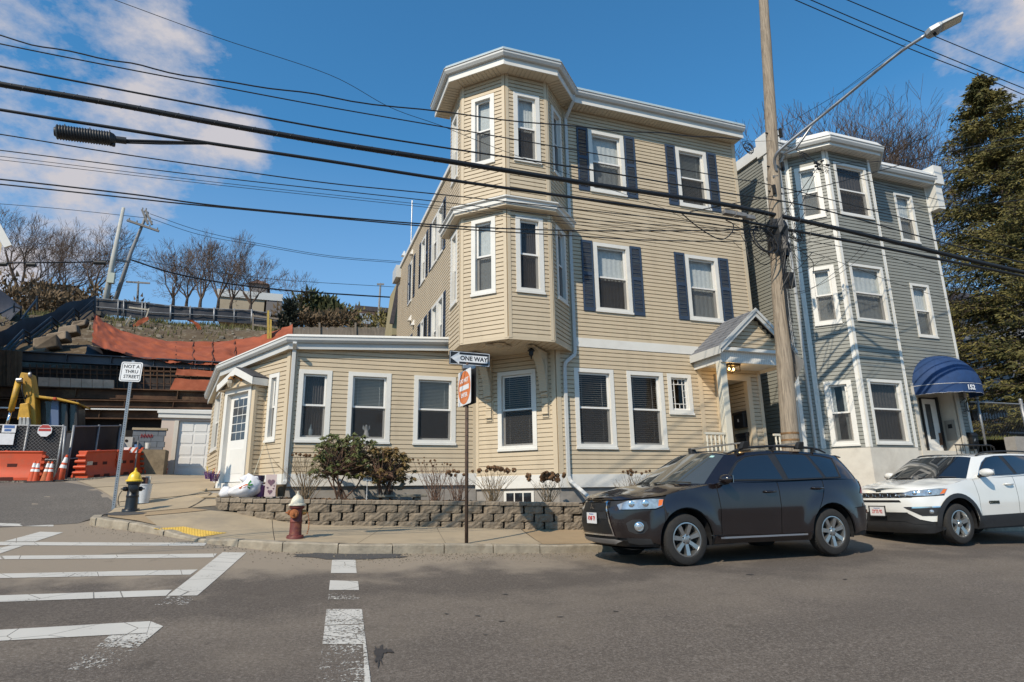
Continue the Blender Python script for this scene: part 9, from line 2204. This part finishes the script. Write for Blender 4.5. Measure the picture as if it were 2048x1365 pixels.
specs = [(25, 612, 432, .52, .20, 'leafless tree with a wide crown at the left edge behind the stairs'), (88, 620, 478, .42, .02, 'slender leafless tree rising before the hillside house'), (128, 625, 462, .36, .02, 'leafless tree with twin stems right of the hillside house'), (184, 606, 448, .55, .0, 'leafless tree with spreading crown behind the pale pole'),
         (345, 616, 498, .40, -.02, 'leftmost leafless tree of the clump above the silt fence'), (372, 618, 492, .40, .02, 'second leafless tree of the clump above the silt fence'), (400, 620, 485, .40, 0, 'third leafless tree in the middle of the clump'), (434, 622, 476, .34, .02, 'tallest leafless tree of the clump above the silt fence'), (462, 622, 500, .38, .02, 'leafless tree in front of the beige hilltop building'), (500, 628, 512, .42, .03, 'rightmost leafless tree of the clump, over the beige building')]
for i, (x, y0, y1, sp_c, ln, lb) in enumerate(specs):
 Y = 58+(i % 3)*3; b = at(x, y0, Y); H = (at(x, y1, Y).z-b.z)*1.0; bare_tree(b, H*1.08, lb, 100+i*7, limbs=5, depth=6, spread=sp_c+.1, lean=ln, trunk=.15 if i != 0 else .22, minr=.010, tfrac=.17, up=.16)
b = at(588, 650, 46); bare_tree(b, (at(600, 545, 46).z-b.z), 'thin pale sapling beside the dark column bush', 55, depth=5, spread=.42, trunk=.05, minr=.008, tfrac=.3)
for i, (x, y1, Y, s_) in enumerate(((1595, 240, 24, .55), (1655, 218, 26, .6), (1735, 240, 25, .6), (1800, 285, 24, .6))):
 b = at(x, 700, Y); top = at(x, y1, Y); b.z = 6.5; b.x = top.x-.2; bare_tree(b, top.z-b.z, ('leftmost', 'second', 'third', 'rightmost')[i]+' leafless tree crown showing above the grey house roof', 300+i, depth=7, spread=.42, trunk=.15, minr=.011, tfrac=.22, limbs=6)
for i, (x, y1, Y) in enumerate(((1845, 330, 21), )):
 b = at(x, 700, Y); top = at(x, y1, Y); b.z = 5.0; b.x = top.x; bare_tree(b, top.z-b.z, 'small leafless tree between the grey house roof and the spruce', 340+i, depth=6, spread=.35, trunk=.09, minr=.008)
def bush(px_, pyb, pyt, Y, W, mt, label, seed, n=1500, col=False, leaf=.16):
 rnd = random.Random(seed); b = at(px_, pyb, Y); t = at(px_, pyt, Y); H = t.z-b.z; mb = MB(); root = thing('evergreen_bush' if not col else 'column_bush', label, 'bush', b)
 tk = MB(); tk.tube([b-Vector((0,0,.3)), b+Vector((0,0,H*.6))], [.1, .03], 6); tk.build('trunk', M['bark'], root)
 lobes = [(Vector((rnd.gauss(0, W*.26), rnd.gauss(0, W*.2), H*rnd.uniform(.25, .85))), W*rnd.uniform(.16, .30)) for _ in range(14)] if not col else [(Vector((rnd.gauss(0, W*.12), 0, H*k/12)), W*.38) for k in range(12)]
 for i in range(n):
  c0_, r = rnd.choice(lobes); d = Vector((rnd.gauss(0,1), rnd.gauss(0,1), rnd.gauss(0,1))).normalized(); c = b+c0_+d*r*rnd.uniform(.5, 1.15); u = d.orthogonal().normalized(); a = rnd.uniform(0, 6); w = d.cross(u); e = u*cos(a)+w*sin(a); s = leaf*rnd.uniform(.5, 1.2)
  mb.tri(c-e*s*.5, c+e*s*.5, c+(d+Vector((0,0,.4)))*s*1.3)
 mb.build('foliage', mt, root, fix=False)
EVG = mat('dark_evergreen', (.030,.042,.014), .85, col2=(.085,.085,.028), scale=.9); HDG = mat('brown_hedge', (.10,.065,.035), .9, col2=(.16,.11,.06), scale=1)
bush(622, 652, 600, 50, 3.6, EVG, 'dark rounded evergreen above the stockade fence', 1, 2600, leaf=.28); bush(658, 655, 622, 49, 3.0, EVG, 'lower evergreen right of the rounded one', 2, 1500, leaf=.25)
bush(605, 660, 640, 44, 3.0, HDG, 'brown hedge above the stockade fence, left part', 3, 1100, leaf=.2); bush(660, 662, 643, 44, 3.6, HDG, 'brown hedge above the stockade fence, right part', 4, 1300, leaf=.2)
bush(576, 665, 606, 42, 1.0, mat('black_green_leaf', (.018,.022,.012), .9, var=.4), 'dark narrow column bush before the stockade fence', 5, 900, col=True, leaf=.2)
bush(740, 668, 648, 44, 4.5, mat('yellow_hedge', (.16,.13,.04), .9, var=.3), 'yellowish hedge before the arched building', 6, 900, leaf=.18)
bush(100, 640, 600, 47, 4, HDG, 'brown thicket below the hillside house', 7, 1500, leaf=.2); bush(20, 640, 575, 50, 6, HDG, 'brown thicket at the left edge of the hill', 9, 2000, leaf=.22); bush(170, 630, 596, 52, 5, HDG, 'brown thicket between the hillside house and pole', 10, 1200, leaf=.22)
def slab_px(x0, y0, x1, y1, Y, dpt): a, b = at(x0, y0, Y), at(x1, y1, Y); return a.x, b.x, Y, Y+dpt, min(a.z, b.z), max(a.z, b.z)
hw = thing('hill_house', 'white hipped-roof house behind the bare trees at far left', 'house', at(95, 610, 70)); WH = mat('faded_white_clapboard', (.42,.39,.36), .9, var=.12, scale=1); DR = mat('dark_slate_roof', (.06,.05,.05), .9, var=.3)
X0_, X1_, Y0_, Y1_, Zb_, Zt_ = slab_px(45, 618, 145, 574, 70, 8); mb = MB(); mb.box(X0_, X1_, Y0_, Y1_, Zb_-2, Zt_); mb.build('wall', WH, hw)
mb = MB(); xm = at(93, 553, 70); e_ = .5; r = [(X0_-e_,Y0_-e_,Zt_),(X1_+e_,Y0_-e_,Zt_),(X1_+e_,Y1_+e_,Zt_),(X0_-e_,Y1_+e_,Zt_)]; t1, t2 = (xm.x-.6, 73, xm.z), (xm.x+.6, 75, xm.z); mb.poly([r[0], r[1], t2, t1]); mb.tri(r[1], r[2], t2); mb.poly([r[2], r[3], t1, t2]); mb.tri(r[3], r[0], t1); mb.build('roof', DR, hw)
for x, y in ((103, 580), (70, 584), (125, 590)): a = at(x, y, 69.97); mb = MB(); mb.box(a.x-.4, a.x+.4, 69.9, 69.98, a.z-.6, a.z+.6); f = mb.build('window', M['whitev'], hw); mb = MB(); mb.box(a.x-.28, a.x+.28, 69.88, 69.8999, a.z-.48, a.z-.02); mb.box(a.x-.28, a.x+.28, 69.88, 69.8999, a.z+.04, a.z+.48); mb.build('pane', _MC['dark_glass'], f)
bb_ = thing('hilltop_building', 'beige flat-roofed building with a small pyramid-roofed tower on the hill', 'building', at(500, 630, 75)); BG = mat('beige_far_wall', (.34,.28,.20), .9, var=.1, scale=.8); BG2 = mat('grey_far_wall', (.15,.135,.13), .9)
a = slab_px(435, 640, 530, 592, 75, 8); mb = MB(); mb.box(*a); mb.build('wall', BG, bb_); a = slab_px(530, 640, 565, 590, 74.9, 8); mb = MB(); mb.box(*a); mb.build('wall', BG2, bb_); a = slab_px(433, 592, 566, 589, 74.8, 8.4); mb = MB(); mb.box(*a); mb.build('roof', M['gutter'], bb_)
a = slab_px(500, 591, 534, 570, 77, 3); mb = MB(); mb.box(*a); tw = mb.build('tower', BG2, bb_); p = at(517, 560, 78); mb = MB(); P4 = [(a[0]-.3,a[2]-.3,a[5]),(a[1]+.3,a[2]-.3,a[5]),(a[1]+.3,a[3]+.3,a[5]),(a[0]-.3,a[3]+.3,a[5])]
for i in range(4): mb.tri(P4[i], P4[(i+1) % 4], p)
mb.build('tower_roof', mat('brown_far_roof', (.13,.07,.05), .9), tw)
ab = thing('hilltop_building', 'olive-beige building with an arched window above the stockade fence', 'building', at(750, 660, 62)); OB = mat('olive_beige_wall', (.30,.25,.14), .9, var=.08, scale=1)
a = slab_px(712, 668, 748, 619, 62, 7); mb = MB(); mb.box(*a); mb.build('wall', OB, ab); a = slab_px(748, 668, 797, 624, 63, 7); mb = MB(); mb.box(*a); mb.build('wall', OB, ab); a = slab_px(710, 620, 797, 618, 61.8, 9); mb = MB(); mb.box(*a); mb.build('roof', DR, ab)
c = at(731, 634, 61.95); mb = MB(); pts = [(c.x-.95, 61.85, c.z-.9), (c.x+.95, 61.85, c.z-.9)]+[(c.x+.95*cos(q), 61.85, c.z+.3+.7*sin(q)) for q in [pi*k/10 for k in range(11)]]; mb.prism(pts, (0, .1, 0)); fr = mb.build('arched_window', mat('brown_arch', (.10,.06,.045), .8), ab)
mb = MB()
for i in range(3):
 for j in range(2): mb.box(c.x-.72+i*.50, c.x-.72+i*.50+.44, 61.82, 61.849, c.z-.75+j*.55, c.z-.75+j*.55+.49)
mb.build('pane', mat('pale_far_pane', (.30,.33,.36), .3), fr)
a = slab_px(765, 668, 797, 636, 58, 3); mb = MB(); mb.box(*a); mb.build('annexe', mat('olive_annexe', (.20,.15,.08), .9), ab)
a = slab_px(666, 645, 679, 627, 80, 5); mb = MB(); mb.box(*a); tag(mb.build('small_building', mat('pale_far_block', (.50,.52,.52), .8), loc=(a[0], 80, a[4])), 'tiny pale block with an aerial on the skyline', 'building')
a = at(797, 545, 33); b = at(775, 660, 33); rb = thing('rear_building', 'dark gabled building showing behind the far end of the tan house', 'building', (a.x, 33, b.z)); mb = MB(); mb.prism([at(x, y, 33) for x, y in ((784, 670), (799, 670), (801, 565), (797, 560), (786, 640))], (0, 3, 0)); mb.build('wall', OB, rb); mb = MB(); mb.beam(at(783, 648, 32.9), at(800, 556, 32.9), .22, .12, up=(0,-1,0)); mb.build('roof_edge', DR, rb)
ch = thing('cream_house', 'cream house corner with white eave at the left edge of the view', 'house', at(-20, 620, 26)); mb = MB(); mb.prism([at(x, y, 26) for x, y in ((-300, 960), (-85, 960), (4, 490), (-50, 385), (-300, 200))], (-7, 4, 0)); mb.build('wall', mat('cream_clapboard', (.50,.42,.27), .8), ch); mb = MB(); mb.beam(at(-70, 335, 25.9), at(17, 494, 25.9), .25, .12, up=(0,-1,0)); mb.build('eave', M['white'], ch)
GP_ = mat('pale_pole_wood', (.42,.41,.37), .9, var=.12, scale=2)
p1 = thing('hill_pole', 'tall pale utility pole on the hill with a grey box', 'utility pole', at(207, 630, 46)); mb = MB(); mb.tube([at(205, 636, 46), at(226, 520, 46), at(247, 416, 46)], [.20, .155, .10], 10); mb.build('pole', GP_, p1, smooth=True)
a = at(219, 548, 45.8); b = at(229, 569, 45.8); mb = MB(); mb.box(a.x, b.x, 45.5, 45.8, b.z, a.z); mb.build('equipment_box', mat('pale_green_box', (.42,.45,.38), .6), p1)
p2 = thing('hill_pole', 'leaning grey utility pole on the hill with two crossarms', 'utility pole', at(229, 600, 47)); mb = MB(); mb.tube([at(227, 612, 47), at(262, 505, 47), at(290, 438, 47), at(296, 425, 47)], [.15, .12, .09, .085], 9); mb.build('pole', mat('grey_pole_wood', (.24,.24,.24), .9, var=.15), p2, smooth=True)
for nm, pa, pb in (('crossarm', (254, 441), (318, 463)), ('crossarm', (284, 420), (296, 449)), ('crossarm', (291, 421), (304, 450))):
 mb = MB(); mb.beam(at(*pa, 46.8), at(*pb, 46.8), .14, .14); ca = mb.build(nm, mat('crossarm_wood', (.20,.19,.18), .9), p2)
 for t in (.06, .3, .7, .94): q = at(*pa, 46.8).lerp(at(*pb, 46.8), t); mb = MB(); mb.tube([q, q+Vector((0,0,.22))], .05, 6); mb.build('insulator', mat('grey_insulator', (.2,.2,.2), .4), ca)
mb = MB(); mb.beam(at(226, 519, 46), at(257, 524, 46.5), .12, .12); mb.build('crossarm', _MC['crossarm_wood'], p2)
for (x0, y0, x1, y1, Y, lb, arms) in ((273, 640, 277, 563, 62, 'small far pole with a long crossarm behind the silt fence', ((252, 564), (300, 567))), (755, 668, 761, 567, 52, 'thin far pole with a short T crossarm over the arched building', ((754, 569), (768, 569)))):
 t = thing('far_pole', lb, 'utility pole', at(x0, y0, Y)); mb = MB(); mb.tube([at(x0, y0, Y), at(x1, y1, Y)], [.13, .08], 6); mb.build('pole', _MC['grey_pole_wood'], t); mb = MB(); mb.beam(at(*arms[0], Y), at(*arms[1], Y), .12, .14); mb.build('crossarm', _MC['grey_pole_wood'], t)
def far_wire(pts, Y, r, label):
 P = crom([at(x, y, Y) for x, y in pts], 6); mb = MB(); mb.tube(P, r, 4, cap=False); tag(mb.build('far_wire', M['wire'], loc=P[0], fix=False), label, 'cable')
far_wire([(300, 428), (400, 462), (520, 488), (660, 512), (806, 524)], 45, .018, 'upper far wire running right from the leaning hill pole'); far_wire([(303, 438), (400, 470), (520, 492), (660, 515), (806, 527)], 45, .018, 'lower far wire running right from the leaning hill pole')
far_wire([(262, 520), (340, 545), (440, 565), (560, 580), (700, 590), (800, 596)], 46, .055, 'thick far cable from the hill poles to the tan house flank'); far_wire([(262, 517), (400, 540), (560, 560), (800, 575)], 46, .018, 'thin far wire above the thick far cable')
far_wire([(-40, 527), (60, 526), (150, 525), (222, 522)], 46, .05, 'far cable running left from the hill poles'); far_wire([(-40, 405), (120, 418), (290, 436)], 46, .018, 'far wire running left from the leaning pole top')
for i, (x0, x1, y) in enumerate(((-2, 14, 529), (53, 72, 530), (188, 212, 526))): mb = MB(); mb.tube([at(x0, y, 45.9), at(x1, y+.3, 45.9)], .14, 8); tag(mb.build('far_splice', M['wire'], loc=at(x0, y, 45.9)), ('left', 'middle', 'right')[i]+' of three black splice cases on the far cable', 'splice case')
a = at(812, 530, 26.5); b = at(814, 437, 26.5)
# right-hand yard: spruce, lawn, neighbour
def lawn_z(x, y): return 3.0+.08*(y-13)+.05*noise.noise(Vector((x*.6, y*.6, 0)))
mb = MB(); xs = [19.4+.8*i for i in range(34)]; ys = [12.2+.8*j for j in range(26)]
for y in ys:
 for x in xs: mb.v.append(Vector((x, y, lawn_z(x, y))))
for j in range(25):
 for i in range(33): k = j*34+i; mb.f.append((k, k+1, k+35, k+34)); mb.m.append(0)
mb.build('lawn', GRASS, smooth=True, kind='structure', fix=False)
mb = MB(); mb.box(19.35, 46, 11.9, 12.19, .5, 3.02); tag(mb.build('yard_wall', M['found'], loc=(19.4, 12, 1)), 'low retaining wall holding up the lawn behind the white SUV', 'retaining wall')
gm = MB(); rnd = random.Random(9)
for k in range(9000):
 x = rnd.uniform(19.5, 28); y = rnd.uniform(12.3, 18); z = lawn_z(x, y); a = rnd.uniform(0, 6); d = Vector((cos(a), sin(a), 0))*.015; c = Vector((x, y, z)); gm.tri(c-d, c+d, c+Vector((rnd.gauss(0,.03), rnd.gauss(0,.03), rnd.uniform(.06,.16))))
tag(gm.build('grass', mat('lawn_blades', (.10,.13,.025), .9, col2=(.19,.17,.05), scale=2), kind='stuff', fix=False), 'rough green lawn right of the grey house', 'grass')
cf = thing('yard_fence', 'black chain-link yard fence in front of the lawn at the right edge', 'fence', (20, 12.3, 3))
for i in range(5): x = at(1960, 880, 12.4).x+i*1.9+.2; mb = MB(); mb.tube([(x, 12.4, 2.8), (x, 12.4, 4.15)], .05 if i == 1 else .035, 8); mb.lathe([(.05, 0), (.06, .03), (.03, .08), (.001, .09)], 8, (x, 12.4, 4.14)); mb.build('post', PST, cf, smooth=True)
x0 = at(1955, 880, 12.4).x; mb = MB(); mb.tube([(x0, 12.4, 4.05), (x0+9, 12.4, 4.05)], .022, 6); mb.build('top_rail', PST, cf)
mb = MB(); s = -1.1
while s < 9:
 for sg in (1, -1):
  lo, hi = max(0, s), min(9, s+1.1); z0, z1 = (lo-s, hi-s) if sg == 1 else (1.1-(lo-s), 1.1-(hi-s)); mb.beam((x0+lo, 12.4, 2.95+z0), (x0+hi, 12.4, 2.95+z1), .005, .005)
 s += .11
mb.build('chain_link', mat('dark_mesh_wire', (.03,.03,.03), .6), cf, kind='stuff', fix=False)
nh = thing('neighbour_house', 'pale grey clapboard house half hidden behind the spruce', 'house', (30, 22, 4)); na = at(1985, 800, 24); nx0 = na.x-1.5
s9 = Siding(.12, 3.6); fn = Frame((nx0, 24), (nx0+16, 24)); wx = at(2046, 800, 24).x; s9.wall(fn, 3.6, 11.6, [(wx-nx0-.9, wx-nx0+.4, 5.6, 7.4)], proud=.02); side_up(nh, mat('pale_grey_clapboard', (.30,.30,.31), .7, var=.06, scale=2), [s9])
mb = MB(); mb.box(nx0, nx0+16, 24.3, 32, 3, 11.6); mb.build('core_wall', BG2, nh); window(nh, fn, wx-nx0-1.0, wx-nx0+.5, 5.5, 7.5, inside='dark')
mb = MB(); mb.box(nx0-.4, nx0+16.4, 23.6, 32.5, 11.6, 11.9); mb.prism([(nx0-.4, 23.6, 11.9), (nx0-.4, 32.5, 11.9), (nx0-.4, 28, 14.8)], (16.8, 0, 0)); mb.build('roof', DR, nh)
rl = thing('porch_railing', 'dark porch railing in the shade under the spruce', 'railing', at(1985, 830, 20)); a = at(1958, 822, 20); b = at(2075, 822, 20)
mb = MB(); mb.tube([(a.x, 20, a.z), (b.x, 20, a.z)], .04, 6); mb.tube([(a.x, 20, a.z-.9), (b.x, 20, a.z-.9)], .04, 6); mb.build('rail', BRL, rl)
k = a.x
while k < b.x: mb = MB(); mb.tube([(k, 20, a.z-.95), (k, 20, a.z)], .02, 5); mb.build('baluster', BRL, rl); k += .2
mb = MB(); mb.box(a.x, b.x+6, 20.1, 24, 2.5, a.z-1.0); tag(mb.build('porch_deck', mat('dark_porch_timber', (.05,.04,.035), .9, var=.3), loc=(a.x, 20.1, 3)), 'dark timber porch deck under the spruce', 'porch')
SPM = mat('spruce_needles', (.055,.060,.016), .9, col2=(.19,.155,.042), scale=1.4, detail=3)
def spruce(base, H, W, seed, label, dens=1.0):
 rnd = random.Random(seed); B = Vector(base); t = thing('spruce_tree', label, 'tree', B); mb = MB(); mb.tube([B, B+Vector((0,0,H*.5)), B+Vector((0,0,H))], [.34, .20, .03], 12); mb.build('trunk', M['bark'], t, smooth=True)
 br = MB(); nd = MB(); z = .085*H
 while z < H*.99:
  f = z/H; R = W*((1-f)**.80)*(.78+.22*min(1, f*6)); n = max(6, int(17*(1-f*.5)))
  for i in range(n):
   a = rnd.uniform(0, 2*pi); r = R*rnd.uniform(.62, 1.12); d = Vector((cos(a), sin(a), 0)); p0 = B+Vector((0,0,z+rnd.uniform(-.15,.15))); droop = r*(.30-.42*f)
   p1 = p0+d*r*.5-Vector((0,0,droop*.55)); p2 = p0+d*r-Vector((0,0,droop*.8-.10*r*.6)); P = crom([p0, p1, p2], 5)
   br.tube(P, [.035*(1-.9*k/(len(P)-1))*(1-f*.6)+.004 for k in range(len(P))], 4, cap=False)
   for k in range(2, len(P)):
    fr_ = k/(len(P)-1); side = Vector((-d.y, d.x, 0)); lw = (.22+.30*(1-abs(fr_-.55)))*min(1, r/1.6)
    for s_ in (-1, 1):
     q = P[k]; e = q+(side*s_*.8+d*.6).normalized()*lw*rnd.uniform(.6, 1.2)+Vector((0,0,-.10*rnd.random())); br.tube([q, e], [.008, .003], 3, cap=False)
     m_ = int(11*dens)
     for j in range(m_):
      tt = (j+rnd.random())/m_; c = q.lerp(e, tt)+Vector((rnd.gauss(0,.025), rnd.gauss(0,.025), rnd.gauss(0,.02)-.015)); g_ = ((e-q).normalized()+Vector((rnd.gauss(0,.45), rnd.gauss(0,.45), rnd.gauss(-.15,.4)))).normalized(); w = g_.orthogonal().normalized(); an = rnd.uniform(0, 6); w = w*cos(an)+g_.cross(w)*sin(an); L = rnd.uniform(.12, .27)
      nd.quad(c, c+g_*L*.5+w*.028, c+g_*L, c+g_*L*.5-w*.028)
  z += .022*H*rnd.uniform(.7, 1.2)
 br.build('branches', M['bark'], t, fix=False); nd.build('needles', SPM, t, fix=False); print('needles', len(nd.f))
sb = at(2030, 870, 16.5); sb.z = lawn_z(sb.x, 16.5); stp_ = at(1968, 150, 16.5); sb.x = stp_.x-.45; sb.z = lawn_z(sb.x, 16.5); spruce(sb, stp_.z-sb.z, 5.8, 4, 'tall dark spruce rising beside the grey house at the right edge', 1.0)
sb2 = at(2330, 870, 17.5); sb2.z = lawn_z(sb2.x, 17.5); spruce(sb2, 15.5, 4.2, 8, 'second spruce behind the first, mostly outside the view', .7)
